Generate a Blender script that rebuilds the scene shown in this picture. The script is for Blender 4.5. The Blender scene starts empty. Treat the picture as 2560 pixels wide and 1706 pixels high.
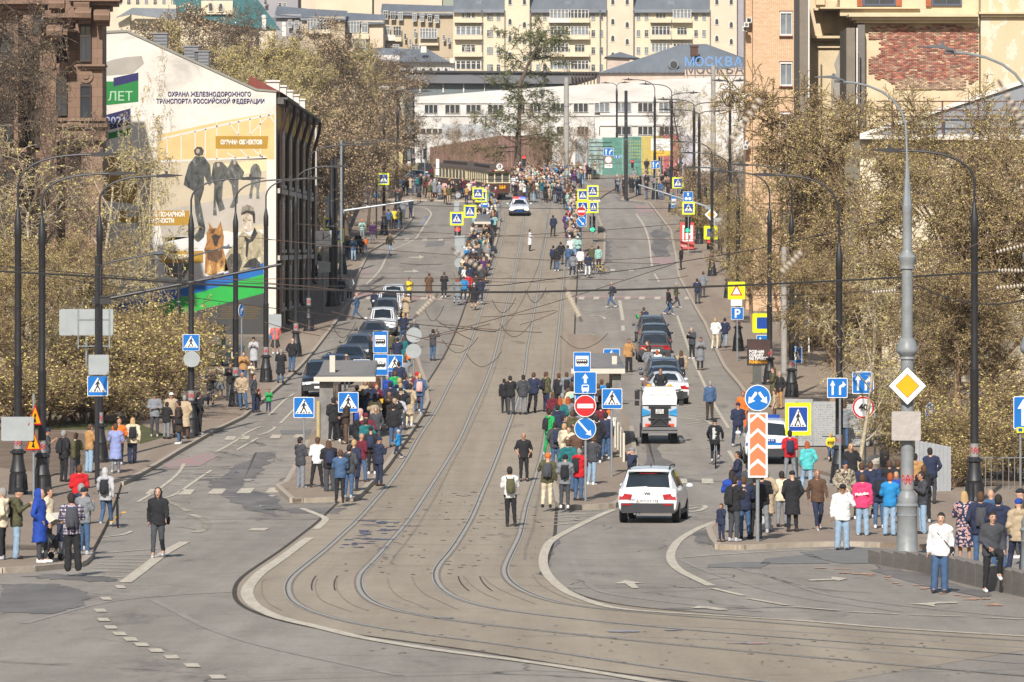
import bpy,bmesh,math,random
import numpy as np
from mathutils import Vector,Matrix,Euler
random.seed(7)
C=bpy.context.scene.collection
R=math.radians
PI=math.pi
F=13000.0
HY=620.0
CZ=20.0
cam=bpy.data.cameras.new('camera');camo=bpy.data.objects.new('camera',cam);C.objects.link(camo)
camo.location=(0,0,CZ);camo.rotation_euler=(R(90),0,0)
cam.sensor_width=36;cam.lens=36*F/2560;cam.shift_y=-(853-HY)/2560
cam.clip_start=1;cam.clip_end=6000
cam.dof.use_dof=True;cam.dof.focus_distance=200;cam.dof.aperture_fstop=7.1
sc=bpy.context.scene;sc.camera=camo
w=bpy.data.worlds.new('World');sc.world=w;w.use_nodes=True
nt=w.node_tree;sky=nt.nodes.new('ShaderNodeTexSky');sky.sky_type='NISHITA';sky.sun_disc=False
SUN_EL,SUN_AZ=R(36),R(189)
sky.sun_elevation=SUN_EL;sky.sun_rotation=SUN_AZ;sky.air_density=1.2;sky.dust_density=1.5
nt.links.new(sky.outputs[0],nt.nodes['Background'].inputs[0]);nt.nodes['Background'].inputs[1].default_value=0.078
sd=bpy.data.lights.new('sun','SUN');sun=bpy.data.objects.new('sun',sd);C.objects.link(sun)
sd.energy=5.0;sd.angle=R(0.6);sd.color=(1.0,0.945,0.875)
sv=Vector((math.sin(SUN_AZ)*math.cos(SUN_EL),math.cos(SUN_AZ)*math.cos(SUN_EL),math.sin(SUN_EL)))
sun.rotation_euler=sv.to_track_quat('Z','Y').to_euler();sun.location=(0,0,80)
sc.view_settings.view_transform='Standard';sc.view_settings.look='None'
sc.view_settings.exposure=0.34;sc.view_settings.gamma=1
sc.cycles.max_bounces=5;sc.cycles.diffuse_bounces=2;sc.cycles.glossy_bounces=2
sc.cycles.transmission_bounces=3;sc.cycles.transparent_max_bounces=6
sc.cycles.caustics_reflective=False;sc.cycles.caustics_refractive=False
_D=[30,79,111,124,138,156,175,187,201,222,250,280,300,337,356,382,409,433,459,487,531,591,650]
_H=[5.2,6.6,7.4,7.7,8.0,8.33,8.42,8.35,8.05,7.6,7.1,6.55,6.0,4.7,3.75,2.1,.45,-1.,-2.8,-4.75,-6.4,-8.4,-10.2]
_xs=np.arange(30,651,1.0);_hs=np.interp(_xs,_D,_H)
_k=np.hanning(23);_k/=_k.sum()
_hp=np.concatenate([_hs[0]-(_hs[1]-_hs[0])*np.arange(11,0,-1),_hs,_hs[-1]+(_hs[-1]-_hs[-2])*np.arange(1,12)])
_hs=np.convolve(_hp,_k,'valid')
ST=np.array(list(range(30,200,2))+list(range(200,650,4))+[650.0])
SH=CZ-np.interp(ST,_xs,_hs)
def gz(y):
 if y>650:return float(SH[-1])
 if y<30:return float(SH[0])
 return float(np.interp(y,ST,SH))
def sc_(y):return F/y
_TY=np.arange(30,660,0.5);_TZ=np.array([gz(v)for v in _TY])
def G(px,py,off=0.0):
 """ground point seen at a photo pixel (off = height above the ground)"""
 yy=HY+F*(CZ-_TZ-off)/_TY
 i=np.nonzero((yy[:-1]>=py)&(yy[1:]<py))[0]
 if len(i)==0:
  Y=30.0 if py>yy[0]else 655.0
 else:
  i=i[0];t=(yy[i]-py)/(yy[i]-yy[i+1]);Y=_TY[i]+0.5*t
 return Vector(((px-1280)*Y/F,Y,gz(Y)+off))
def W(px,py,D):return Vector(((px-1280)*D/F,D,CZ-(py-HY)*D/F))
def on(x,y,off=0.0):return Vector((x,y,gz(y)+off))
def lin(c):
 c=c/255.0
 return c/12.92 if c<=.04045 else((c+.055)/1.055)**2.4
KA=0.74
def col(r,g,b):return(lin(r)*KA,lin(g)*KA,lin(b)*KA,1)
_M={}
def mat(name,rgb,rough=.8,metal=0,var=.12,scale=3.0,bump=0.0,bscale=None,coat=0,emit=0,detail=4,spec=.4,vec=(1,1,1)):
 if name in _M:return _M[name]
 m=bpy.data.materials.new(name);m.use_nodes=True;n=m.node_tree.nodes;l=m.node_tree.links
 b=n['Principled BSDF'];c=col(*rgb);b.inputs['Base Color'].default_value=c
 b.inputs['Roughness'].default_value=rough;b.inputs['Metallic'].default_value=metal
 b.inputs['Specular IOR Level'].default_value=spec
 if coat:b.inputs['Coat Weight'].default_value=coat;b.inputs['Coat Roughness'].default_value=.08
 if emit:b.inputs['Emission Color'].default_value=c;b.inputs['Emission Strength'].default_value=emit
 if var or bump:
  tc=n.new('ShaderNodeTexCoord');mp=n.new('ShaderNodeMapping');mp.inputs['Scale'].default_value=vec
  l.new(tc.outputs['Object'],mp.inputs[0])
  nz=n.new('ShaderNodeTexNoise');nz.inputs['Scale'].default_value=scale;nz.inputs['Detail'].default_value=detail
  nz.inputs['Roughness'].default_value=.65
  l.new(mp.outputs[0],nz.inputs['Vector'])
  if var:
   cr=n.new('ShaderNodeValToRGB');e=cr.color_ramp.elements
   e[0].position=.3;e[1].position=.7
   e[0].color=tuple(x*(1-var)for x in c[:3])+(1,);e[1].color=tuple(min(1,x*(1+var))for x in c[:3])+(1,)
   l.new(nz.outputs[0],cr.inputs[0]);l.new(cr.outputs[0],b.inputs['Base Color'])
  if bump:
   bn=n.new('ShaderNodeBump');bn.inputs['Strength'].default_value=bump;bn.inputs['Distance'].default_value=.03
   n2=n.new('ShaderNodeTexNoise');n2.inputs['Scale'].default_value=bscale or scale*4;n2.inputs['Detail'].default_value=3
   l.new(mp.outputs[0],n2.inputs['Vector'])
   l.new(n2.outputs[0],bn.inputs['Height']);l.new(bn.outputs[0],b.inputs['Normal'])
 _M[name]=m;return m
class N:
 """small node-graph writer"""
 def __init__(s,name,rough=.85):
  s.m=bpy.data.materials.new(name);s.m.use_nodes=True;s.n=s.m.node_tree.nodes;s.l=s.m.node_tree.links
  s.b=s.n['Principled BSDF'];s.b.inputs['Roughness'].default_value=rough
  s.tc=s.n.new('ShaderNodeTexCoord').outputs['Object'];_M[name]=s.m
 def vec(s,sx,sy,sz,rot=0,src=None):
  m=s.n.new('ShaderNodeMapping');m.inputs['Scale'].default_value=(sx,sy,sz);m.inputs['Rotation'].default_value=(0,0,rot)
  s.l.new(src or s.tc,m.inputs[0]);return m.outputs[0]
 def noise(s,scale,detail=4,v=None,rough=.6,dist=0):
  t=s.n.new('ShaderNodeTexNoise');t.inputs['Scale'].default_value=scale;t.inputs['Detail'].default_value=detail
  t.inputs['Roughness'].default_value=rough;t.inputs['Distortion'].default_value=dist
  s.l.new(v or s.tc,t.inputs['Vector']);return t.outputs[0]
 def warp(s,amt,scale,src=None):
  t=s.n.new('ShaderNodeTexNoise');t.inputs['Scale'].default_value=scale;t.inputs['Detail'].default_value=3
  s.l.new(src or s.tc,t.inputs['Vector'])
  m=s.n.new('ShaderNodeVectorMath');m.operation='MULTIPLY_ADD';m.inputs[1].default_value=(amt,amt,amt)
  s.l.new(t.outputs['Color'],m.inputs[0]);s.l.new(src or s.tc,m.inputs[2]);return m.outputs[0]
 def vor(s,scale,v=None,feat='DISTANCE_TO_EDGE'):
  t=s.n.new('ShaderNodeTexVoronoi');t.feature=feat;t.inputs['Scale'].default_value=scale
  s.l.new(v or s.tc,t.inputs['Vector']);return t.outputs['Distance' if feat!='F1c' else 'Color']
 def ramp(s,f,*st):
  r=s.n.new('ShaderNodeValToRGB');e=r.color_ramp.elements
  while len(e)<len(st):e.new(.5)
  for i,(p,c)in enumerate(st):
   e[i].position=p;e[i].color=(c,c,c,1)if isinstance(c,(int,float))else(c if len(c)==4 else col(*c))
  s.l.new(f,r.inputs[0]);return r.outputs[0]
 def mix(s,f,a,b,mode='MIX'):
  m=s.n.new('ShaderNodeMix');m.data_type='RGBA';m.blend_type=mode
  for i,v in((0,f),(6,a),(7,b)):
   if isinstance(v,(int,float)):m.inputs[i].default_value=v
   elif isinstance(v,tuple):m.inputs[i].default_value=v if len(v)==4 else col(*v)
   else:s.l.new(v,m.inputs[i])
  return m.outputs[2]
 def math(s,op,a,b=0):
  m=s.n.new('ShaderNodeMath');m.operation=op
  for i,v in((0,a),(1,b)):
   if isinstance(v,(int,float)):m.inputs[i].default_value=v
   else:s.l.new(v,m.inputs[i])
  return m.outputs[0]
 def out(s,c,rough=None,bump=None,bs=.3,bd=.03):
  s.l.new(c,s.b.inputs['Base Color'])
  if rough is not None:s.l.new(rough,s.b.inputs['Roughness'])
  if bump is not None:
   b=s.n.new('ShaderNodeBump');b.inputs['Strength'].default_value=bs;b.inputs['Distance'].default_value=bd
   s.l.new(bump,b.inputs['Height']);s.l.new(b.outputs[0],s.b.inputs['Normal'])
  return s.m
class MB:
 def __init__(s):s.v=[];s.f=[];s.m=[];s.mats=[]
 def _mi(s,m):
  if m is None:return 0
  if m not in s.mats:s.mats.append(m)
  return s.mats.index(m)
 def add(s,vs,fs,m=None):
  k=len(s.v);s.v.extend([tuple(v)for v in vs]);i=s._mi(m)
  for f in fs:s.f.append(tuple(a+k for a in f));s.m.append(i)
  return s
 def box(s,x0,x1,y0,y1,z0,z1,m=None,M=None):
  vs=[(x,y,z)for z in(z0,z1)for y in(y0,y1)for x in(x0,x1)]
  if M is not None:vs=[M@Vector(v)for v in vs]
  return s.add(vs,[(0,2,3,1),(4,5,7,6),(0,1,5,4),(2,6,7,3),(0,4,6,2),(1,3,7,5)],m)
 def cbox(s,c,d,m=None,M=None):
  return s.box(c[0]-d[0]/2,c[0]+d[0]/2,c[1]-d[1]/2,c[1]+d[1]/2,c[2]-d[2]/2,c[2]+d[2]/2,m,M)
 def quad(s,a,b,c,d,m=None):return s.add([a,b,c,d],[(0,1,2,3)],m)
 def tube(s,pts,rad,n=6,m=None,cap=True,sq=1.0):
  pts=[Vector(p)for p in pts];k=len(pts)
  if not hasattr(rad,'__len__'):rad=[rad]*k
  vs=[];up=None
  for i,p in enumerate(pts):
   d=(pts[min(i+1,k-1)]-pts[max(i-1,0)])
   if d.length<1e-9:d=Vector((0,0,1))
   d.normalize()
   if up is None:
    up=Vector((0,1,0))if abs(d.y)<.9 else Vector((1,0,0))
   u=d.cross(up)
   if u.length<1e-6:u=d.orthogonal()
   u.normalize();up2=u.cross(d).normalized()
   up=up2
   for j in range(n):
    a=2*PI*j/n
    vs.append(p+(u*math.cos(a)*sq+up2*math.sin(a))*rad[i])
  fs=[(i*n+j,i*n+(j+1)%n,(i+1)*n+(j+1)%n,(i+1)*n+j)for i in range(k-1)for j in range(n)]
  if cap:fs+=[tuple(range(n-1,-1,-1)),tuple((k-1)*n+j for j in range(n))]
  return s.add(vs,fs,m)
 def lathe(s,prof,n=12,c=(0,0,0),m=None,sy=1.0):
  vs=[(c[0]+r*math.cos(2*PI*j/n),c[1]+r*sy*math.sin(2*PI*j/n),c[2]+z)for r,z in prof for j in range(n)]
  k=len(prof)
  fs=[(i*n+j,i*n+(j+1)%n,(i+1)*n+(j+1)%n,(i+1)*n+j)for i in range(k-1)for j in range(n)]
  fs+=[tuple(range(n-1,-1,-1)),tuple((k-1)*n+j for j in range(n))]
  return s.add(vs,fs,m)
 def prism(s,poly,y0,y1,m=None,M=None):
  """polygon in x,z pushed from y0 to y1"""
  n=len(poly);vs=[(p[0],y0,p[1])for p in poly]+[(p[0],y1,p[1])for p in poly]
  if M is not None:vs=[M@Vector(v)for v in vs]
  fs=[tuple(range(n)),tuple(range(2*n-1,n-1,-1))]+[(j,j+n,(j+1)%n+n,(j+1)%n)for j in range(n)]
  return s.add(vs,fs,m)
 def ball(s,c,r,n=8,k=5,m=None):
  rr=r if hasattr(r,'__len__')else(r,r,r)
  vs=[(c[0],c[1],c[2]-rr[2])]
  for i in range(1,k):
   a=-PI/2+PI*i/k
   for j in range(n):vs.append((c[0]+rr[0]*math.cos(a)*math.cos(2*PI*j/n),c[1]+rr[1]*math.cos(a)*math.sin(2*PI*j/n),c[2]+rr[2]*math.sin(a)))
  vs.append((c[0],c[1],c[2]+rr[2]));t=len(vs)-1
  fs=[(0,1+(j+1)%n,1+j)for j in range(n)]
  fs+=[(1+i*n+j,1+i*n+(j+1)%n,1+(i+1)*n+(j+1)%n,1+(i+1)*n+j)for i in range(k-2)for j in range(n)]
  fs+=[(1+(k-2)*n+j,1+(k-2)*n+(j+1)%n,t)for j in range(n)]
  return s.add(vs,fs,m)
 def mesh(s,name,mats=None,smooth=False):
  me=bpy.data.meshes.new(name);me.from_pydata(s.v,[],s.f)
  for m in(mats or s.mats):me.materials.append(m)
  if len(s.mats)>1:me.polygons.foreach_set('material_index',s.m)
  if smooth:
   me.polygons.foreach_set('use_smooth',[True]*len(me.polygons))
   try:me.set_sharp_from_angle(angle=R(40))
   except Exception:pass
  me.update();return me
 def build(s,name,m=None,parent=None,smooth=False,loc=None,rot=None):
  me=s.mesh(name,[m]if m is not None and not s.mats else None,smooth)
  return ob(name,me,parent,loc,rot)
def ob(name,me,parent=None,loc=None,rot=None):
 o=bpy.data.objects.new(name,me);C.objects.link(o)
 if parent is not None:o.parent=parent
 if loc is not None:o.location=loc
 if rot is not None:o.rotation_euler=rot
 return o
def tag(o,label=None,cat=None,group=None,kind=None):
 if label:o['label']=label
 if cat:o['category']=cat
 if group:o['group']=group
 if kind:o['kind']=kind
 return o
def empty(name,loc=(0,0,0),rz=0,label=None,cat=None,group=None):
 o=ob(name,None,None,loc,(0,0,rz));o.empty_display_size=.3
 return tag(o,label,cat,group)
def copy_tree(o,loc=None,rz=None,label=None,group=None,parent=None,scale=None):
 c=o.copy();C.objects.link(c)
 if parent is not None:c.parent=parent
 for ch in list(o.children):copy_tree(ch,parent=c)
 if loc is not None:c.location=loc
 if rz is not None:c.rotation_euler=(0,0,rz)
 if scale is not None:c.scale=scale if hasattr(scale,'__len__')else(scale,)*3
 if label:c['label']=label
 if group:c['group']=group
 return c
_ts=bpy.data.scenes.new('bench');_tv=_ts.view_layers[0]
def evalm(o):
 _ts.collection.objects.link(o);_tv.update();me=bpy.data.meshes.new_from_object(o.evaluated_get(_tv.depsgraph));bpy.data.objects.remove(o);return me
def text_mesh(txt,size,m,ext=0.004,align='CENTER',bold=0.0,sx=1.0):
 cu=bpy.data.curves.new('t','FONT');cu.body=txt;cu.size=size;cu.align_x=align;cu.align_y='CENTER'
 cu.extrude=ext;cu.resolution_u=2;cu.offset=bold
 me=evalm(bpy.data.objects.new('t',cu));bpy.data.curves.remove(cu)
 me.materials.clear();me.materials.append(m)
 if sx!=1.0:me.transform(Matrix.Diagonal((sx,1,1,1)))
 me.name='lettering'
 return me
def put_text(txt,size,m,loc,parent=None,rz=0,ext=.004,bold=0,align='CENTER',name='lettering',sx=1.0,rx=90,ry=0):
 """lettering standing upright and facing -Y (towards the street's lower end)"""
 me=text_mesh(txt,size,m,ext,align,bold,sx)
 return ob(name,me,parent,loc,(R(rx),R(ry),rz))
def asphalt(name,base,blot=.15,crack=.9,warm=0,tile=None):
 g=N(name,.9);c=col(*base);d=tuple(x*(1-blot*1.4)for x in c[:3])+(1,);h=tuple(x*(1+blot)for x in c[:3])+(1,)
 big=g.noise(.12,5,g.vec(1,.35,1));mid=g.noise(1.1,6,g.vec(1,.3,1),.7);fine=g.noise(14,6,None,.8);trk=g.noise(.9,3,g.vec(1,.02,1))
 a=g.ramp(big,(.32,d),(.7,h));a=g.mix(.55,a,g.ramp(mid,(.3,d),(.7,h)))
 a=g.mix(.6,a,g.ramp(fine,(.35,(60,58,56)),(.65,(205,202,196))),'SOFT_LIGHT');a=g.mix(.5,a,g.ramp(trk,(.35,(96,94,92)),(.65,(176,174,170))),'SOFT_LIGHT')
 w_=g.warp(1.2,.35);e=g.vor(.16,w_);cr=g.ramp(e,(0.0,1.0),(.009,.0))
 msk=g.ramp(g.noise(.06,3),(.45,0.0),(.6,1.0));cr=g.math('MULTIPLY',cr,msk)
 a=g.mix(g.math('MULTIPLY',cr,crack),a,(44,41,38))
 st=g.ramp(g.noise(.35,6,g.vec(1,.25,1,.2),.75),(.60,0.0),(.68,1.0))
 a=g.mix(g.math('MULTIPLY',st,.42),a,(66,62,60))
 return g.out(a,None,fine,.25,.01)
M_ASPH=asphalt('asphalt',(192,185,176));M_CONC=asphalt('tram_concrete',(201,189,172),.09,.35)
M_PAVE=asphalt('pavement_asphalt',(194,178,161),.08,.5);M_DIRT=mat('dirt',(128,110,92),.95,var=.3,scale=.8,bump=.4,bscale=6)
M_GRASS=mat('verge_grass',(92,92,52),.95,var=.35,scale=1.5,bump=.5,bscale=10)
M_KERB=mat('kerb_stone',(186,173,156),.85,var=.22,scale=2.2,bump=.25,bscale=18)
M_PAINT=N('road_paint',.7)
M_PAINT=M_PAINT.out(M_PAINT.mix(M_PAINT.ramp(M_PAINT.noise(5,6,M_PAINT.vec(1,.35,1),.8),(.36,.0),(.62,1.0)),(190,178,158),(226,216,196)))
M_PINK=N('worn_pink_paint',.8)
M_PINK=M_PINK.out(M_PINK.mix(M_PINK.ramp(M_PINK.noise(2.5,6,M_PINK.vec(1,.3,1),.8),(.4,0.0),(.6,1.0)),(160,152,146),(182,142,136)))
M_TAR=mat('tar_patch',(132,130,126),.8,var=.18,scale=1.5,bump=.2,bscale=20)
M_DAMP=mat('damp_asphalt',(126,119,113),.6,var=.3,scale=1.0,vec=(1,.3,1))
M_RAIL=mat('rail_steel',(182,178,170),.6,.1,var=.15,scale=6)
M_GROOVE=mat('rail_groove',(140,126,108),.95,var=.35,scale=3)
M_SEAM=mat('joint_tar',(74,65,56),.95,var=.3,scale=2)
M_WATER=mat('standing_water_sky_tint',(118,132,172),.12,var=0,spec=.8)  # blue base colour paints in the sky mirrored by the puddles
def sheet(poly,off,m,name,parent=None,kind='structure',world=False,thick=0.0,dense=False):
 """a flat piece of ground laid along the profile; poly in photo pixels (or world x,y)"""
 P=[Vector((p[0],p[1]))for p in poly]if world else[G(p[0],p[1],off).to_2d()for p in poly]
 bm=bmesh.new();vs=[bm.verts.new((p.x,p.y,0))for p in P];f=bm.faces.new(vs)
 if f.normal.z<0:bmesh.ops.reverse_faces(bm,faces=[f])
 bm.normal_update()
 if bm.faces[:][0].normal.z<0:bmesh.ops.reverse_faces(bm,faces=bm.faces[:])
 bmesh.ops.triangulate(bm,faces=bm.faces[:])
 y0=min(p.y for p in P);y1=max(p.y for p in P)
 for s in ST:
  if y0<s<y1:
   bmesh.ops.bisect_plane(bm,geom=bm.verts[:]+bm.edges[:]+bm.faces[:],plane_co=(0,s,0),plane_no=(0,1,0),dist=1e-4)
 bmesh.ops.dissolve_degenerate(bm,dist=1e-4,edges=bm.edges[:])
 if thick:
  e=[x for x in bm.edges if len(x.link_faces)==1]
  r=bmesh.ops.extrude_edge_only(bm,edges=e);lo={v for v in r['geom']if isinstance(v,bmesh.types.BMVert)}
  for v in bm.verts:v.co.z=gz(v.co.y)+(-.3 if v in lo else off)
 else:
  for v in bm.verts:v.co.z=gz(v.co.y)+off
 bmesh.ops.recalc_face_normals(bm,faces=bm.faces[:])if thick else None
 me=bpy.data.meshes.new(name);bm.to_mesh(me);bm.free()
 if not thick:
  pass
 me.materials.append(m);o=ob(name,me,parent)
 if parent is None and kind:o['kind']=kind
 return o
def cr(pts,n=6):
 """Catmull-Rom through pixel points"""
 P=[Vector(p[:2])for p in pts];P=[P[0]*2-P[1]]+P+[P[-1]*2-P[-2]];out=[]
 for i in range(1,len(P)-2):
  a,b,c,d=P[i-1:i+3]
  for k in range(n):
   t=k/n
   out.append(.5*((2*b)+(c-a)*t+(2*a-5*b+4*c-d)*t*t+(3*b-a-3*c+d)*t**3))
 out.append(P[-2]);return out
def resamp(W_,step):
 out=[W_[0]];acc=0
 for a,b in zip(W_,W_[1:]):
  L=(b-a).length
  while acc+L>=step and L>1e-9:
   t=(step-acc)/L;a=a.lerp(b,t);out.append(a.copy());L=(b-a).length;acc=0
  acc+=L
 out.append(W_[-1]);return out
def smooth_w(W_,k=3,it=2):
 for _ in range(it):
  W_=[W_[0]]+[(W_[i-1]+W_[i]*2+W_[i+1])/4 for i in range(1,len(W_)-1)]+[W_[-1]]
 return W_
def path(pts,n=6,step=1.0,sm=2,off=0.0):
 w_=[G(p[0],p[1],off).to_2d()for p in(cr(pts,n)if n else[Vector(p)for p in pts])]
 return smooth_w(resamp(w_,step),it=sm)
def ribbon(P,width,off,mb,m=None,side=0.0):
 """strip along world path P (2d) that follows the ground"""
 Q=[]
 for i,p in enumerate(P):
  d=(P[min(i+1,len(P)-1)]-P[max(i-1,0)])
  if d.length<1e-9:continue
  d.normalize();nn=Vector((-d.y,d.x))
  c=p+nn*side;Q.append((c+nn*width/2,c-nn*width/2))
 vs=[];fs=[]
 rows=[]
 for(a0,b0),(a1,b1)in zip(Q,Q[1:]):
  ts={0.0}
  lo,hi=sorted((a0.y,a1.y))
  for s in ST[(ST>lo)&(ST<hi)]:ts.add((s-a0.y)/(a1.y-a0.y))
  for t in sorted(ts):rows.append((a0.lerp(a1,t),b0.lerp(b1,t)))
 rows.append(Q[-1])
 for a,b in rows:vs+=[on(a.x,a.y,off),on(b.x,b.y,off)]
 fs=[(2*i,2*i+1,2*i+3,2*i+2)for i in range(len(rows)-1)]
 mb.add(vs,fs,m)
xs_=[-900,-400,-200,-120]+list(range(-80,81,8))+[120,200,400,900]
ys_=[-60.0]+list(ST)+[750,1000,1500,3000]
vs=[(x,y,gz(y))for y in ys_ for x in xs_];nx=len(xs_)
fs=[(j*nx+i,j*nx+i+1,(j+1)*nx+i+1,(j+1)*nx+i)for j in range(len(ys_)-1)for i in range(nx-1)]
MB().add(vs,fs).build('ground',M_ASPH)['kind']='structure'
RL=[
[(1130,478),(1190,489),(1232,503),(1257,518),(1263,534),(1260,578),(1246,630),(1230,687),(1211,751),(1189,824),(1160,895),(1122,966),(1088,1033),(1052,1087),(1016,1151),(976,1208),(937,1254),(895,1301),(856,1338),(812,1378),(768,1413),(736,1440),(722,1461),(724,1487),(739,1509),(777,1528),(831,1546),(895,1561),(959,1573),(1118,1595),(1246,1610),(1344,1624),(1471,1643),(1599,1665),(1758,1685),(1918,1706),(2100,1728)],
[(1160,474),(1225,483),(1275,497),(1304,514),(1311,537),(1297,620),(1284,687),(1262,776),(1237,885),(1213,955),(1182,1023),(1150,1096),(1113,1160),(1072,1224),(1022,1300),(966,1365),(927,1408),(902,1432),(894,1456),(902,1484),(927,1506),(971,1524),(1023,1536),(1086,1547),(1182,1560),(1280,1571),(1423,1585),(1551,1601),(1662,1611),(1886,1632),(2200,1660),(2600,1694)],
[(1190,471),(1260,479),(1310,493),(1345,512),(1362,534),(1368,559),(1364,600),(1355,655),(1348,703),(1340,751),(1330,812),(1318,876),(1312,930),(1294,1004),(1265,1087),(1239,1157),(1208,1230),(1178,1300),(1134,1372),(1102,1410),(1091,1432),(1095,1458),(1115,1480),(1150,1499),(1227,1522),(1340,1537),(1455,1550),(1567,1561),(1694,1574),(1860,1587),(2083,1604),(2287,1619),(2600,1640)],
[(1220,468),(1290,475),(1345,487),(1385,505),(1406,530),(1416,560),(1416,600),(1412,640),(1408,703),(1403,751),(1396,825),(1388,890),(1380,959),(1358,1115),(1341,1183),(1315,1262),(1306,1302),(1296,1342),(1272,1391),(1259,1423),(1264,1446),(1290,1470),(1345,1495),(1423,1516),(1599,1533),(1758,1545),(1980,1562),(2243,1584),(2600,1606)],
]
RP=[path(r,6,1.0,8)for r in RL]
def offs(P,d):
 out=[]
 for i,p in enumerate(P):
  t=(P[min(i+1,len(P)-1)]-P[max(i-1,0)]).normalized();out.append(p+Vector((-t.y,t.x))*d)
 return out
mb=MB()
for a,b in((RP[0],RP[1]),(RP[2],RP[3])):
 pass
def between(A,B,n=170):
 def at(P,t):
  k=t*(len(P)-1);i=min(int(k),len(P)-2);return P[i].lerp(P[i+1],k-i)
 return[(at(A,t/n),at(B,t/n))for t in range(n+1)]
A_=resamp(offs(RP[0],-1.15),1.0);B_=resamp(offs(RP[3],1.0),1.0)
A_=[p for p in A_ if p.y<470];B_=[p for p in B_ if p.y<470]
poly=A_[::2]+B_[::-2]
sheet([(p.x,p.y)for p in poly],.004,M_CONC,'tram_track_bed',world=True)
for i,P in enumerate(RP):
 root=MB();ribbon(P,.19,.008,root);ribbon(P,.05,.0095,root,M_SEAM,side=.085 if i%2 else-.085);root.mats.insert(0,M_GROOVE);root.m=[0 if k<len(root.m)/2 else 1 for k in range(len(root.m))];root.mats=[M_GROOVE,M_SEAM];g_=root.build('rail_groove');g_['kind']='structure'
 mb=MB();ribbon(P,.08,.012,mb);ribbon(P,.035,.0125,mb,side=.1 if i%2 else-.1)
 o=mb.build('rail',M_RAIL,g_)
mb=MB()
for P,d in((RP[0],-1.18),(RP[3],1.02)):ribbon(offs(P,d),.10,.009,mb)
for i,d in((0,.5),(0,1.0),(2,.5),(2,1.0)):
 Q=[p for p in offs(RP[i],-d if False else d)if 112<p.y<121]
 if len(Q)>3:ribbon(Q,.035,.009,mb)
for yy in list(range(120,460,7)):
 a=min(RP[0],key=lambda p:abs(p.y-yy));b=min(RP[3],key=lambda p:abs(p.y-yy))
 if yy<125:continue
 ribbon([Vector((a.x-1.0,yy)),Vector((b.x+.9,yy+.1))],.035,.006,mb)
mb.build('slab_joints',M_SEAM)['kind']='structure'
mb=MB()
for pts in([(793,1448),(788,1470),(800,1498),(830,1514),(880,1531)],[(841,1447),(843,1475),(862,1500),(890,1517),(924,1529)],
   [(968,1444),(975,1470),(1000,1495),(1040,1511),(1072,1526)],[(1030,1443),(1040,1465),(1065,1488),(1105,1507),(1146,1526)],
   [(1158,1441),(1180,1465),(1210,1485),(1250,1502)],[(1206,1440),(1225,1460),(1265,1482),(1340,1512)],
   [(1331,1437),(1350,1462),(1390,1485),(1450,1508),(1530,1519)],[(724,1445),(664,1449),(655,1462),(657,1490),(675,1512),(705,1528)]):
 ribbon(path(pts,6,.6,1),.028,.010,mb)
mb.build('bend_joints',mat('bend_joint',(146,134,118),.95,var=.3))['kind']='structure'
LINES=MB()
def line(pts,w_=.12,n=6,step=.8,sm=2,mb=None):ribbon(path(pts,n,step,sm),w_,.016,mb or LINES)
line([(776,1346),(764,1352),(704,1397),(659,1428),(637,1448),(622,1468),(617,1484),(624,1502),(644,1521),(697,1546),(799,1570),(895,1594),(1022,1616),(1150,1635),(1280,1651),(1407,1669),(1535,1690),(1660,1711),(1800,1738)],.27)
line([(755,1272),(800,1290),(815,1300),(790,1324)],.22,3)
line([(1535,1275),(1490,1294),(1420,1329),(1380,1352),(1366,1370),(1358,1397),(1362,1426),(1382,1454),(1414,1479),(1458,1499),(1503,1514),(1554,1525),(1704,1536),(1822,1542),(1980,1552),(2051,1557),(2211,1571),(2400,1583),(2600,1595)],.23)
line([(1797,1303),(1760,1316),(1726,1333),(1694,1356),(1677,1386),(1682,1410),(1707,1432),(1777,1466)],.23)
for a,b in(((1781,1472),(1859,1491)),((1873,1498),(1969,1515)),((1988,1519),(2098,1528)),((2121,1531),(2246,1537)),((2275,1539),(2416,1543)),((2453,1545),(2580,1551))):
 line([a,b],.16,0)
line([(1695,1396),(1860,1384),(1980,1377),(2179,1371)],.12)
line([(462,1356),(411,1384),(351,1429),(312,1458)],.3)
for x,y in((301,1467),(265,1496),(251,1526),(259,1549),(277,1568),(299,1584),(327,1598),(354,1611),(390,1626),(429,1642),(480,1663),(544,1692)):
 k=(y-1300)/400;a_=6+13*k;b_=2.6+2.2*k;sheet([(x-a_-b_,y-b_),(x+a_-b_,y-b_),(x+a_+b_,y+b_),(x-a_+b_,y+b_)],.016,M_PAINT,'lane_dash')
for i,(a,b)in enumerate([((255,1384),(420,1371)),((275,1390),(400,1389)),((270,1398),(380,1400)),((255,1405),(370,1407)),((245,1412),(358,1416)),((235,1421),(345,1423)),((230,1428),(335,1432)),((160,1437),(320,1445))]):
 line([a,b],.13,0)
for y,a,b in((1271,1392,1525),(1278,1390,1505),(1286,1388,1488),(1293,1385,1470),(1302,1383,1455),(1311,1380,1440)):line([(a,y+3),(b,y-2)],.14,0)
for pts in([(412,1249),(427,1257),(442,1264),(457,1272),(470,1278)],[(480,1288),(495,1293),(507,1300),(515,1309),(514,1318),(505,1326),(492,1332)]):
 for p in cr(pts,3):line([(p[0]-6,p[1]+.7),(p[0]+6,p[1]-.7)],.3,0)
line([(221,1347),(300,1340),(330,1329)],.13)
for x0,y0 in((640,1328),(0+3,1328)):line([(x0,y0),(x0+12,y0-6)],.5,0)
line([(345,1256),(400,1222),(445,1185),(460,1160)],.13);line([(357,1256),(432,1240),(500,1195),(530,1176)],.13)
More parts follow.
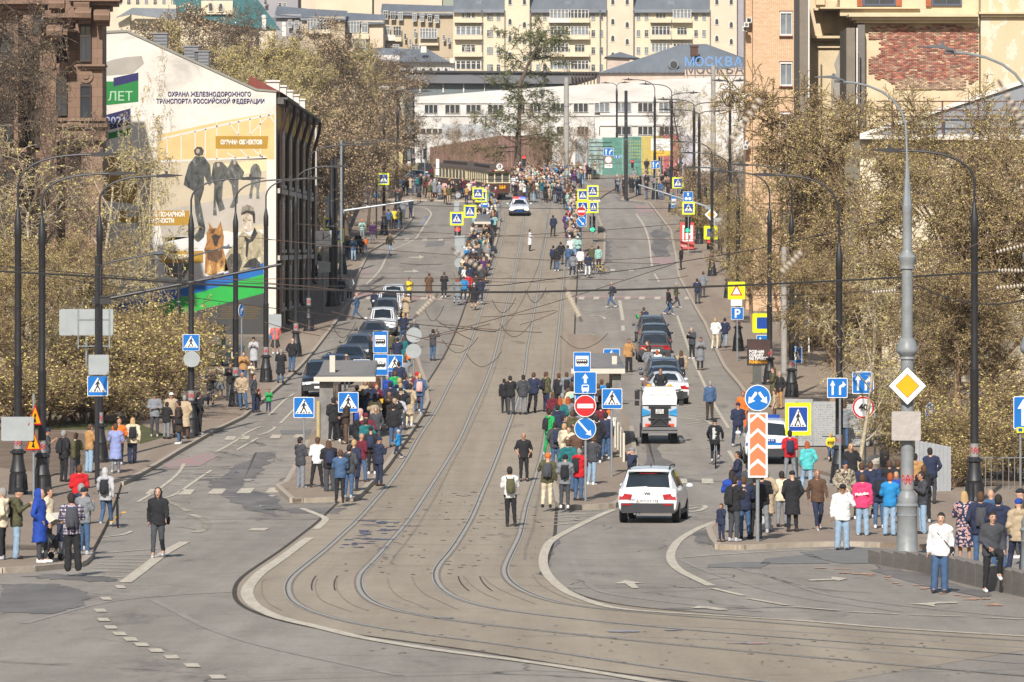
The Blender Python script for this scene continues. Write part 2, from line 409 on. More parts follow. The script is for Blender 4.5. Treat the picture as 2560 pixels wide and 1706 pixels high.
line([(540,1131),(575,1112),(600,1096),(612,1086)],.13);line([(592,1126),(620,1110),(645,1096)],.13)
line([(606,1088),(650,1068),(690,1067),(665,1084),(640,1090)],.13);line([(518,1242),(590,1243)],.16,0)
for i in range(9):
 t=i/9;line([(545+60*t,1129-38*t),(588+50*t,1127-36*t)],.12,0)
for i in range(6):
 t=i/6;line([(415+90*t,1212-60*t),(460+80*t,1214-62*t)],.12,0)
for a in((362,1236),(440,1237),(518,1235),(590,1233),(662,1232)):
 sheet([(a[0],a[1]),(a[0]+36,a[1]),(a[0]+48,a[1]-13),(a[0]+14,a[1]-13)],.016,M_PAINT,'crossing_stripe')
for a in((673,1096),(732,1095),(560,1100),(595,1099)):
 sheet([(a[0],a[1]),(a[0]+26,a[1]),(a[0]+31,a[1]-9),(a[0]+8,a[1]-9)],.016,M_PAINT,'crossing_stripe')
for a in((1755,1209),(1836,1211),(1690,1209),(1568,1267)):
 sheet([(a[0],a[1]),(a[0]+30,a[1]),(a[0]+26,a[1]-12),(a[0]-1,a[1]-12)],.016,M_PAINT,'crossing_stripe')
for x in(880,914,950,1010,1050,1090,1445,1482,1520,1560,1596,1635,1710):
 sheet([(x,749),(x+15,749),(x+17,742),(x+3,742)],.016,M_PAINT,'crossing_stripe')
for x in(1010,1055,1095):sheet([(x,602),(x+12,602),(x+14,596),(x+3,596)],.016,M_PAINT,'crossing_stripe')
for x in(1525,1572):sheet([(x,678),(x+12,678),(x+13,673),(x+1,673)],.016,M_PAINT,'crossing_stripe')
line([(915,712),(938,690),(952,672),(975,630),(1000,617),(1035,600),(1050,582),(1072,548),(1078,535),(1066,522),(1040,517)],.14)
line([(1549,752),(1554,780),(1557,802)],.22,0);line([(1557,815),(1558,828)],.22,0)
line([(1590,535),(1610,565),(1622,600),(1627,640),(1630,668)],.14);line([(1636,685),(1648,706)],.14,0)
line([(1445,758),(1560,760)],.1,0);line([(1580,760),(1715,758)],.1,0)
line([(1693,790),(1725,880),(1760,960),(1790,1020),(1822,1072)],.14);line([(1848,994),(1826,1070),(1823,1074)],.01,0)
for i in range(16):
 t=i/15;line([(1685+55*t,835+105*t),(1712+62*t,832+108*t)],.12,0)
for i in range(12):
 t=i/11;line([(1695+20*t,1012+48*t),(1792+26*t,1022+48*t)],.12,0)
line([(1700,1045),(1765,1052),(1778,1063)],.13,3)
line([(1822,1128),(1835,1150),(1880,1230),(1905,1280)],.15);line([(1880,1195),(1940,1260)],.15,0)
for i in range(12):
 t=i/11;line([(1830+60*t,1145+115*t),(1870+90*t,1147+115*t)],.12,0)
line([(1000,868),(850,980)],.01,0)
line([(850,940),(900,860),(930,800)],.12,0);line([(800,960),(750,1010),(700,1060)],.12,0);line([(672,1040),(710,1002),(735,985)],.12,0)
for y,x in((832,1442),(839,1442),(846,1442),(853,1442)):line([(x,y),(x+42,y-1)],.12,0)
line([(1442,831),(1475,835),(1494,842),(1475,851),(1442,856)],.13,3)
line([(1475,865),(1500,858),(1535,862)],.16,0);line([(1490,858),(1520,866)],.12,0)
for pts in([(1475,792),(1486,788),(1500,791),(1512,794),(1512,799)],):line(pts,.18,0)
line([(1700,1270),(1755,1262),(1765,1270),(1740,1281),(1700,1283)],.16,4);line([(1700,1276),(1728,1276),(1742,1270)],.14,0)
def arrow(pts):sheet(pts,.016,M_PAINT,'painted_arrow')
arrow([(1534,1459),(1562,1451),(1610,1458),(1586,1458),(1597,1470),(1580,1470),(1562,1459)])
arrow([(1728,1520),(1745,1515),(1775,1517),(1815,1522),(1822,1525),(1790,1525),(1765,1521)])
arrow([(2020,1449),(2078,1447),(2080,1442),(2120,1446),(2098,1452),(2085,1450),(2025,1452)])
arrow([(2273,1510),(2345,1505),(2390,1504),(2395,1508),(2345,1509),(2335,1511),(2338,1517),(2310,1512)])
arrow([(1022,643),(1048,642),(1048,638),(1062,643),(1048,648),(1048,645),(1022,645)])
arrow([(1010,678),(1034,677),(1032,673),(1048,679),(1032,682),(1034,680),(1010,680)])
LINES.build('painted_lines',M_PAINT)['kind']='structure'
def rough(p,jx=14,n=7):
 r=random.Random(int(p[0][0]+p[0][1]));out=[]
 for a,b in zip(p,p[1:]+p[:1]):
  for k in range(n):t=k/n;out.append((a[0]+(b[0]-a[0])*t+r.uniform(-jx,jx)*(1 if k else.3),a[1]+(b[1]-a[1])*t+r.uniform(-.12,.12)*jx))
 return out
for p in([(405,1160),(520,1130),(545,1140),(500,1165),(420,1172)],[(880,730),(1110,745),(1105,752),(870,745)],[(1440,738),(1690,742),(1690,748),(1440,744)],
  [(1585,512),(1620,514),(1638,530),(1598,533)],[(1630,645),(1680,644),(1682,661),(1632,662)],[(890,676),(935,676),(925,686),(885,688)]):
 sheet(p,.012,M_PINK,'worn_pink_paint')
for p in([(1900,1410),(1915,1396),(2030,1385),(2075,1409),(1995,1409)],[(2000,1380),(2190,1370),(2187,1408),(2110,1410),(2020,1392)],[(1772,1410),(1850,1405),(1930,1406),(1900,1420),(1770,1419)],
  [(1070,605),(1112,600),(1108,615),(1062,618)],[(700,1076),(780,1074),(775,1084),(705,1086)],[(1536,492),(1625,500),(1610,508),(1545,503)]):
 sheet(rough(p,3),.010,M_TAR,'tar_patch')
for p in([(560,1190),(640,1130),(690,1135),(640,1190),(600,1215),(690,1245),(700,1290),(640,1280),(545,1235),(520,1215)],
  [(1395,1345),(1370,1350),(1350,1430),(1352,1437),(1360,1436)],[(50,1440),(160,1435),(260,1440),(300,1452),(230,1455),(120,1446)],
  [(660,1273),(860,1270),(850,1284),(740,1282)],[(1725,1330),(1775,1322),(1795,1365),(1740,1355)],[(1590,1190),(1625,1100),(1648,1110),(1690,1190),(1740,1200),(1820,1205),(1690,1205),(1640,1180)],
  [(1635,575),(1660,565),(1680,640),(1640,642)],[(1500,620),(1520,600),(1530,640),(1505,690)],[(870,745),(930,700),(960,690),(900,750)],[(2190,1412),(2330,1440),(2480,1490),(2450,1492),(2300,1460),(2180,1425)],
  [(0,1460),(150,1460),(220,1480),(215,1515),(120,1535),(0,1530)]):
 sheet(rough(p),.009,M_DAMP,'damp_stain')
def blotch(x,y,rx,ry,n=11):
 rnd=random.Random(int(x*7+y));return[(x+rx*math.cos(2*PI*i/n)*rnd.uniform(.5,1.1),y+ry*math.sin(2*PI*i/n)*rnd.uniform(.5,1.1))for i in range(n)]
rnd=random.Random(8)
for i in range(34):x,y=rnd.gauss(935,32),rnd.uniform(1296,1370);sheet(blotch(x-(y-1330)*.8,y,rnd.uniform(8,30),rnd.uniform(.7,2.2)),.02,M_WATER,'standing_water_sky_tint')
for x,y,rx,ry in((620,1200,16,4),(655,1265,14,3),(590,1180,10,3),(680,1240,12,2),(1065,545,5,7),(1058,558,7,3),(1560,1578,70,2.2),(1880,1608,60,2),(1110,1544,30,1.5),(1680,1575,30,1.5)):sheet(blotch(x,y,rx,ry),.02,M_WATER,'standing_water_sky_tint')
mb=MB();rnd=random.Random(21)
for i in range(95):
 x,y=((rnd.uniform(430,700),rnd.uniform(1100,1330))if i<40 else(rnd.uniform(900,1110),rnd.uniform(620,900))if i<55 else(rnd.uniform(1480,1660),rnd.uniform(560,800))if i<70 else(rnd.uniform(1400,1900),rnd.uniform(1320,1480)))
 if 1560<x<1700 and 1290<y<1340:continue
 q=G(x,y).to_2d();a=rnd.choice((0,0,1.57))+rnd.uniform(-.5,.5);P=[q]
 for k in range(rnd.randint(4,12)):a+=rnd.uniform(-.7,.7)*.6;q=q+Vector((math.cos(a),math.sin(a)))*rnd.uniform(.25,.6);P.append(q)
 ribbon(P,rnd.uniform(.02,.05),.0085,mb)
mb.build('cracks',mat('crack',(112,105,98),.95))['kind']='structure'
mb=MB();rnd=random.Random(4)
for i in range(230):
 x=rnd.gauss(1150,130);y=rnd.uniform(1230,1440);x-=(y-1300)*.9
 if rnd.random()<.45:x=rnd.uniform(900,2500);y=1560+(x-900)*.045+rnd.uniform(-25,70)
 w_=rnd.uniform(2,8);p=[G(x-w_,y),G(x+w_,y),G(x+w_*.8,y+rnd.uniform(.8,2.0)),G(x-w_*.7,y+1)];mb.add([q+Vector((0,0,.018))for q in p],[(0,3,2,1)])
o=mb.build('pits',mat('pit',(152,142,128),.9,var=.3,scale=2));o['kind']='stuff';o['label']='small dark pits and worn marks in the tram slabs'
mb=MB()
for pts in([(1840,1420),(1950,1450),(2080,1490),(2300,1520),(2560,1545)],[(1880,1425),(1980,1460),(2090,1478)],[(1700,1400),(1800,1440),(1980,1490),(2250,1530)],[(1630,1170),(1680,1260),(1790,1290),(1900,1292)],[(1820,1100),(1790,1180),(1700,1200)],
   [(1500,1560),(1900,1575),(2560,1620)],[(1300,1590),(1800,1600),(2560,1660)],[(60,1560),(300,1500),(600,1480)],[(1000,1690),(600,1600),(380,1500)],[(1420,1380),(1480,1470),(1620,1500),(1900,1530)]):
 ribbon(path(pts,6,1,2),.16,.007,mb)
mb.build('tyre_marks',mat('tyre_mark',(158,151,143),.9,var=.15,scale=2))['kind']='structure'
mb=MB()
for i in range(26):
 t=i/25;x=2070+420*t+rnd.uniform(-20,20);y=1424+86*t**1.2+rnd.uniform(-6,6);w_=rnd.uniform(6,22);p=[G(x-w_,y),G(x+w_,y+rnd.uniform(-2,2)),G(x+w_,y+1.6),G(x-w_,y+1.4)];mb.add([q+Vector((0,0,.016))for q in p],[(0,3,2,1)])
mb.build('orange_spray_marks',mat('orange_spray',(206,164,138),.8,var=.2,scale=3))['kind']='structure'
ks=MB().box(-.5,.5,-.09,.09,-.2,0).mesh('kerbstone',[M_KERB])
def raised(name,poly,m,h=.13,kerb=None,lab=None,step=1.02,cut=300):
 o=sheet(poly,h,m,name,thick=True)
 if kerb:
  n=0
  for seg in kerb:
   P=[G(p[0],p[1],h).to_2d()for p in seg]
   Q=resamp(P,step)
   for a,b in zip(Q,Q[1:]):
    if n>=cut:break
    d=b-a;L=d.length
    if L<.2:continue
    za,zb=gz(a.y)+h+.006,gz(b.y)+h+.006
    k=ob('kerbstone',ks,o);mid=(a+b)/2
    k.matrix_world=Matrix.Translation((mid.x,mid.y,(za+zb)/2))@Matrix.Rotation(math.atan2(d.y,d.x),4,'Z')@Matrix.Rotation(-math.atan2(zb-za,L),4,'Y')@Matrix.Diagonal(((L-.012),1,1,1))
    n+=1
 return o
LK=[(229,1376),(303,1205),(391,1158),(443,1126),(499,1094),(523,1080),(569,1058),(606,1040),(700,960),(745,918),(844,795),(875,746),(885,705),(895,683),(922,628),(985,592),(1012,568),(1033,540),(1031,520),(1015,508)]
raised('pavement',[(-900,1376),(229,1376)]+LK[1:]+[(960,500),(700,480),(-900,480)],M_PAVE,kerb=[LK[1:]])
RK=[(1553,497),(1590,500),(1622,504),(1650,540),(1677,575),(1690,640),(1697,690),(1725,740),(1762,805),(1785,860),(1812,915),(1850,960),(1900,1035),(1960,1110),(2010,1165)]
raised('pavement',RK+[(2100,1190),(3600,1190),(3600,470),(1800,470),(1545,480)],M_PAVE,kerb=[RK])
raised('island',[(-500,1421),(0,1420),(73,1417),(204,1404),(229,1380),(235,1374),(120,1362),(-500,1362)],M_PAVE,kerb=[[(-100,1420),(0,1420),(73,1417),(204,1404),(229,1380)]])
IK=[(1810,1290),(1771,1318),(1782,1345),(1797,1363),(1860,1363),(2000,1356),(2128,1353),(2200,1357),(2300,1362)]
raised('island',IK+[(3600,1400),(3600,1215),(2050,1215),(1900,1240)],M_PAVE,kerb=[IK[:-1]])
PL=[(694,1212),(733,1247),(889,1241),(921,1208),(966,1160),(1026,1076),(1056,1030),(1070,1000),(1064,955),(1045,900),(1036,860)]
PLl=[(985,845),(950,880),(900,940),(860,985),(815,1035),(770,1100),(748,1145),(716,1204)]
raised('tram_platform',PL+PLl,M_PAVE,h=.16,kerb=[PLl[-3:]+PL])
PR=[(1420,835),(1412,900),(1405,960),(1392,1060),(1386,1110),(1382,1180),(1396,1256),(1427,1264),(1531,1259),(1547,1250),(1591,1160),(1578,1065),(1562,1030),(1548,990),(1532,930),(1512,870),(1500,838)]
raised('tram_platform',PR,M_PAVE,h=.16,kerb=[PR[3:12]])
PF=[(1150,735),(1195,735),(1212,690),(1230,640),(1243,590),(1250,545),(1248,520),(1215,515),(1195,560),(1160,620),(1135,680)]
raised('tram_platform',PF,M_PAVE,h=.16,kerb=[PF[:7]])
PG=[(1420,520),(1432,580),(1437,640),(1440,655),(1510,655),(1512,585),(1495,540),(1480,515)]
raised('tram_platform',PG,M_PAVE,h=.16,kerb=[PG[3:]])
raised('cross_street_pavement',[(960,497),(1100,500),(1200,503),(1225,498),(1240,474),(1100,470),(900,470)],M_PAVE,kerb=[[(960,497),(1100,500),(1200,503),(1225,498)]])
raised('cross_street_pavement',[(1330,470),(1380,497),(1470,512),(1500,497),(1540,470)],M_PAVE)
sheet([(-900,1050),(170,1190),(290,1100),(150,1075),(-900,1040)],.135,M_DIRT,'bare_earth')
sheet([(-900,1052),(330,1052),(420,1090),(350,1110),(300,1075),(-900,1068)],.14,M_GRASS,'grass_verge')
sheet([(2150,1130),(2250,1210),(3600,1230),(3600,1100),(2200,1090)],.137,M_DIRT,'bare_earth')
sheet([(800,430),(800,450),(1130,447),(1500,447),(1500,418),(800,415)],.08,M_GRASS,'grass_verge')
g=N('paving_setts',.9);br=g.n.new('ShaderNodeTexBrick');br.inputs['Scale'].default_value=1;br.inputs['Brick Width'].default_value=.6;br.inputs['Row Height'].default_value=.6
br.inputs['Mortar Size'].default_value=.03;br.inputs['Color1'].default_value=col(140,128,112);br.inputs['Color2'].default_value=col(126,115,101);br.inputs['Mortar'].default_value=col(95,86,76)
g.l.new(g.tc,br.inputs['Vector']);M_SETT=g.out(br.outputs[0])
sheet([(505,842),(680,842),(650,905),(610,935),(520,1000),(430,1010),(470,920)],.139,M_SETT,'paved_yard')
M_GLASSD=mat('dark_window_glass',(52,58,66),.12,var=.5,scale=.6,spec=.7);M_GLASSL=mat('curtained_window_glass',(128,134,138),.25,var=.45,scale=.9)
M_WHITE=mat('white_paint',(226,222,214),.6,var=.05);M_CREAM=mat('cream_stucco',(226,212,184),.9,var=.07,scale=.35,bump=.05)
M_CREAM2=mat('warm_pink_stucco',(226,206,182),.9,var=.07,scale=.35);M_TANW=mat('tan_stucco',(200,182,154),.9,var=.1,scale=.3)
M_LILAC=mat('lilac_grey_stucco',(168,164,168),.9,var=.08,scale=.3);M_ROOFB=mat('blue_grey_tin_roof',(130,136,143),.6,.15,var=.14,scale=.5,vec=(1,.2,1))
M_ROOFG=mat('dark_grey_roof',(112,112,116),.6,var=.1,scale=.4);M_TEAL=mat('teal_roof',(52,108,112),.6,var=.12,scale=.4)
M_PIPE=mat('brown_drainpipe',(62,42,36),.5,var=.2);M_RED=mat('red_roof',(128,60,50),.6,var=.2,scale=2)
g=N('weathered_white_plaster',.9);st=g.noise(.5,6,g.vec(.4,.4,1.4),.7);M_PLAST=g.out(g.mix(g.ramp(st,(.35,0.0),(.7,1.0)),(208,203,196),(234,231,227)))
_wt={}
def win_tpl(style,panes):
 k=(style,panes)
 if k not in _wt:
  f=MB();t=.07 if panes<3 else.035
  for a in(-.5,.5-t):f.box(a,a+t,-.16,.02,-.5,.5)
  f.box(-.5+t,.5-t,-.16,.02,-.5,-.5+t);f.box(-.5+t,.5-t,-.16,.02,.5-t,.5)
  for i in range(1,panes):x=-.5+i/panes;f.box(x-.02,x+.02,-.13,.02,-.5+t,.5-t)
  if style!='plain':f.box(-.5+t,.5-t,-.12,.02,.16,.2)
  if style=='arch':
   f=MB();n=10;o_=[(-.5,-.5),(.5,-.5),(.5,.1)]+[(.5*math.cos(PI*i/n),.1+.4*math.sin(PI*i/n))for i in range(1,n)]+[(-.5,.1)]
   f.prism(o_,-.12,.02);p=MB();p.prism([(x*.7,z*.78-.02)for x,z in o_],-.16,-.125)
  else:p=MB();p.box(-.46,.46,-.06,-.03,-.46,.46)
  _wt[k]=(f,p,{})
 return _wt[k]
def window(root,px,py,w_,h_,D,frame=None,glass=None,style='bar',panes=2,name='window',rz=0,pos=None):
 f,p,c=win_tpl(style,panes);fm=frame or M_WHITE;gm=glass or M_GLASSD;key=(fm.name,gm.name)
 if key not in c:c[key]=(f.mesh('window',[fm]),p.mesh('pane',[gm]))
 a,b=c[key];loc=pos if pos is not None else W(px,py,D);s=D/F
 o=ob(name,a,root,loc,(0,0,rz));o.scale=(w_*s,1,h_*s)
 q=ob('pane',b,o);return o
def bld(name,label,cat='building',group=None):return empty(name,(0,0,0),0,label,cat,group)
def wbox(mb,x0,x1,yt,yb,D,dep,m=None,pr=0.0):
 """a box whose front face covers the given photo rectangle at depth D"""
 a=W(x0,yt,D);b=W(x1,yb,D);mb.box(a.x,b.x,D-pr,D+dep,b.z,a.z,m)
def wpoly(mb,pts,D,dep,m=None,pr=0.0):
 P=[W(x,y,D)for x,y in pts];mb.prism([(p.x,p.z)for p in P],D-pr,D+dep,m)
def gbot(D):return HY+F*(CZ-gz(D)+1)/D
M_BRST=N('brown_stone',.85);bk=M_BRST.n.new('ShaderNodeTexBrick');bk.inputs['Scale'].default_value=1;bk.inputs['Brick Width'].default_value=1.2;bk.inputs['Row Height'].default_value=.55;bk.inputs['Mortar Size'].default_value=.012
bk.inputs['Color1'].default_value=col(148,120,100);bk.inputs['Color2'].default_value=col(134,108,90);bk.inputs['Mortar'].default_value=col(96,72,58)
M_BRST.l.new(M_BRST.vec(1,1,1),bk.inputs['Vector'])
_sw=M_BRST.n.new('ShaderNodeSeparateXYZ');_cw=M_BRST.n.new('ShaderNodeCombineXYZ');M_BRST.l.new(M_BRST.tc,_sw.inputs[0])
M_BRST.l.new(M_BRST.math('ADD',_sw.outputs[0],_sw.outputs[1]),_cw.inputs[0]);M_BRST.l.new(_sw.outputs[2],_cw.inputs[1]);M_BRST.l.new(_cw.outputs[0],bk.inputs['Vector'])
M_BRST=M_BRST.out(M_BRST.mix(M_BRST.ramp(M_BRST.noise(.6,5),(.3,0.0),(.7,.35)),bk.outputs[0],(120,92,76)))
r=bld('ornate_house','brown stone corner house with stepped bays, brackets and heavy cornices behind bare branches')
D0=296.0;m=MB()
wbox(m,-700,214,-160,gbot(D0),D0+4,3)
wbox(m,168,203,40,gbot(D0),D0+2,3);wbox(m,203,256,30,gbot(D0),D0,3);wbox(m,-200,45,20,gbot(D0),D0,3);wbox(m,100,142,60,gbot(D0),D0+2,3)
m.build('wall',M_BRST,r)
for x0,x1,y0,y1,pr in((170,300,-14,3,1.6),(176,292,3,14,1.1),(186,276,14,26,.6),(105,198,34,44,1.5),(112,190,44,56,1.0),(122,182,56,68,.5),(-60,122,0,10,1.4),(-50,112,10,22,.9),(-40,104,22,34,.5),
      (190,262,161,166,.5),(194,258,166,173,.3),(-40,72,192,199,.5),(136,265,295,303,.6),(136,268,309,318,.8),(136,264,318,352,.5),(-40,66,370,380,.6),(-40,60,400,424,.4)):
 m=MB();wbox(m,x0,x1,y0,y1,D0-pr,2);m.build('cornice',M_BRST,r)
for x,y in((146,12),(208,12),(258,42),(212,36),(140,80)):
 m=MB();m.box(-.35,.35,-1.2,.3,-.1,.35);m.tube([(-.45,-.9,0),(.45,-.9,0)],.35,8);m.tube([(-.38,-.2,-.35),(.38,-.2,-.35)],.22,8)
 m.build('bracket',M_BRST,r,loc=W(x,y,D0-.3))
M_DKFR=mat('dark_bronze_frame',(60,52,48),.5,var=0)
for x,y,w_,h_ in((15,134,34,110),(15,308,34,112),(84,165,46,110),(84,320,40,100),(154,104,26,32),(154,240,27,100),(214,108,27,94),(214,258,27,96),(96,60,30,44),(15,420,34,60),(84,430,40,70)):
 window(r,x,y,w_,h_,D0+(1.9 if x in(154,)else(-.1 if x in(15,214)else 3.9)),M_DKFR,M_GLASSD,'bar',2)
for x,y in((215,190),(15,230),(157,172)):
 m=MB();m.tube([(0,.1,0),(0,-.12,0)],.42,14);m.tube([(0,-.1,0),(0,-.2,0)],.2,10);m.build('rosette',M_BRST,r,loc=W(x,y,D0 if x!=157 else D0+2))
DM=317.0;r=bld('mural_house','ochre street house whose whole gable end carries a painted mural with lettering')
M_MURAL=N('mural_ground',.85);a=M_MURAL.noise(.28,5,M_MURAL.vec(1,1,1.6),.6,.8)
M_MURAL=M_MURAL.out(M_MURAL.ramp(a,(.3,(196,190,182)),(.45,(226,219,208)),(.6,(232,226,218)),(.8,(220,200,172))))
M_OCHW=mat('ochre_stucco',(204,166,88),.9,var=.08,scale=.4)
gp=[(255,82),(318,80),(640,226),(690,231),(690,gbot(DM)),(255,gbot(DM))]
m=MB();wpoly(m,gp,DM,.35);m.build('gable_wall',M_MURAL,r)
XS=W(690,0,DM).x;ZT=W(0,231,DM).z
m=MB();m.box(XS-12,XS-.02,DM+.36,373,gz(DM)-4,ZT-.3);m.build('wall',M_OCHW,r)
m=MB();wpoly(m,[(250,78),(318,75),(642,222),(692,227),(692,231),(640,227),(318,81),(250,84)],DM,.5,pr=.08);m.build('coping',mat('grey_coping',(150,148,138),.7),r)
m=MB()
P=[W(x,y,DM)for x,y in((318,82),(640,228))]
m.add([P[0]+Vector((0,.5,0)),P[1]+Vector((0,.5,0)),Vector((P[1].x,373,P[1].z)),Vector((P[0].x,373,P[0].z))],[(0,1,2,3)])
m.prism([(W(620,0,DM).x,W(0,190,DM+3).z),(W(610,0,DM).x,W(0,222,DM+3).z),(W(700,0,DM).x,W(0,232,DM+3).z)],DM+3,DM+30);m.build('roof',M_RED,r)
for x,y in((400,100),(478,132),(504,144)):
 m=MB();m.box(-.42,.42,0,1.5,-.9,.35);m.box(-.5,.5,-.08,1.6,.35,.43);c_=m.build('chimney',mat('tin_vent',(150,152,156),.4,.5,var=.1),r,loc=W(x,y,DM+1));m=MB()
 for i in range(5):m.box(-.4,.4,-.03,0,-.7+i*.2,-.62+i*.2)
 m.build('louvre',M_ROOFG,c_)
for i in range(5):
 m=MB();m.box(-.55,.25,-.5,.5,-.3,.9);m.box(-.6,.3,-.6,.6,.9,1.02);m.build('chimney',M_WHITE,r,loc=(XS-.3,DM+6+i*10,ZT-.1))
m=MB();m.box(XS-.2,XS+.7,DM+.4,373,ZT-.42,ZT-.3);m.box(XS-.1,XS+.45,DM+.4,373,ZT-.7,ZT-.42);m.build('eaves',mat('eaves_grey',(104,100,96),.7),r)
for i in range(6):
 y=DM+1.2+i*10.8
 m=MB();m.tube([(XS+.65,y,ZT-.5),(XS+.62,y,ZT-1.1),(XS+.2,y,ZT-2.6),(XS+.18,y,ZT-3.2),(XS+.18,y,gz(y)+.3),(XS+.4,y,gz(y)+.1)],.12,8);m.build('drainpipe',M_PIPE,r)
M_PIL=mat('pale_grey_trim',(196,192,184),.8,var=.05)
for i in range(5):
 y=DM+5+i*10.8
 for k,(z0,z1)in enumerate(((-13.2,-10.6),(-9.6,-6.4),(-5.6,-2.2))):
  for dy in(-2.2,2.0):
   m=MB();m.box(XS,XS+.16,y+dy-1.15,y+dy+1.15,ZT+z0,ZT+z1);m.box(XS,XS+.3,y+dy-1.3,y+dy+1.3,ZT+z0-.2,ZT+z0);w_=m.build('window',M_PIL,r)
   m=MB();m.box(XS+.14,XS+.18,y+dy-.85,y+dy+.85,ZT+z0+.3,ZT+z1-.3);m.build('pane',M_GLASSD,w_)
m=MB()
for z in(-6.0,-10.1):m.box(XS,XS+.22,DM+.5,373,ZT+z-.15,ZT+z+.15)
for i in range(6):m.box(XS,XS+.14,DM+8.6+i*10.8-.3,DM+8.6+i*10.8+.3,ZT-15,ZT-.7)
m.build('string_course',M_PIL,r)
def paint(pts,c,k=1,name='painted_area',z=3.1357,ox=0,oy=0,m=None,parent=None):
 q=MB();P=[W(x/z+ox,y/z+oy,DM)for x,y in pts]
 q.prism([(p.x,p.z)for p in P],DM-.004*k,DM-.004*k+.003)
 return q.build(name,m or mat('mural_%d_%d_%d'%c,c,.85,var=.1,scale=.7),parent or r)
paint([(800,830),(800,640),(890,640),(1085,570),(1085,800)],(44,132,66),1);paint([(890,680),(890,612),(1085,570),(1085,632)],(52,50,100),2)
paint([(820,1030),(820,905),(1025,850),(1025,975)],(46,46,92),1);paint([(815,1100),(815,1050),(1025,1005),(1025,1055)],(44,132,66),1)
paint([(800,500),(800,600),(1040,580),(1130,500),(1110,440),(980,450),(880,470)],(176,170,160),1)
paint([(1230,1060),(1700,960),(2150,880),(2150,1250),(1230,1260)],(226,196,138),1)
paint([(1070,1280),(1130,1265),(2090,1235),(2090,1900),(1250,1660),(1000,1500)],(206,192,166),1)
paint([(660,1260),(800,1190),(980,1230),(1100,1290),(1060,1600),(700,1560)],(170,136,60),2)
paint([(1230,1660),(2080,1500),(2080,1750),(1280,1900)],(190,182,170),2)
paint([(1100,1930),(1200,1860),(1500,1860),(2060,1800),(2060,2080),(1750,2140),(1100,2330)],(224,222,220),2)
paint([(1280,2060),(1500,2060),(1440,2190),(1300,2170)],(112,110,104),3)
paint([(1500,1310),(2090,1250),(2090,1340),(1500,1420)],(232,214,170),2)
TR=mat('mural_truss',(222,218,208),.85,var=.03)
def stroke(a,b,wd,k=3):
 a=Vector(a);b=Vector(b);d=(b-a).normalized();nn=Vector((-d.y,d.x))*wd/2
 paint([a+nn,b+nn,b-nn,a-nn],(0,0,0),k,'painted_truss',m=TR)
for a_,b_ in(((1090,1130),(2150,890)),((1080,1275),(2090,1232)),((1700,960),(1700,1250)),((1870,950),(1870,1070)),((1960,930),(1960,1070)),((1960,1060),(2110,900)),((1800,970),(1870,1060)),((2040,910),(2040,1230)),((2110,900),(2150,960)),
   ((1200,1110),(1200,1260)),((1310,1085),(1310,1260)),((1420,1060),(1420,1255)),((1530,1030),(1530,1250)),((1610,1010),(1610,1250)),((1780,1200),(1850,1240)),((1880,1170),(1950,1240)),((1980,1170),(2060,1235))):stroke(a_,b_,16 if b_[0]-a_[0]>400 else 9)
OC=(184,142,52)
paint([(1690,1068),(2105,1068),(2095,1166),(1690,1166)],OC,4);paint([(940,1652),(1484,1652),(1484,1768),(1080,1768),(1080,1745),(940,1745)],OC,4);paint([(1258,1968),(1594,1968),(1594,2062),(1258,2062)],OC,4)
paint([(880,2450),(880,2400),(1200,2330),(1230,2290),(1430,2260),(1750,2150),(2066,2052),(2066,2155),(1430,2330),(900,2500)],(36,108,184),4)
paint([(900,2500),(1430,2330),(2066,2150),(2066,2300),(1500,2450),(1000,2500)],(48,176,76),5)
paint([(900,2500),(1500,2450),(2066,2298),(2100,2300),(2100,2660),(870,2660)],(74,74,74),4)
def figure(pts,c=(78,78,76),k=5,n='painted_figure'):
 nm='mural_shaded_%d_%d_%d'%c
 if nm not in _M:
  g=N(nm,.85);f=g.noise(1.5,6,g.vec(1.6,1,.8),.75,1.2);hi=tuple(min(245,int(v*1.45+30))for v in c);lo=tuple(int(v*.55)for v in c);g.out(g.ramp(f,(.36,lo),(.48,c),(.56,c),(.68,hi)))
 return paint(pts,c,k,n,m=_M[nm])
figure([(1520,1180),(1545,1152),(1580,1155),(1598,1180),(1590,1215),(1560,1225),(1528,1215)],(70,70,70))
figure([(1450,1390),(1480,1290),(1530,1225),(1600,1230),(1650,1300),(1660,1440),(1640,1460),(1600,1380),(1600,1480),(1570,1580),(1610,1790),(1600,1860),(1555,1900),(1510,1870),(1560,1800),(1530,1660),(1520,1500),(1440,1450)],(84,86,84))
figure([(1670,1290),(1690,1270),(1740,1270),(1780,1310),(1785,1400),(1750,1430),(1740,1560),(1765,1640),(1720,1660),(1690,1570),(1700,1690),(1670,1690),(1680,1450),(1655,1400)],(96,96,92))
figure([(1800,1290),(1815,1255),(1850,1255),(1870,1290),(1915,1350),(1900,1400),(1870,1400),(1865,1590),(1830,1630),(1800,1630),(1830,1560),(1815,1450),(1780,1400),(1780,1320)],(100,100,96))
figure([(1985,1290),(2010,1282),(2030,1300),(2050,1350),(2040,1430),(2030,1500),(2035,1560),(2010,1560),(2010,1470),(1985,1470),(1975,1560),(1950,1555),(1970,1440),(1955,1390),(1965,1320)],(116,116,110))
for x,y,s in((1552,1172,20),(1712,1280,16),(1838,1268,14)):figure([(x+s*math.cos(t*.8)*.8,y+14+s*math.sin(t*.8))for t in range(8)],(190,168,146),7)
figure([(1640,1790),(1635,1740),(1668,1790),(1705,1790),(1730,1735),(1745,1800),(1755,1860),(1750,1950),(1765,2010),(1800,2120),(1760,2130),(1720,2100),(1700,2150),(1640,2160),(1605,2140),(1610,2000),(1600,1960),(1620,1900),(1620,1830)],(170,120,66),6,'painted_dog')
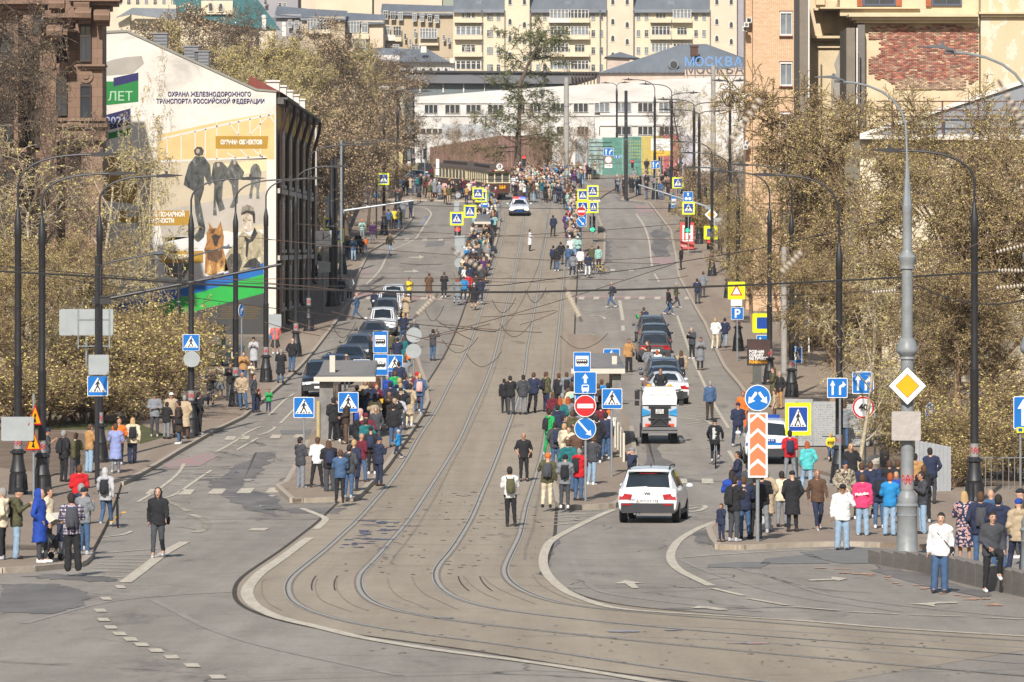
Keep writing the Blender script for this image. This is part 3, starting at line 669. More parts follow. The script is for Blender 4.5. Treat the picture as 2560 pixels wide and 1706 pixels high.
figure([(1655,1850),(1690,1835),(1720,1850),(1740,1840),(1715,1880),(1700,1935),(1680,1925),(1668,1880)],(66,54,46),7,'painted_dog');figure([(1640,1840),(1655,1830),(1670,1840),(1690,1800),(1665,1800)],(90,66,48),7,'painted_dog');figure([(1620,1960),(1740,1960),(1750,2010),(1700,2060),(1630,2040)],(104,76,54),7,'painted_dog');figure([(1630,2080),(1655,2070),(1660,2150),(1625,2150)],(206,160,102),7,'painted_dog');figure([(1700,2070),(1740,2060),(1755,2120),(1700,2140)],(206,160,102),7,'painted_dog')
figure([(1760,2130),(1770,2000),(1850,1890),(1900,1810),(1960,1850),(2010,1800),(2066,1840),(2066,2060),(1900,2130)],(176,164,134),6)
figure([(1905,1780),(1890,1700),(1900,1660),(1950,1645),(1990,1670),(1990,1760),(1960,1820),(1925,1815)],(206,190,170),7);figure([(1890,1690),(1895,1650),(1940,1610),(1985,1630),(2000,1680),(2000,1750),(1985,1750),(1980,1690),(1940,1670)],(60,56,54),8);figure([(1888,1672),(1900,1622),(1940,1606),(1985,1624),(1996,1660),(1940,1650)],(150,142,128),9)
figure([(1910,1850),(1960,1880),(1995,1780),(2020,1830),(1985,1890),(1950,1910),(1940,2020),(1925,2010),(1930,1900)],(54,52,52),8);figure([(1905,1775),(1940,1785),(1930,1796)],(236,232,226),8);figure([(1900,1725),(1918,1722),(1918,1730),(1902,1731)],(70,60,56),8);figure([(1945,1724),(1966,1724),(1964,1732),(1946,1731)],(70,60,56),8)
figure([(1770,2050),(1810,1990),(1880,1990),(1900,2060),(1880,2120),(1800,2150)],(92,86,78),7);figure([(1900,2100),(1950,2040),(2000,2020),(2040,2060),(2040,2100)],(64,62,60),7)
def mtext(t,x,y,size,c,z=3.1357,k=9,bold=0,sx=1,ry=0):
 p=W(x/z,y/z,DM);put_text(t,size*DM/F,mat('mural_ink_%d_%d_%d'%c,c,.8,var=0),(p.x,DM-.004*k,p.z),r,bold=bold,sx=sx,ry=ry,ext=.001)
mtext('ОХРАНА ЖЕЛЕЗНОДОРОЖНОГО',1642,742,15.5,(48,46,100),bold=.012,sx=.83);mtext('ТРАНСПОРТА РОССИЙСКОЙ ФЕДЕРАЦИИ',1650,797,15.5,(48,46,100),bold=.012,sx=.83)
mtext('ОХРАНА ОБЪЕКТОВ',1892,1118,14.5,(240,236,226),bold=.02,sx=.72);mtext('ОБЕСПЕЧЕНИЕ ПОЖАРНОЙ',1216,1684,15,(240,236,226),bold=.02,sx=.72);mtext('БЕЗОПАСНОСТИ',1224,1733,15,(240,236,226),bold=.02,sx=.72);mtext('КИНОЛОГИ',1420,2016,15,(240,236,226),bold=.02,sx=.74)
mtext('0 ЛЕТ',905,760,32,(168,206,172),bold=.01,ry=R(-8));mtext('2021',910,950,27,(170,176,200),bold=.01,ry=R(-8))
for i,t in enumerate(('9 ДЕКАБРЯ 1921','ПО ИНИЦИАТИВЕ Ф.Э. ДЗЕРЖИНСКОГО','ПРИНЯТ ДЕКРЕТ РЕСПУБЛИКИ «ОБ ОХРАНЕ','СКЛАДОВ, ПАКГАУЗОВ, СООРУЖЕНИЙ','НА ЖЕЛЕЗНОДОРОЖНЫХ ПУТЯХ СООБЩЕНИЯ»','В СТРУКТУРЕ НКПС БЫЛА СОЗДАНА','ОХРАНА ВООРУЖЕННАЯ ПУТЕЙ СООБЩЕНИЯ')):
 mtext(t,1900-i*6,2390+i*18,4.6,(150,124,60),k=8)
DA=860.0;r=bld('apartment_house','long cream apartment house with glazed balconies and stair towers, above the street end')
m=MB();wbox(m,1133,1842,26,470,DA,14);m.build('wall',M_CREAM,r)
for x0,x1 in((1262,1324),(1518,1583),(1775,1842)):
 m=MB();wbox(m,x0,x1,-60,470,DA-.5,14);m.build('stair_tower',M_CREAM2 if x0!=1262 else M_CREAM,r)
for x0,x1 in((1133,1262),(1324,1518),(1583,1775)):
 m=MB();a=W(x0,28,DA);b=W(x1,-40,DA);m.add([(a.x,DA-.8,a.z),(b.x,DA-.8,a.z),(b.x,DA+9,b.z),(a.x,DA+9,b.z)],[(0,1,2,3)])
 m.box(a.x,b.x,DA-.9,DA-.6,a.z-.3,a.z+.25);m.build('roof',M_ROOFB,r)
 m=MB();c_=(x0+x1)/2;wbox(m,c_-10,c_+8,2,14,DA+2,2);m.build('dormer',M_ROOFB,r)
rnd=random.Random(3)
FY=(42,84,127,170)
for cx in(1170,1222,1345,1362,1483,1503,1596,1616,1740,1760,1228,1246):
 for y in FY:window(r,cx,y,10 if cx not in(1170,)else 18,19,DA,glass=rnd.choice((M_GLASSD,M_GLASSL)),panes=2)
for x0,x1,odd in((1136,1206,0),(1372,1424,1),(1424,1474,0),(1626,1678,0),(1680,1730,1)):
 for i,y in enumerate(FY):
  b_=MB();wbox(b_,x0,x1,y+4,y+15,DA-1.2,1.2);o=b_.build('balcony',rnd.choice((M_CREAM,M_WHITE,M_CREAM)),r)
  if(i+odd)%2 or rnd.random()<.5:
   window(r,(x0+x1)/2,y-7,(x1-x0)*.92,21,DA-1.0,M_WHITE,rnd.choice((M_GLASSL,M_GLASSD)),'bar',5)
  else:window(r,(x0+x1)/2,y-6,(x1-x0)*.5,18,DA,M_WHITE,M_GLASSD,'bar',3)
for tx in(1293,1550,1810):
 for i,y in enumerate((4,50,92,134,176)):
  window(r,tx-18,y+(4 if i else 0),11,18,DA-.5,style='arch');window(r,tx+18,y+(12 if i else 0),11,18,DA-.5,style='arch')
for x in(1205,1262,1326,1500,1517,1584,1775):
 m=MB();a=W(x,26,DA);m.box(a.x-.07,a.x+.07,DA-.9,DA-.75,a.z-16,a.z);m.build('drainpipe',M_ROOFG,r)
m=MB();wbox(m,1842,1865,-50,470,DA+1,14);m.build('side_wall',M_LILAC,r)
r=bld('apartment_house','tan stepped apartment wings with tin roofs and balconies, rising above the brown trees')
for x0,x1,yt,D,mm in((955,1133,30,885,M_TANW),(858,958,52,870,M_CREAM2),(755,862,42,865,M_TANW),(690,757,36,875,M_LILAC),(640,745,-40,900,M_LILAC),(790,930,-50,900,M_CREAM),(1010,1105,-40,905,M_CREAM2),(560,700,60,880,M_CREAM)):
 m=MB();wbox(m,x0,x1,yt,480,D,14);m.build('wall',mm,r)
 m=MB();a=W(x0-3,yt+2,D);b=W(x1+3,yt-26,D);m.add([(a.x,D-.9,a.z),(b.x,D-.9,a.z-.4),(b.x,D+8,b.z-.4),(a.x,D+8,b.z)],[(0,1,2,3)]);m.box(a.x,b.x,D-.8,D-.5,a.z-.5,a.z-.1);m.build('roof',M_ROOFB,r)
for x,y,w_,h_,p_,D in((964,38,12,22,2,884),(982,40,12,20,2,884),(1001,41,12,20,2,884),(1036,44,11,20,2,884),(1055,45,11,20,2,884),(1074,46,11,20,2,884),(1092,48,11,20,2,884),(1071,84,44,26,6,883),(1110,95,7,16,1,884),(1122,102,7,16,1,884),
     (1013,92,6,16,1,884),(1026,106,6,16,1,884),(1038,84,6,26,1,884),(993,78,20,24,3,884),(968,76,14,24,2,884),(1038,120,20,18,2,884),(884,68,30,28,4,869),(912,70,16,26,2,869),(783,60,30,26,4,864),(808,62,30,26,4,864),
     (725,60,10,20,2,874),(742,62,10,20,2,874),(700,14,8,14,1,899),(712,14,8,14,1,899),(664,6,8,14,1,899),(968,120,16,18,2,884),(990,120,16,18,2,884),(900,110,30,20,4,869)):
 window(r,x,y,w_,h_,D,glass=rnd.choice((M_GLASSD,M_GLASSL)),panes=p_)
for x0,x1,y0,y1,D,mm in((1048,1096,98,114,885,M_CREAM),(955,988,88,102,885,M_WHITE),(988,1004,92,104,885,M_CREAM),(880,922,84,98,870,M_CREAM),(770,826,74,84,865,M_CREAM)):
 m=MB();wbox(m,x0,x1,y0,y1,D-1.2,1.2);m.build('balcony',mm,r)
r=bld('church_annex','pale yellow annex with small arched windows under a teal pyramid roof');D=820.
m=MB();wbox(m,430,640,3,480,D+2,10);m.build('wall',M_CREAM,r)
m=MB();wpoly(m,[(575,-80),(600,-60),(702,76),(560,60),(430,24),(440,-40)],D,1);m.build('roof',M_TEAL,r)
m=MB();wbox(m,503,582,2,36,D-.5,2);m.build('dormer',M_CREAM,r)
for x in(527,552):window(r,x,18,13,24,D-.6,style='arch')
for x,y in((660,48),(710,66)):
 m=MB();wbox(m,x-5,x+5,y,y+26,D-3,1.2);m.ball(W(x,y-4,D-2.5),.45);m.build('turret',M_WHITE,r)
r=bld('apartment_slab','pale high apartment slab far behind the teal roof at the upper left');m=MB();wbox(m,240,1012,-90,480,940.,14);m.build('wall',M_CREAM2,r);rnd=random.Random(2)
for i in range(12):window(r,300+i*22,6,9,16,940.,glass=rnd.choice((M_GLASSD,M_GLASSL)))
r=bld('low_house','cream house with a blue tin roof half hidden behind the hillside trees');D=780.
m=MB();wbox(m,296,440,12,480,D,10);wbox(m,296,325,25,480,D-1,2);m.build('wall',M_CREAM,r);m=MB();wpoly(m,[(290,44),(330,20),(440,22),(440,50),(325,36)],D-3,1);m.build('roof',M_ROOFB,r)
r=bld('low_house','white low house with wide blue-grey hipped tin roof below the apartment wings');D=740.
m=MB();wbox(m,1000,1136,154,480,D,10);wbox(m,880,1000,138,480,D,10);m.build('wall',M_PLAST,r)
m=MB();a=W(870,156,D);b=W(1125,156,D);t0=W(912,116,D);t1=W(1068,120,D);m.add([(a.x,D-1,a.z),(b.x,D-1,b.z),(t1.x,D+5,t1.z),(t0.x,D+5,t0.z),(a.x,D+11,a.z),(b.x,D+11,b.z)],[(0,1,2,3),(0,3,4),(1,5,2),(4,3,2,5)]);m.build('roof',M_ROOFB,r)
m=MB()
for i in range(13):a=W(1012+i*9,144,D-1.2);m.box(a.x-.04,a.x+.04,D-1.2,D-1.12,a.z-.9,a.z)
a=W(1010,144,D-1.2);b=W(1122,144,D-1.2);m.box(a.x,b.x,D-1.2,D-1.12,a.z-.05,a.z);m.build('roof_railing',M_ROOFG,r)
m=MB();wbox(m,1052,1066,116,132,D-.5,1);wbox(m,1125,1135,146,158,D-1,1);m.build('chimney',M_WHITE,r)
for i in range(6):window(r,1020+i*19,175,8,8,D,M_PLAST,M_GLASSD,'plain',1)
r=bld('hall','long hall with a flat slanting grey roof and clerestory glazing behind the larch');D=650.
m=MB();wbox(m,1012,1432,208,400,D,12);m.build('wall',mat('hall_glazing',(112,122,124),.4,var=.15,scale=.3),r)
m=MB();wpoly(m,[(1000,179),(1495,183),(1495,188),(1425,210),(1000,208)],D-1,16);m.build('roof',M_ROOFG,r);m=MB();wpoly(m,[(995,176),(1500,180),(1500,184),(995,181)],D-1.4,16);m.build('fascia',mat('dark_fascia',(66,64,66),.6),r)
for x in(1050,1108,1159,1212,1266,1315,1360):
 m=MB();wbox(m,x-1.6,x+1.6,208,232,D-.2,.2);m.build('mullion',M_WHITE,r)
m=MB()
for i in range(9):wbox(m,1428+i*8,1431+i*8,182,212,D-2.2-i*.01,.5)
m.build('timber_post',mat('dark_timber',(86,72,62),.9),r)
DW=612.0;r=bld('office_building','long weathered white building with two bands of windows and blue rooftop letters');wt=gbot(DW)
m=MB();wpoly(m,[(1032,243),(1300,222),(1500,210),(1500,wt),(1032,wt)],DW,25);m.build('wall',M_PLAST,r)
m=MB();wpoly(m,[(1500,211),(1640,200),(1870,190),(1990,190),(1990,wt),(1500,wt)],DW-.4,25);m.build('wall',M_PLAST,r)
m=MB();wbox(m,1500,1712,181,215,DW+2,20);wbox(m,1712,1870,174,200,DW+1,8);m.build('attic_storey',mat('stained_plaster',(206,188,174),.9,var=.12,scale=.8),r)
m=MB();a=[W(x,y,DW+z)for x,y,z in((1494,183,1.5),(1712,182,1.5),(1870,166,1.5),(1900,166,1.5),(1700,112,9),(1765,110,9),(1494,183,20),(1900,160,20))]
m.add(a,[(0,1,4),(1,2,3,5,4),(0,4,6),(3,7,5),(6,4,5,7)])
for i in range(26):
 x=1520+i*14;yt=max(112,182-(x-1494)*.36)if x<1700 else 112+max(0,x-1765)*.45
 p,q=W(x,181,DW+1.4),W(min(1765,x+(1700-x)*.25 if x<1700 else x-6),yt+6,DW+8.6);m.tube([p,q],.05,3)
m.build('roof',M_ROOFB,r)
m=MB();wbox(m,1727,1745,117,140,DW+3,1.5);wbox(m,1725,1747,113,118,DW+2.9,1.7);m.build('chimney',mat('chimney_brick',(96,70,60),.9),r)
m=MB();q=W(1684,161,DW+2.4);m.tube([(q.x,DW+2.2,q.z),(q.x,DW+4,q.z)],.62,14);d_=m.build('dormer',M_ROOFB,r);m=MB();m.tube([(q.x,DW+2.1,q.z-.05),(q.x,DW+2.25,q.z-.05)],.42,12);m.build('pane',M_GLASSD,d_)
M_BLUEL=mat('blue_letters',(108,156,214),.5,var=0)
for i,ch in enumerate('МОСКВА'):
 q=W(1724+i*24.3,156,DW-.2);me=text_mesh(ch,32*DW/F,M_BLUEL,.05,'CENTER',.015);ob('letter',me,r,(q.x,q.y,q.z),(R(90),0,0))
m=MB()
for i in range(8):a=W(1716+i*20,176,DW-.1);m.box(a.x-.03,a.x+.03,DW-.12,DW-.06,a.z-.2,a.z+.5)
a=W(1712,172,DW);b=W(1866,170,DW);m.box(a.x,b.x,DW-.14,DW-.08,a.z,a.z+.08);m.build('sign_frame',M_ROOFG,r)
z3=.3189
for a_,b_ in((140,228),(310,415),(480,598),(645,765),(815,935),(985,1105),(1150,1262)):
 window(r,1280+(a_+b_)/2*z3,269,(b_-a_)*z3,24,DW-(.4 if a_>640 else 0),M_WHITE,M_GLASSD if a_ not in(645,815,1150)else M_GLASSL,'plain',3)
for a_,b_ in((1320,1425),(1480,1600),(1645,1765),(1815,1940),(2050,2105)):window(r,640+(a_+b_)/2*z3,273,(b_-a_)*z3,22,DW,M_WHITE,M_GLASSD,'plain',3)
for a_,b_ in((350,430),(510,600),(680,768),(820,940),(985,1105),(1155,1272)):window(r,1280+(a_+b_)/2*z3,327,(b_-a_)*z3,21,DW-(.4 if a_>680 else 0),M_WHITE,M_GLASSD,'plain',3)
m=MB();wbox(m,1500,1700,286,289,DW-.6,.4);wbox(m,1500,1700,311,315,DW-.6,.4);wbox(m,1500,1700,252,255,DW-.6,.4);wbox(m,1040,1499,256,259,DW-.15,.2);wbox(m,1040,1499,288,291,DW-.15,.2);m.build('sill_band',M_PLAST,r)
window(r,1080,328,60,12,DW,M_WHITE,M_GLASSD,'plain',4)
m=MB();wbox(m,1036,1046,300,322,DW-.6,.5);m.build('air_duct',mat('duct',(140,146,152),.4,.5),r)
r=bld('annex','small plastered annex with a grey hipped roof beside the big tin roof');D=700.
m=MB();wbox(m,1518,1574,143,480,D,6);m.build('wall',mat('stained_plaster',(206,188,174)),r)
m=MB();a=[W(*q,D)for q in((1512,143),(1600,146),(1552,128))];m.add([a[0]+Vector((0,-.6,0)),a[1]+Vector((0,-.6,0)),a[2]+Vector((0,3,0)),a[0]+Vector((0,7,0)),a[1]+Vector((0,7,0))],[(0,1,2),(0,2,3),(1,4,2),(3,2,4)]);m.build('roof',M_ROOFB,r)
D=575.;r=bld('classical_house','pale yellow classical house with white pilasters behind brown trees');M_YEL=mat('pale_yellow_wall',(214,200,142),.9,var=.06)
m=MB();wbox(m,900,1012,215,gbot(D),D,14);m.build('wall',M_YEL,r)
m=MB();wbox(m,880,1018,208,226,D-.5,15);wbox(m,900,1016,322,328,D-.3,.4);m.build('cornice',M_WHITE,r)
m=MB();wpoly(m,[(870,208),(905,198),(960,192),(1000,200),(1025,209)],D-.9,16);m.build('roof',mat('brown_roof',(92,70,62),.8),r)
for x in(905,965,1006):
 m=MB();wbox(m,x-4,x+4,226,322,D-.15,.2);m.build('pilaster',M_WHITE,r)
window(r,980,302,18,42,D,M_WHITE,M_GLASSD,'bar',2);window(r,935,302,18,42,D,M_WHITE,M_GLASSD,'bar',2)
m=MB();q=W(981,253,D);m.tube([(q.x,D+.1,q.z),(q.x,D-.1,q.z)],.35,12);m.build('medallion',M_WHITE,r)
r=bld('pavilion','small timber pavilion with a grey tent roof behind the left crowd');D=530.
m=MB();a=[W(*q,D)for q in((962,372),(1034,370),(1000,352))];m.add([a[0],a[1],a[2]+Vector((0,2,0)),a[0]+Vector((0,4,0)),a[1]+Vector((0,4,0))],[(0,1,2),(0,2,3),(1,4,2),(3,2,4)]);m.build('roof',mat('grey_brown_roof',(108,96,90),.8),r)
for x in(968,985,1010,1028):
 m=MB();wbox(m,x-1.5,x+1.5,371,gbot(D),D,.12);m.build('post',mat('dark_timber',(86,72,62)),r)
D=590.;M_FENR=mat('red_brown_boards',(128,98,86),.85,var=.2,scale=.6);M_CORR=mat('corrugated_sheet',(186,190,194),.5,.3,var=.08)
r=bld('board_fence','long red-brown board fence behind the tram and the bare shrubs','fence')
for i in range(30):
 x=1075+i*10.2;yt=338 if x>1200 else 352-(x-1075)*.05
 m=MB();wbox(m,x,x+10,340+max(0,1240-x)*.17+max(0,x-1290)*.04,gbot(D),D+(i%2)*.06,.1);m.build('board',M_FENR,r)
r=bld('sheet_fence','pale corrugated sheet fence standing above the red boards','fence')
for i in range(13):
 x=1105+i*10.5;m=MB();wbox(m,x,x+10.2,312,346,D+1+(i%2)*.08,.1);m.build('panel',M_CORR,r)
r=bld('hoarding','painted hoarding in silver, teal, yellow and red before the white building','fence');D=585.
M_TG=mat('teal_graffiti',(92,142,128),.7,var=.3,scale=1.2,vec=(1,1,2));M_YG=mat('yellow_corrugated',(196,176,96),.6,var=.15,scale=1.5,vec=(4,4,1));M_RG=mat('red_graffiti',(190,98,104),.7,var=.25,scale=.8);M_PG=mat('pale_lilac_graffiti',(190,188,200),.7,var=.2,scale=.8)
for x0,x1,y0,y1,mm in((1438,1470,350,405,M_CORR),(1470,1506,347,405,mat('silver_teal',(160,186,184),.5,.2,var=.25,scale=1)),(1506,1556,344,405,M_TG),(1556,1604,342,405,M_TG),(1604,1632,341,402,M_YG),(1632,1658,340,398,M_YG),(1658,1696,338,405,M_RG),(1696,1712,338,405,M_PG),(1712,1735,340,405,M_PG)):
 m=MB();wbox(m,x0,x1-.6,y0,gbot(D),D,.15);p_=m.build('panel',mm,r)
 n=int((x1-x0)/6);m=MB()
 for k in range(n):wbox(m,x0+k*6+1,x0+k*6+2.4,y0+2,y1,D-.06,.05)
 m.build('rib',mm,p_)
m=MB()
for x in range(1562,1602,6):
 for y in range(352,400,8):wbox(m,x,x+2.4,y,y+4,D-.09,.03)
m.build('painted_windows',mat('mural_yellow_dots',(186,180,90),.8),r)['kind']='stuff'
m=MB()
for y in(356,366,376,388,398):wbox(m,1472,1530,y,y+1.2,D-.08,.03)
m.build('painted_blocks',mat('black_lines',(50,60,62),.8),r)
DB=345.0;r=bld('brick_block','tall light-brick block with white windows and small air conditioners, right of street');gb=gbot(DB)
g=N('light_brick',.9);br=g.n.new('ShaderNodeTexBrick');br.inputs['Scale'].default_value=1;br.inputs['Brick Width'].default_value=.27;br.inputs['Row Height'].default_value=.085;br.inputs['Mortar Size'].default_value=.012;br.inputs['Bias'].default_value=-.1
br.inputs['Color1'].default_value=col(236,204,168);br.inputs['Color2'].default_value=col(220,182,144);br.inputs['Mortar'].default_value=col(168,132,104)
s_=g.n.new('ShaderNodeSeparateXYZ');c_=g.n.new('ShaderNodeCombineXYZ');g.l.new(g.tc,s_.inputs[0]);g.l.new(g.math('ADD',s_.outputs[0],s_.outputs[1]),c_.inputs[0]);g.l.new(s_.outputs[2],c_.inputs[1]);g.l.new(c_.outputs[0],br.inputs['Vector'])
M_BRK=g.out(g.mix(g.ramp(g.noise(.4,4),(.35,0.0),(.7,.3)),br.outputs[0],(228,192,156)),None,br.outputs['Fac'],.3,-.01)
m=MB();wbox(m,1882,1990,-80,gb,DB,5);wbox(m,1864,1882,-80,gb,DB+1.2,3);m.build('wall',M_BRK,r)
m=MB();wbox(m,1990,2000,-80,gb,DB+.5,4);m.build('side_wall',mat('dark_grey_render',(124,118,114),.9,var=.1),r)  # plain darker grey for the narrow side walls
for y in(60,186,312,438,560):
 window(r,1965,y,31,60,DB,M_WHITE,M_GLASSL if y!=312 else M_GLASSD,'plain',2)
 m=MB();wbox(m,1948,1982,y+30,y+33,DB-.2,.2);wbox(m,1948,1982,y-33,y-30,DB-.06,.1);m.build('sill',mat('dark_red_sill',(110,56,50),.7),r)
for x,y in((1871,52),(1866,62),(1862,72),(1870,236),(1864,244),(1868,358),(1864,368),(1874,50)):
 m=MB();wbox(m,x-6,x+6,y-6,y+6,DB-.2+(x%3)*.3,.35);a_=m.build('air_conditioner',M_WHITE,r);m=MB();q=W(x,y,DB-.2+(x%3)*.3);m.tube([(q.x,q.y-.02,q.z),(q.x,q.y,q.z)],.11,10);m.build('fan_grille',M_ROOFG,a_)
m=MB()
for y in(240,505):wbox(m,1882,1990,y,y+3,DB-.08,.1)
m.build('string_course',M_BRK,r)
DP=300.0;r=bld('flaking_mansion','flaking cream mansion wall with a large patch of bare red brick and cornices');gb=gbot(DP)
g=N('flaking_cream',.95);n1=g.noise(.9,6,g.vec(1.2,1,.7),.7);n2=g.noise(.5,5,g.vec(1.6,1,.5),.65)
f1=g.ramp(n1,(.5,0.0),(.53,1.0));M_FLAKE=g.out(g.mix(f1,g.mix(g.ramp(n2,(.3,0.0),(.7,1.0)),(212,190,150),(222,204,172)),(228,214,192)),None,f1,.5,.02)
M_CREAMP=mat('aged_cream_plaster',(222,202,168),.95,var=.12,scale=.8,bump=.1)
M_BRICKR=N('old_red_brick',.95);_v=M_BRICKR.n.new('ShaderNodeObjectInfo');at=M_BRICKR.n.new('ShaderNodeVertexColor');at.layer_name='tint';M_BRICKR=M_BRICKR.out(at.outputs[0])
m=MB();wbox(m,2022,2160,-80,gb,DP+4,3);wbox(m,2160,2448,34,gb,DP+.15,3);wbox(m,2100,2448,-80,40,DP+1.5,3);m.build('wall',M_CREAMP,r)
m=MB();wbox(m,2452,2700,-80,gb,DP,20);m.build('wall',M_FLAKE,r)
for x0,x1,y0,y1,pr in((2122,2446,36,42,1.1),(2130,2446,42,50,.8),(2140,2446,50,58,.5),(2448,2700,30,35,.5),(2452,2700,35,42,.3),(2036,2130,20,26,1.0-4),(2030,2130,90,96,.8-4),(2034,2130,96,102,.5-4),(2040,2130,116,120,.2-4),(2050,2300,18,22,.3-1.5)):
 m=MB();wbox(m,x0,x1,y0,y1,DP-pr,2);m.build('cornice',M_CREAMP,r)
m=MB();wbox(m,1999,2020,-80,gb,DP-2,6);m.build('slab_wall',mat('grey_slab_panels',(134,124,112),.9,var=.12,scale=1.5),r)
m=MB();wbox(m,2116,2138,70,gb,DP-3,6);m.build('slab_wall',mat('grey_slab_panels',(134,124,112)),r);m=MB();wbox(m,2144,2162,62,gb,DP-1,4);m.build('side_wall',mat('dark_grey_render',(124,118,114)),r)
for x in(2019,2139):
 m=MB();a=W(x,-80 if x<2100 else 72,DP-2.2);m.box(a.x-.03,a.x+.05,a.y-1.1,a.y-1,gz(DP),a.z);m.build('white_pipe',M_WHITE,r)
for x,w_ in((2198,84),(2366,76)):window(r,x,-20,w_,70,DP+1.5,mat('slate_frame',(84,92,112),.6),M_GLASSD,'bar',2)
for x0,x1 in((2143,2156),(2240,2254),(2315,2328)):m=MB();wbox(m,x0,x1,-60,16,DP+1.3,.3);m.build('brick_jamb',mat('jamb_brick',(176,100,66),.9,var=.25,scale=4),r)
m=MB();wbox(m,2040,2062,-40,12,DP+3.6,.4);wbox(m,2068,2090,4,18,DP+3.7,.4);wbox(m,2094,2120,4,18,DP+3.7,.4);wbox(m,2060,2080,34,84,DP+3.8,.3);wbox(m,2096,2126,34,84,DP+3.8,.3);m.build('panel_moulding',M_CREAMP,r)
m=MB();wpoly(m,[(2100,124),(2124,118),(2124,300),(2080,300),(2078,200),(2092,180),(2086,160)],DP+3.85,.2);m.build('cement_patch',mat('cement',(168,164,156),.95,var=.15,scale=1,bump=.3),r)
bw=10.2;bh=3.6;m=MB();cols=[];rnd=random.Random(5)
pal=[(142,92,80),(154,98,82),(132,88,80),(164,114,94),(150,124,106),(178,152,126),(140,106,94),(160,104,84)]
row=0;y=62
while y<222:
 x=2166+(row%2)*bw/2
 while x<2440:
  edge=10*math.sin(y*.08)+6*math.sin(y*.31);top=62+5*math.sin(x*.05);bot=196+9*math.sin(x*.06)+5*math.sin(x*.19)
  blob=(x<2195+4*math.sin(y*.4)and 96<y<138)
  if x>2166 and x<2438+edge*.3 and y>top and(y<bot or(y<222 and 2235<x<2410))and not blob:
   d=rnd.uniform(.0,.05);wbox(m,x+.35,x+bw-.35,y+.35,y+bh-.2,DP-.02-d+.1,.2)
   c=rnd.choice(pal if y<bot else pal[4:6]);k=rnd.uniform(.8,1.15)
   if rnd.random()<.25 and y<90:c=(166,142,116)
   cols+=[tuple(lin(min(255,v*k))for v in c)+(1,)]*24
  x+=bw
 y+=bh;row+=1
o=m.build('exposed_brickwork',M_BRICKR,r);o['kind']='stuff'
ca=o.data.color_attributes.new('tint','BYTE_COLOR','CORNER');ca.data.foreach_set('color_srgb' if False else 'color',np.array(cols,dtype=np.float32).ravel())
D=262.;r=bld('yellow_annex','low yellow annex with a slanting grey metal roof and rusty railing, behind right trees')
m=MB();wbox(m,2150,2760,350,gbot(D),D,12);m.build('wall',M_CREAM,r)
m=MB();wpoly(m,[(2330,280),(2560,205),(2760,150),(2760,338),(2150,350),(2200,330)],D-.8,1.0);rf=m.build('roof',mat('galvanised_roof',(150,154,160),.5,.4,var=.08,scale=.5),r)
m=MB();wpoly(m,[(2150,334),(2330,276),(2560,198),(2760,142),(2760,152),(2560,210),(2330,286),(2150,342)],D-1.0,.3);wpoly(m,[(2150,338),(2760,334),(2760,346),(2150,348)],D-1.3,.5);m.build('verge_trim',M_WHITE,r)
M_RUST=mat('rusty_railing',(108,70,58),.8,var=.2)
m=MB()
for x in(2230,2356,2446,2536,2600):a=W(x,254,D-2);m.box(a.x-.04,a.x+.04,D-2.05,D-1.97,a.z-1.6,a.z)
for y in(254,276,292):a=W(2190,y,D-2);b=W(2640,y,D-2);m.box(a.x,b.x,D-2.05,D-2.0,a.z-.03,a.z+.03)
m.build('railing',M_RUST,r)
M_BARK=mat('grey_brown_bark',(150,126,100),.95,var=.3,scale=4,bump=.4);M_BARKD=mat('dark_bark',(104,90,78),.95,var=.3,scale=4,bump=.4);M_BARKL=mat('pale_bark',(196,182,156),.95,var=.3,scale=5,bump=.3)
M_BUD=[mat('bud_%s'%n,c,.8,var=0)for n,c in(('olive',(200,190,104)),('straw',(224,204,134)),('tan',(186,162,112)),('dull',(166,148,92)))]
M_KEY=[mat('dry_key_%s'%n,c,.85,var=0)for n,c in(('pink',(208,182,150)),('tan',(196,170,128)),('brown',(160,138,106)))]
M_WIL=[mat('spring_leaf_%s'%n,c,.8,var=0)for n,c in(('yellow',(212,194,122)),('green',(186,170,104)),('dull',(164,146,100)))]
M_LAR=[mat('larch_needles_%s'%n,c,.85,var=0)for n,c in(('light',(142,150,92)),('dark',(108,122,70)))]
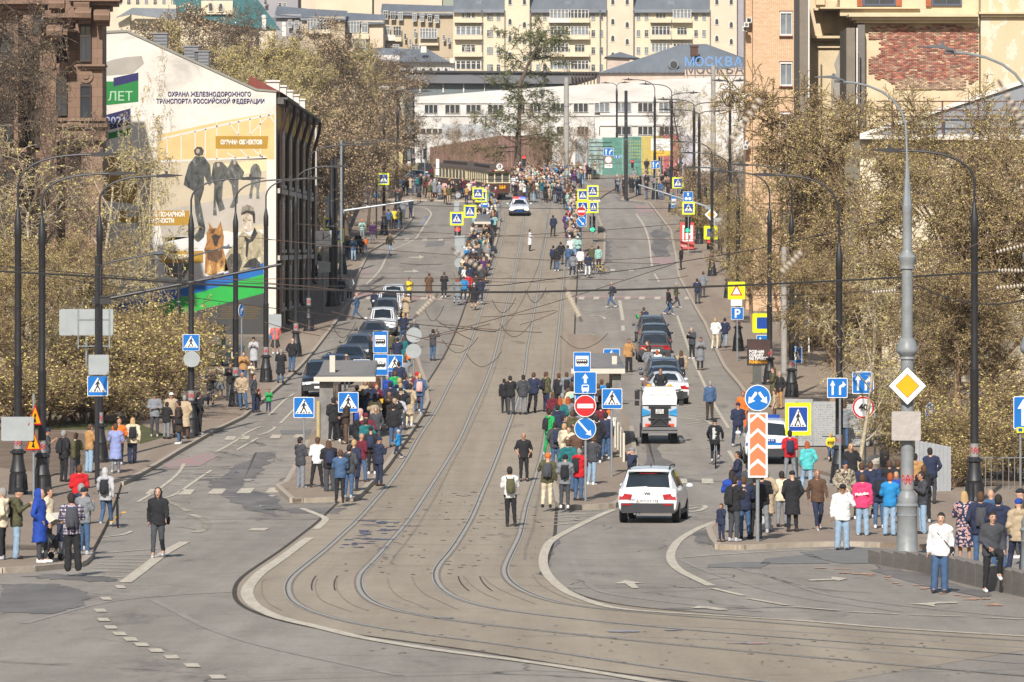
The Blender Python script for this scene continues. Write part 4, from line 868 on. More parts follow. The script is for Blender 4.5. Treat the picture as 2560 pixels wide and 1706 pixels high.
class Plant:
 def __init__(s,seed):s.r=random.Random(seed);s.seg=[];s.tips=[]
 def branch(s,p,d,L,r,lv,P):
  R_=s.r;n=P['seg'][lv];pts=[p];rr=[r];dd=d.copy();wob=P['wob'][lv];up=P['up'][lv]
  for i in range(n):
   dd=(dd+Vector((R_.uniform(-wob,wob),R_.uniform(-wob,wob),R_.uniform(-wob,wob)+up))).normalized()
   pts.append(pts[-1]+dd*(L/n));rr.append(r*(1-(i+1)/n*P['tap'][lv]))
  s.seg.append((lv,pts,rr))
  if lv+1>=len(P['num'])+1:s.tips.append(pts);return
  k=P['num'][lv];k=max(1,int(k*R_.uniform(.75,1.25)))
  for j in range(k):
   t=P['from'][lv]+(1-P['from'][lv])*(j+R_.random())/k;q=t*n;i=min(int(q),n-1);a=pts[i].lerp(pts[i+1],q-i)
   ax=(pts[i+1]-pts[i]).normalized();o=ax.orthogonal().normalized();o.rotate(Matrix.Rotation(R_.uniform(0,2*PI),3,ax))
   an=R(R_.uniform(*P['ang'][lv]));nd=ax*math.cos(an)+o*math.sin(an)
   LL=P['len'][lv]*R_.uniform(.65,1.15)*(1-.45*t if lv else(1-.35*abs(t-.55)))
   s.branch(a,nd,LL,max(P['rmin'],rr[i]*P['rk'][lv]*R_.uniform(.8,1)),lv+1,P)
  if lv<len(P['num']):s.tips.append(pts[-2:])
 def wood(s,lo,hi,name,m,minr=0.0):
  vs=[];fs=[];
  for lv,pts,rr in s.seg:
   if not lo<=lv<=hi:continue
   n=8 if lv==0 else 5 if lv==1 else 3;k=len(vs);up=Vector((.3,.9,.2))
   for i,p in enumerate(pts):
    d=(pts[min(i+1,len(pts)-1)]-pts[max(i-1,0)]).normalized();u=d.cross(up)
    if u.length<1e-4:u=d.orthogonal()
    u.normalize();w2=d.cross(u);r=max(rr[i],minr)
    for j in range(n):
     a=2*PI*j/n;vs.append(p+u*(r*math.cos(a))+w2*(r*math.sin(a)))
   for i in range(len(pts)-1):
    for j in range(n):fs.append((k+i*n+j,k+i*n+(j+1)%n,k+(i+1)*n+(j+1)%n,k+(i+1)*n+j))
  me=bpy.data.meshes.new(name);me.from_pydata(vs,[],fs);me.materials.append(m)
  me.polygons.foreach_set('use_smooth',[True]*len(fs));return me,vs,fs
 def crown(s,name,wood_m,leaf_m,per,size,spread,asp=.55,lo=3,minr=.012,lev=None):
  me,vs,fs=s.wood(lo,9,name,wood_m,minr);bpy.data.meshes.remove(me);nw=len(fs)
  tips=[t for t in s.tips];A=[];B=[]
  g_=np.random.default_rng(s.r.randrange(99999))
  for t in tips:
   for a,b in zip(t,t[1:]):A.append(a);B.append(b)
  if not A:A=[Vector((0,0,0))];B=[Vector((0,0,1))]
  A=np.array(A);B=np.array(B);m_=int(len(A)*per)
  idx=g_.integers(0,len(A),m_);t=g_.random((m_,1));c=A[idx]*(1-t)+B[idx]*t+g_.normal(0,spread,(m_,3))
  u=g_.normal(0,1,(m_,3));u/=np.linalg.norm(u,axis=1,keepdims=True);v=g_.normal(0,1,(m_,3));v-=(v*u).sum(1,keepdims=True)*u;v/=np.linalg.norm(v,axis=1,keepdims=True)
  sz=size*g_.uniform(.6,1.3,(m_,1));u=u*sz;v=v*sz*asp
  q=np.stack([c-u*.5,c+v*.5,c+u*.5,c-v*.5],1).reshape(-1,3)
  V=np.concatenate([np.array(vs).reshape(-1,3),q])if vs else q;k=len(vs)
  nf=nw+m_;me=bpy.data.meshes.new(name);me.vertices.add(len(V));me.vertices.foreach_set('co',V.astype(np.float32).ravel())
  L=np.concatenate([np.array(fs,dtype=np.int32).reshape(-1),(k+np.arange(m_*4)).astype(np.int32)]);me.loops.add(len(L));me.loops.foreach_set('vertex_index',L)
  me.polygons.add(nf);me.polygons.foreach_set('loop_start',(np.arange(nf)*4).astype(np.int32))
  me.materials.append(wood_m)
  for x in leaf_m:me.materials.append(x)
  mi=np.concatenate([np.zeros(nw,dtype=np.int32),g_.integers(1,len(leaf_m)+1,m_).astype(np.int32)]);me.polygons.foreach_set('material_index',mi)
  me.update(calc_edges=True);return me
BASE=dict(seg=(7,6,5,4,3),wob=(.1,.22,.28,.3,.35),up=(.05,.06,.03,-.02,-.06),tap=(.75,.85,.85,.8,.6),num=(13,8,7,5),ang=((30,62),(30,65),(30,70),(30,75)),rk=(.5,.55,.55,.6),rmin=.012)
BASE['from']=(.22,.2,.15,.1);BASE['len']=(6.2,3.0,1.7,.95)
TP={}
def tree_tpl(key,seed,H,r0,P=None,bark=None,leaf=None,per=4.0,size=.13,spread=.06,twig=None,minr=.014,asp=.55,n_stem=1):
 Q=dict(BASE);Q.update(P or{});p=Plant(seed)
 for i in range(n_stem):
  a=2*PI*i/n_stem+p.r.uniform(-.3,.3);t=0 if n_stem==1 else p.r.uniform(.2,.75)
  p.branch(Vector((.25*math.cos(a),.25*math.sin(a),0))if n_stem>1 else Vector((0,0,-.3)),Vector((math.cos(a)*t,math.sin(a)*t,1)).normalized(),H*(1 if n_stem==1 else p.r.uniform(.7,1)),r0,0,Q)
 tr,_,_=p.wood(0,2,'trunk',bark or M_BARK);cr_=p.crown('crown',twig or bark or M_BARK,leaf or M_BUD,per,size,spread,asp,3,minr)
 TP[key]=(tr,cr_,float(np.percentile([v.co.z for v in cr_.vertices],99.3))/1.0)
BD=dict(num=(14,9,8,5))
tree_tpl('bud1',11,12.5,.34,BD,per=2.1,size=.1,minr=.014);tree_tpl('bud2',23,13,.3,BD,per=2.1,size=.1,minr=.022);tree_tpl('bud3',37,11,.36,dict(num=(12,9,7,5),up=(.02,.0,-.03,-.08,-.14)),per=2.6,size=.1,minr=.017)
tree_tpl('thin1',41,11,.2,dict(num=(11,6,6,4),up=(.05,.08,.0,-.1,-.2)),bark=M_BARKL,per=1.6,size=.14);tree_tpl('thin2',45,12,.18,dict(num=(10,6,5,4),up=(.05,.1,-.02,-.1,-.22)),bark=M_BARKL,per=1.7,size=.14)
tree_tpl('bare1',51,14,.32,dict(num=(11,8,7,6)),bark=M_BARKD,leaf=M_KEY[2:],per=.5,size=.1,minr=.013);tree_tpl('bare2',57,8,.14,dict(num=(9,7,6,4),len=(3.5,2.0,1.1,.7)),bark=M_BARK,leaf=M_BUD[2:],per=.5,size=.1)
tree_tpl('key1',61,11,.25,dict(num=(13,8,7,5)),bark=M_BARKD,leaf=M_KEY,per=1.7,size=.17,spread=.2,minr=.02);tree_tpl('key2',67,10,.25,dict(num=(12,9,7,5)),bark=M_BARKD,leaf=M_KEY,per=1.7,size=.17,spread=.2,minr=.02)
tree_tpl('wil1',71,12,.25,dict(num=(12,9,7,5),ang=((15,40),(15,40),(15,40),(15,45)),up=(.05,.18,.16,.1,.05)),bark=M_BARKL,leaf=M_WIL,per=2.2,size=.17,spread=.08);tree_tpl('wil2',73,13,.25,dict(num=(13,8,7,5),ang=((15,40),(15,40),(15,40),(15,45)),up=(.05,.16,.14,.1,.05)),bark=M_BARKL,leaf=M_WIL,per=2.2,size=.17,spread=.08)
tree_tpl('bush1',81,2.6,.05,dict(num=(7,5,4),seg=(5,4,3,2),len=(1.5,.9,.5),rmin=.01),n_stem=16,bark=M_BARK,per=1.1,size=.1,minr=.01);tree_tpl('bush2',83,3.4,.05,dict(num=(8,5,4),seg=(5,4,3,2),len=(1.8,1.0,.6),rmin=.01),n_stem=14,bark=M_BARK,per=1.5,size=.11,minr=.011)
def larch():
 p=Plant(5);Q=dict(BASE);Q.update(num=(26,9,5),seg=(9,6,4,2),wob=(.08,.14,.25,.3),up=(.02,.02,-.08,-.2),ang=((65,95),(30,60),(40,80)),rk=(.3,.4,.5),rmin=.02,len=(5.4,2.0,.9),tap=(.8,.9,.8,.6))
 Q['from']=(.3,.2,.1)
 p.branch(Vector((0,0,-.3)),Vector((.03,0,1)),12.5,.45,0,Q)
 q=Plant(6);Q2=dict(Q);Q2['num']=(18,10,5);q.branch(p.seg[0][1][-1],Vector((.35,0,1)).normalized(),7.5,.25,0,Q2);p.seg+=q.seg;p.tips+=q.tips
 tr,_,_=p.wood(0,1,'trunk',M_BARKD);_c=p.crown('crown',M_BARKD,M_LAR,3.0,.24,.12,.4,2,.03);TP['larch']=(tr,_c,max(v.co.z for v in _c.vertices))
larch()
def tree(key,x,y,sc=1.0,rz=0,label='',name='tree',cat='tree',group=None,gx=None):
 tr,cw,H=TP[key];loc=on(x,y,.1);o=empty(name,loc,rz,label,cat,group);o.scale=sc if hasattr(sc,'__len__')else(sc,sc,sc)
 ob('trunk' if 'bush' not in key else 'stem',tr,o);ob('crown',cw,o);return o
def tpx(key,px,D,top,rz,label,group=None,wide=1.0,name='tree',cat='tree',bottom=None):
 """a tree at depth D whose top reaches photo row `top`"""
 x=(px-1280)*D/F;H=CZ-(top-HY)*D/F-gz(D);s=H/TP[key][2]
 return tree(key,x,D,(s*wide,s*wide,s),rz,label,name,cat,group)
GR='budding trees along the right pavement'
for a in(('bud1',1965,292,350,.3,'budding tree whose left branches hang over the right lamp posts and signs',GR,1.0),('bud2',2090,276,215,1.9,'tall budding tree in front of the grey slab walls',GR,1.0),
  ('bud3',2190,240,300,2.2,'budding tree just left of the grey ornate tram pole',GR,1.1),('bud1',2330,250,235,4.0,'budding tree right behind the grey ornate tram pole',GR,1.05),
  ('bud2',2470,228,330,5.2,'budding tree beside the black lamp post at the right',GR,1.1),('bud3',2600,236,290,.9,'budding tree cut off by the right edge of the view',GR,1.2),
  ('bud2',2400,205,640,1.2,'low budding tree leaning over the corrugated fence',GR,1.5),('bud3',2280,214,700,4.4,'low budding tree behind the pole with the yellow diamond',GR,1.5),
  ('bud2',2080,235,640,.2,'low budding tree above the perforated steel wall',GR,1.4),('bud1',1880,330,520,2.5,'thin budding tree beside the bus lane poster board',GR,.9)):
 tpx(*a[:3],a[3],a[4],a[5],a[6],a[7])
tpx('thin2',2145,184,650,1.3,'slender budding tree drooping before the blue lane boards',GR,1.0)
GL='trees and shrubs left of the street'
for a in(('bare1',30,262,-60,.3,'bare dark tree spreading before the brown stone house',GL,1.0),('bare1',-60,250,60,2.4,'bare dark tree at the left edge, low forked limbs',GL,1.0),('bare1',110,275,120,4.4,'bare tree before the brown house, right of the others',GL,.55),
  ('thin1',375,268,150,1.0,'pale slender tree reaching up over the mural lettering',GL,.42),('thin2',190,258,320,2.0,'pale slender tree bending over the first lamp arms',GL,1.1),('thin1',60,246,300,3.0,'pale budding tree behind the two leftmost lamp posts',GL,1.2),
  ('bud3',60,235,560,2.0,'dense tan budding tree low at the left edge',GL,1.5),('bud1',180,240,590,5.0,'dense tan budding tree behind the grey sign back',GL,1.3),('bush2',350,250,740,.7,'dense tan budding tree before the mural banners',GL,1.1),
  ('bud3',-60,225,560,3.3,'tan budding tree half outside the left edge',GL,1.3),('thin1',110,228,600,4.0,'tan budding tree behind the second lamp post',GL,1.3)):
 tpx(*a[:3],a[3],a[4],a[5],a[6],a[7])
for k,px,D,top,rz,lab,wd in(('bush2',345,225,800,0,'large bare shrub with fanned stems behind the waiting people',1.5),('bush1',215,222,900,1,'tangled low shrub behind the blue crossing sign',1.9),('bush1',120,220,900,2,'tangled low shrub beside the second lamp post',1.9),('bush1',20,218,910,3,'tangled low shrub at the left edge',1.9),
       ('bush2',290,232,780,2.2,'tall bare shrub behind the large fanned one',1.5),('bush2',420,240,760,3.2,'bare shrub before the dark foot of the mural',1.0),('bush2',170,232,820,4.0,'budding shrub under the grey sign back',1.6)):
 tpx(k,px,D,top,rz,lab,GL,wd,'shrub','shrub')
for k,px,D,top,rz,lab,wd in(('bush2',2330,190,1010,0,'bare shrub along the corrugated fence',1.6),('bush2',2450,186,1000,1,'bare shrub with upright stems by the low railing',1.6),('bush1',2540,184,1060,2,'low shrub at the right edge',1.8),('bush1',2380,180,1110,3,'low bare shrub at the foot of the right lamp post',1.8),('bush2',2250,205,940,3,'bare shrub behind the corrugated fence',1.5),('bush2',2600,195,930,3,'tall shrub outside the right edge',1.8)):
 tpx(k,px,D,top,rz,lab,'shrubs behind the right pavement',wd,'shrub','shrub')
GH='trees on the slope behind the mural house'
hill=[('key2',330,470,70,0),('wil1',420,500,60,1),('key2',500,520,20,2),('bare1',560,500,20,3),('key1',610,540,40,1.5),('wil1',560,440,130,1),('wil2',640,430,100,2),('wil1',700,450,110,3),('wil2',770,470,110,4),('wil1',820,500,120,5),('wil2',600,410,170,.6),('wil1',740,420,170,.2),
  ('key1',850,480,60,2),('bare1',820,490,60,4),('wil2',900,500,110,3),('key1',960,520,120,.5),('key2',930,540,150,5),('bare1',1010,545,130,1),('key1',800,410,270,1),('key2',870,425,280,2),('key1',920,440,300,4),('key2',760,398,250,.4),('wil2',680,385,220,2.2),('wil1',470,430,150,2.5),('key2',840,395,330,3.3),('key1',900,470,330,5.1),('wil1',400,450,120,1.2),('wil2',350,440,160,3.1)]
dd_=dict(key='brown-clustered maple',wil='yellow-green willow',bar='bare dark tree')
ORD=('first','second','third','fourth','fifth','sixth','seventh','eighth','ninth','tenth','eleventh','twelfth','thirteenth','fourteenth','fifteenth')
for sp in('key','wil','bar'):
 for i,(k,px,D,top,rz)in enumerate(sorted((h for h in hill if h[0][:3]==sp),key=lambda h:h[1])):
  tpx(k,px,D,top,rz,'%s %s from the left on the slope behind the mural house'%(ORD[i],dd_[sp]),GH,1.1)
tpx('larch',1290,566,42,.2,'crooked larch with drooping green twigs before the white building',None,1.25)
rnd=random.Random(9)
for i,(px,D,top)in enumerate(((1085,560,290),(1130,570,300),(1180,565,285),(1235,560,300),(1330,562,270),(1370,570,290),(1420,560,280),(1465,575,300),(1500,560,370),(1060,555,320),(1150,550,350),(1400,548,350),(1345,545,360))):
 tpx('bare2',px,D,top,i*1.1,'bare thin shrub beyond the crossroads, %s from the left'%ORD[sorted((1085,1130,1180,1235,1330,1370,1420,1465,1500,1060,1150,1400,1345)).index(px)],'bare shrubs beyond the crossroads',1.0)
for k,px,D,top,rz,lab in(('thin1',1740,500,210,0,'pale budding tree before the right end of the white building'),('bare1',1700,520,230,1,'bare tree beyond the right lamp cluster'),('thin2',1800,470,240,2,'pale tree beside the light-brick block'),('bare2',1830,440,330,3,'small bare tree at the foot of the brick block'),('key2',1790,430,380,4,'brown tree half behind the right lamp posts'),('bare2',1740,440,400,5,'low bare tree behind the no-entry lane'),('bush2',1760,420,480,5,'bare shrub on the grass right of the upper crossing'),('bare1',1860,410,330,2.6,'bare tree close before the brick block'),('key1',1840,380,470,2.6,'brown budding tree under the brick block windows')):
 tpx(k,px,D,top,rz,lab,'trees right of the upper crossing')
M_BLK=mat('black_post_paint',(44,43,46),.5,var=.15,scale=6,spec=.5);M_STK=mat('grey_sticker',(150,148,148),.5);M_REDM=mat('red_wave',(208,70,72),.5,var=0)
M_GALV=mat('galvanised_steel',(158,164,168),.45,.35,var=.12,scale=8);M_GREYP=mat('grey_post_paint',(142,146,148),.45,var=.12,scale=5,bump=.15,bscale=12)
M_BLUE=mat('sign_blue',(0,112,196),.4,var=.07,scale=2.5);M_BLUED=mat('sign_deep_blue',(16,70,160),.4,var=.07,scale=2.5);M_SWH=mat('sign_white',(240,240,238),.4,var=.07,scale=2.5);M_SBK=mat('sign_black',(34,34,36),.5,var=0);M_SYE=mat('sign_fluorescent_yellow',(226,240,20),.4,var=.07,scale=2.5)
M_SRED=mat('sign_red',(200,32,40),.4,var=.07,scale=2.5);M_SAMB=mat('sign_amber',(250,178,10),.4,var=.07,scale=2.5);M_ORG=mat('sign_orange',(240,128,84),.4,var=0);M_BACK=mat('sign_back_grey',(168,174,176),.5,.3,var=.1,scale=2)
def lamp_mesh(reach,rise,straight=9.0,top=1.0):
 k=(round(reach,1),round(rise,1));
 if k in lamp_mesh.c:return lamp_mesh.c[k]
 b=MB();b.lathe([(.34,0),(.34,.1),(.3,.14),(.28,.3),(.265,.62),(.25,.7),(.28,.76),(.25,.84),(.2,1.1),(.18,1.32),(.24,1.36),(.24,1.42),(.16,1.5)],14)
 for i in range(7):a=2*PI*i/7;b.tube([(.295*math.cos(a),.295*math.sin(a),.14),(.25*math.cos(a),.25*math.sin(a),.68)],.045,4)
 for i in range(12):a=2*PI*i/12;b.ball((.23*math.cos(a),.23*math.sin(a),1.39),.05,5,3)
 sh=MB();sh.lathe([(.135,1.45),(.135,4.2),(.145,4.22),(.145,4.28),(.115,4.3),(.112,straight-.5),(.125,straight-.48),(.125,straight),(.05,straight+.45),(.035,straight+.5)],12)
 for z in(3.1,6.2):sh.lathe([(.14,z),(.14,z+.035)],12)
 pts=[(0,0,straight+.4),(0,0,straight+rise*.5)]
 n=8
 for i in range(n+1):
  t=i/n;pts.append((reach*(t**1.7)*.82,0,straight+rise*.5+rise*.42*(1-(1-t)**2.3)))
 arm=MB();arm.tube(pts,.04,7);e=pts[-1];q=pts[-2];d=(Vector(e)-Vector(q)).normalized();p=Vector(e)
 hd=MB();
 Mx=Matrix.Translation(p)@Matrix.Rotation(-math.atan2(d.z,d.x)*.75,4,'Y')
 hd.prism([(0,-.05),(.18,-.07),(.55,-.03),(.85,0),(.85,.02),(.5,.06),(.15,.08),(0,.05)],-.11,.11,None,Mx);hd.box(.2,.3,-.04,.04,.08,.18,None,Mx);hd.box(-.12,.04,-.05,.05,-.06,.06,None,Mx)
 st=MB();st.lathe([(.142,1.5),(.142,1.92)],14);wv=MB()
 for dz in(0,.09):wv.tube([(-.115+.23*i/12,-.152+.05*abs(i-6)/6*abs(i-6)/6,1.66+dz+.055*math.sin(i*1.15))for i in range(13)],.013,4)
 lamp_mesh.c[k]=[x.mesh(n_,[m_],True)for x,n_,m_ in((b,'base',M_BLK),(sh,'shaft',M_BLK),(arm,'arm',M_BLK),(hd,'lamp_head',M_BLK),(st,'sticker',M_STK),(wv,'wave_mark',M_REDM))]
 return lamp_mesh.c[k]
lamp_mesh.c={}
def lamp(px,by,shoulder,tip,label,group,arms=1,tip2=None,h=.13):
 g0=G(px,by,h);s=F/g0.y;sc=(by-shoulder)/s/9.0
 o=empty('street_lamp',g0,0,label,'street lamp',group);o.scale=(1,1,sc)
 dx=(tip[0]-px)/s;rise=(shoulder-tip[1])/s/sc;ms=lamp_mesh(abs(dx),max(.8,rise))
 for n_,m_ in zip(('base','shaft'),ms[:2]):ob(n_,m_,o)
 for n_,m_ in zip(('arm','lamp_head'),ms[2:4]):q=ob(n_,m_,o);q.rotation_euler.z=0 if dx>0 else PI
 if tip2:
  dx2=(tip2[0]-px)/s;m2=lamp_mesh(abs(dx2),max(.8,(shoulder-tip2[1])/s/sc))
  for n_,m_ in zip(('arm','lamp_head'),m2[2:4]):q=ob(n_,m_,o);q.rotation_euler.z=0 if dx2>0 else PI
 st=ob('sticker',ms[4],o);ob('wave_mark',ms[5],st)
 return o
GLL='black lamp posts along the left pavement';GRL='black lamp posts along the right pavement';GFL='black lamp posts round the upper crossroads'
ordn=('first','second','third','fourth','fifth','sixth','seventh','eighth','ninth','tenth','eleventh')
for i,a in enumerate(((45,1236,556,(278,372)),(105,1243,577,(320,422)),(249,1156,571,(433,429)),(478,1089,563,(640,437)),(589,1017,556,(738,441)),(665,956,543,(798,438)),(740,892,502,(854,409)),(772,828,441,(938,354)),(857,686,376,(1002,352)),(960,588,304,(1032,217)),(994,523,284,(1072,224)))):
 lamp(*a[:4],'black lamp post, %s from the near end of the left pavement row'%ordn[i],GLL)
for i,a in enumerate(((2436,1262,545,(2201,362)),(2098,1208,640,(1893,420)),(1979,993,560,(1840,400)),(1924,962,545,(1790,419)),(1845,878,500,(1720,411)),(1821,745,457,(1709,376)),(1780,690,424,(1691,349)))):
 lamp(*a[:4],'black lamp post, %s from the near end of the right pavement row'%ordn[i],GRL)
lamp(1748,610,303,(1655,272),'black double-armed lamp post beside the red and white poster at the right',GRL,tip2=(1800,280));lamp(1735,590,284,(1650,246),'black double-armed lamp post just left of its twin near the poster',GRL,tip2=(1806,254))
lamp(1679,531,255,(1608,207),'black lamp post with arms to both sides before the direction board',GFL,tip2=(1738,233));lamp(1637,499,252,(1565,195),'black lamp post with long left arm beside the white direction board',GFL)
lamp(1034,428,235,(994,188),'black lamp post at the classical house, behind the two dark cars',GFL);lamp(1213,415,236,(1155,183),'black lamp post right behind the vintage tram',GFL);lamp(1304,418,262,(1236,190),'thin black lamp post behind the far red traffic light',GFL)
lamp(1542,430,230,(1515,206),'thin twin-headed lamp post right of the lane arrow sign',GFL,tip2=(1560,205));lamp(1825,600,232,(1800,215),'thin twin-headed lamp post before the white building end',GFL,tip2=(1847,215))
def plain_post(px,by,top,r,m,label,name='tram_pole',cat='pole',group=None,base=True,h=.13):
 g0=G(px,by,h);H=(by-top)*g0.y/F;o=empty(name,g0,0,label,cat,group);mb=MB()
 mb.lathe([(r,0),(r,H*.5),(r*1.08,H*.5),(r*.92,H*.52),(r*.85,H),(r*.3,H+.05)],12);mb.build('shaft',m,o,True)
 if base:b=MB();b.lathe([(r*2.4,0),(r*2.4,.15),(r*1.9,.35),(r*1.8,.8),(r*1.9,.9),(r*1.3,1.2),(r*1.05,1.4)],12);b.build('base',m,o,True)
 b=MB()
 for z in(.55,.72):b.lathe([(r*1.1,H*z),(r*1.1,H*z+.05)],10)
 b.build('clamp',M_GALV,o);return o
GT='black tram wire poles beside the left pavement'
plain_post(829,766,402,.17,M_BLK,'thick black tram pole, left one of the cluster right of the clock',group=GT);plain_post(839,764,396,.14,M_BLK,'thick black tram pole, middle one of the cluster right of the clock',group=GT);plain_post(853,748,352,.1,M_GALV,'grey pole with camera box in the cluster right of the clock',group=GT)
plain_post(1565,500,228,.17,M_BLK,'thick black pole with a small top lamp, left of the direction board',base=False);plain_post(1416,450,195,.3,mat('concrete_post',(168,164,158),.9),'tall round concrete pole before the white building',base=False);plain_post(1783,470,165,.26,mat('concrete_post',(168,164,158)),'tall round concrete pole in front of the blue letters',base=False)
plain_post(1764,600,470,.14,M_BLK,'short thick black tram pole at the right traffic light');plain_post(1960,960,620,.16,mat('concrete_post',(168,164,158)),'dark weathered pole behind the bus lane sign',base=False)
plain_post(447,1003,660,.09,M_BLK,'slim dark pole carrying the small lamp before the mural',base=False)
for x,by,top in((1120,425,262),(1177,425,300),(1371,430,285),(1486,430,288),(1577,440,310),(973,425,300)):
 plain_post(x,by,top,.05,M_GALV,'slim grey lamp pole %s'%{1120:'left of the red boards',1177:'over the vintage tram',1371:'behind the far crowd',1486:'before the teal hoarding',1577:'beside the far red light',973:'beside the pavilion'}[x],'slim_pole',base=False,group='slim grey poles at the crossroads')
def grey_pole(px,by,top,label,tip):
 g0=G(px,by,.13);s=F/g0.y;H=(by-top)/s;o=empty('ornate_tram_pole',g0,0,label,'tram pole','grey ornate tram poles');b=MB()
 b.lathe([(.28,0),(.28,.1),(.265,.12),(.25,.95),(.27,1.0),(.25,1.02),(.26,1.2),(.29,1.24),(.24,1.3),(.25,1.42),(.22,1.5),(.17,1.6)],16);b.build('base',M_GREYP,o,True)
 z1=(by-900)/s;z2=(by-675)/s
 b=MB();b.lathe([(.165,1.55),(.16,z1),(.2,z1+.02),(.17,z1+.08),(.26,z1+.18),(.28,z1+.22),(.28,z1+.28),(.2,z1+.5),(.145,z1+.55),(.14,z2),(.19,z2+.03),(.17,z2+.15),(.22,z2+.25),(.23,z2+.32),(.13,z2+.45),(.12,z2+.5),(.115,H-.15),(.125,H-.12),(.125,H)],18);b.build('shaft',M_GREYP,o,True)
 b=MB();b.lathe([(.12,H),(.03,H+1.2),(.025,H+1.3)],8);dx=(tip[0]-px)/s;dz=(by-tip[1])/s
 P=[(0,0,H+1),(-.02,0,H+(dz-H)*.55)]+[(dx*.97*(i/7)**1.9,0,H+(dz-H)*(.55+.45*(1-(1-i/7)**2)))for i in range(1,8)]
 b.tube(P,[.03]*len(P),7);b.build('arm',M_GALV,o,True)
 hd=MB();e=P[-1];hd.prism([(.25,-.1),(.2,.02),(-.1,.08),(-.5,.1),(-.5,.12),(-.05,.15),(.25,.04)],-.1,.1,None,Matrix.Translation(e));hd.box(-.05,.02,-.03,.03,.12,.2,None,Matrix.Translation(e));hd.build('lamp_head',mat('lamp_grey',(98,102,108),.5,var=0),o)
 st=MB();st.lathe([(.17,1.65),(.168,2.15)],16);k_=st.build('sticker',M_STK,o,True);wv=MB()
 for q in(0,.1):wv.tube([(-.14+.28*i/14,-.178+.07*(abs(i-7)/7)**2,1.85+q+.07*math.sin(i*1.1))for i in range(15)],.014,4)
 wv.build('wave_mark',M_REDM,k_)
 for z in(1.02,.98):
  pass
 return o
grey_pole(2268,1388,515,'grey ornate cast-iron tram pole carrying the yellow diamond and a wrapped square',(2080,204));grey_pole(2582,1470,500,'grey ornate tram pole cut off by the right edge, lamp above',(2352,130))
def rr(w_,h_,r,n=3):
 out=[]
 for cx,cz,a0 in((w_/2-r,h_/2-r,0),(-w_/2+r,h_/2-r,90),(-w_/2+r,-h_/2+r,180),(w_/2-r,-h_/2+r,270)):
  for i in range(n+1):a=R(a0+90*i/n);out.append((cx+r*math.cos(a),cz+r*math.sin(a)))
 return out
def circ(r,n=24):return[(r*math.cos(2*PI*i/n),r*math.sin(2*PI*i/n))for i in range(n)]
WALK=[[(-.02,.62),(.05,.66),(.12,.62),(.12,.54),(.05,.5),(-.01,.54)],[(-.04,.48),(.08,.49),(.13,.36),(.24,.2),(.2,.17),(.08,.27),(.07,.1),(.2,-.16),(.27,-.42),(.2,-.44),(.1,-.18),(-.02,-.02),(-.14,-.24),(-.3,-.42),(-.36,-.37),(-.22,-.18),(-.1,.08),(-.1,.24),(-.2,.12),(-.24,.16),(-.14,.34)]]
STR=[[(-.58,-.44),(-.46,-.44),(-.4,-.34),(-.5,-.34)],[(-.3,-.44),(-.16,-.44),(-.14,-.34),(-.26,-.34)],[(-.08,-.44),(.06,-.44),(.06,-.34),(-.07,-.34)],[(.34,-.44),(.5,-.44),(.44,-.34),(.32,-.34)]]
class Board:
 def __init__(s,thick=.02):s.l=[];s.t=thick
 def p(s,poly,m,k):s.l.append((poly,m,k));return s
 def make(s,name,parent,loc,w_,h_,rz=0,label=None):
  b=MB();poly,m,k=s.l[0];b.prism([(x*w_,z*h_)for x,z in poly],-.004,s.t,m)
  o=b.build(name,None,parent,loc=loc,rot=(0,0,rz))
  if label:o['label']=label
  b=MB()
  for poly,m,k in s.l[1:]:b.prism([(x*w_,z*h_)for x,z in poly],-.004-.003*k,-.003*k-.0015,m)
  if len(s.l)>1:b.build('pictogram',None,o)
  return o
def S_cross(B,f=1.0,mirror=1,bg=None):
 k=.5*f;B.p([(x*f,z*f)for x,z in rr(1,1,.06)],M_SWH,1)if f<1 else None
 B.p([(x*f*.94,z*f*.94)for x,z in rr(1,1,.05)],bg or M_BLUE,2);B.p([(-.42*f,-.30*f),(.42*f,-.30*f),(0,.42*f)],M_SWH,3)
 for q in WALK:B.p([(x*mirror*.56*f,(z*.56-.045)*f)for x,z in q],M_SBK,4)
 for q in STR:B.p([(x*mirror*.62*f,(z*.56-.03)*f)for x,z in q],M_SBK,4)
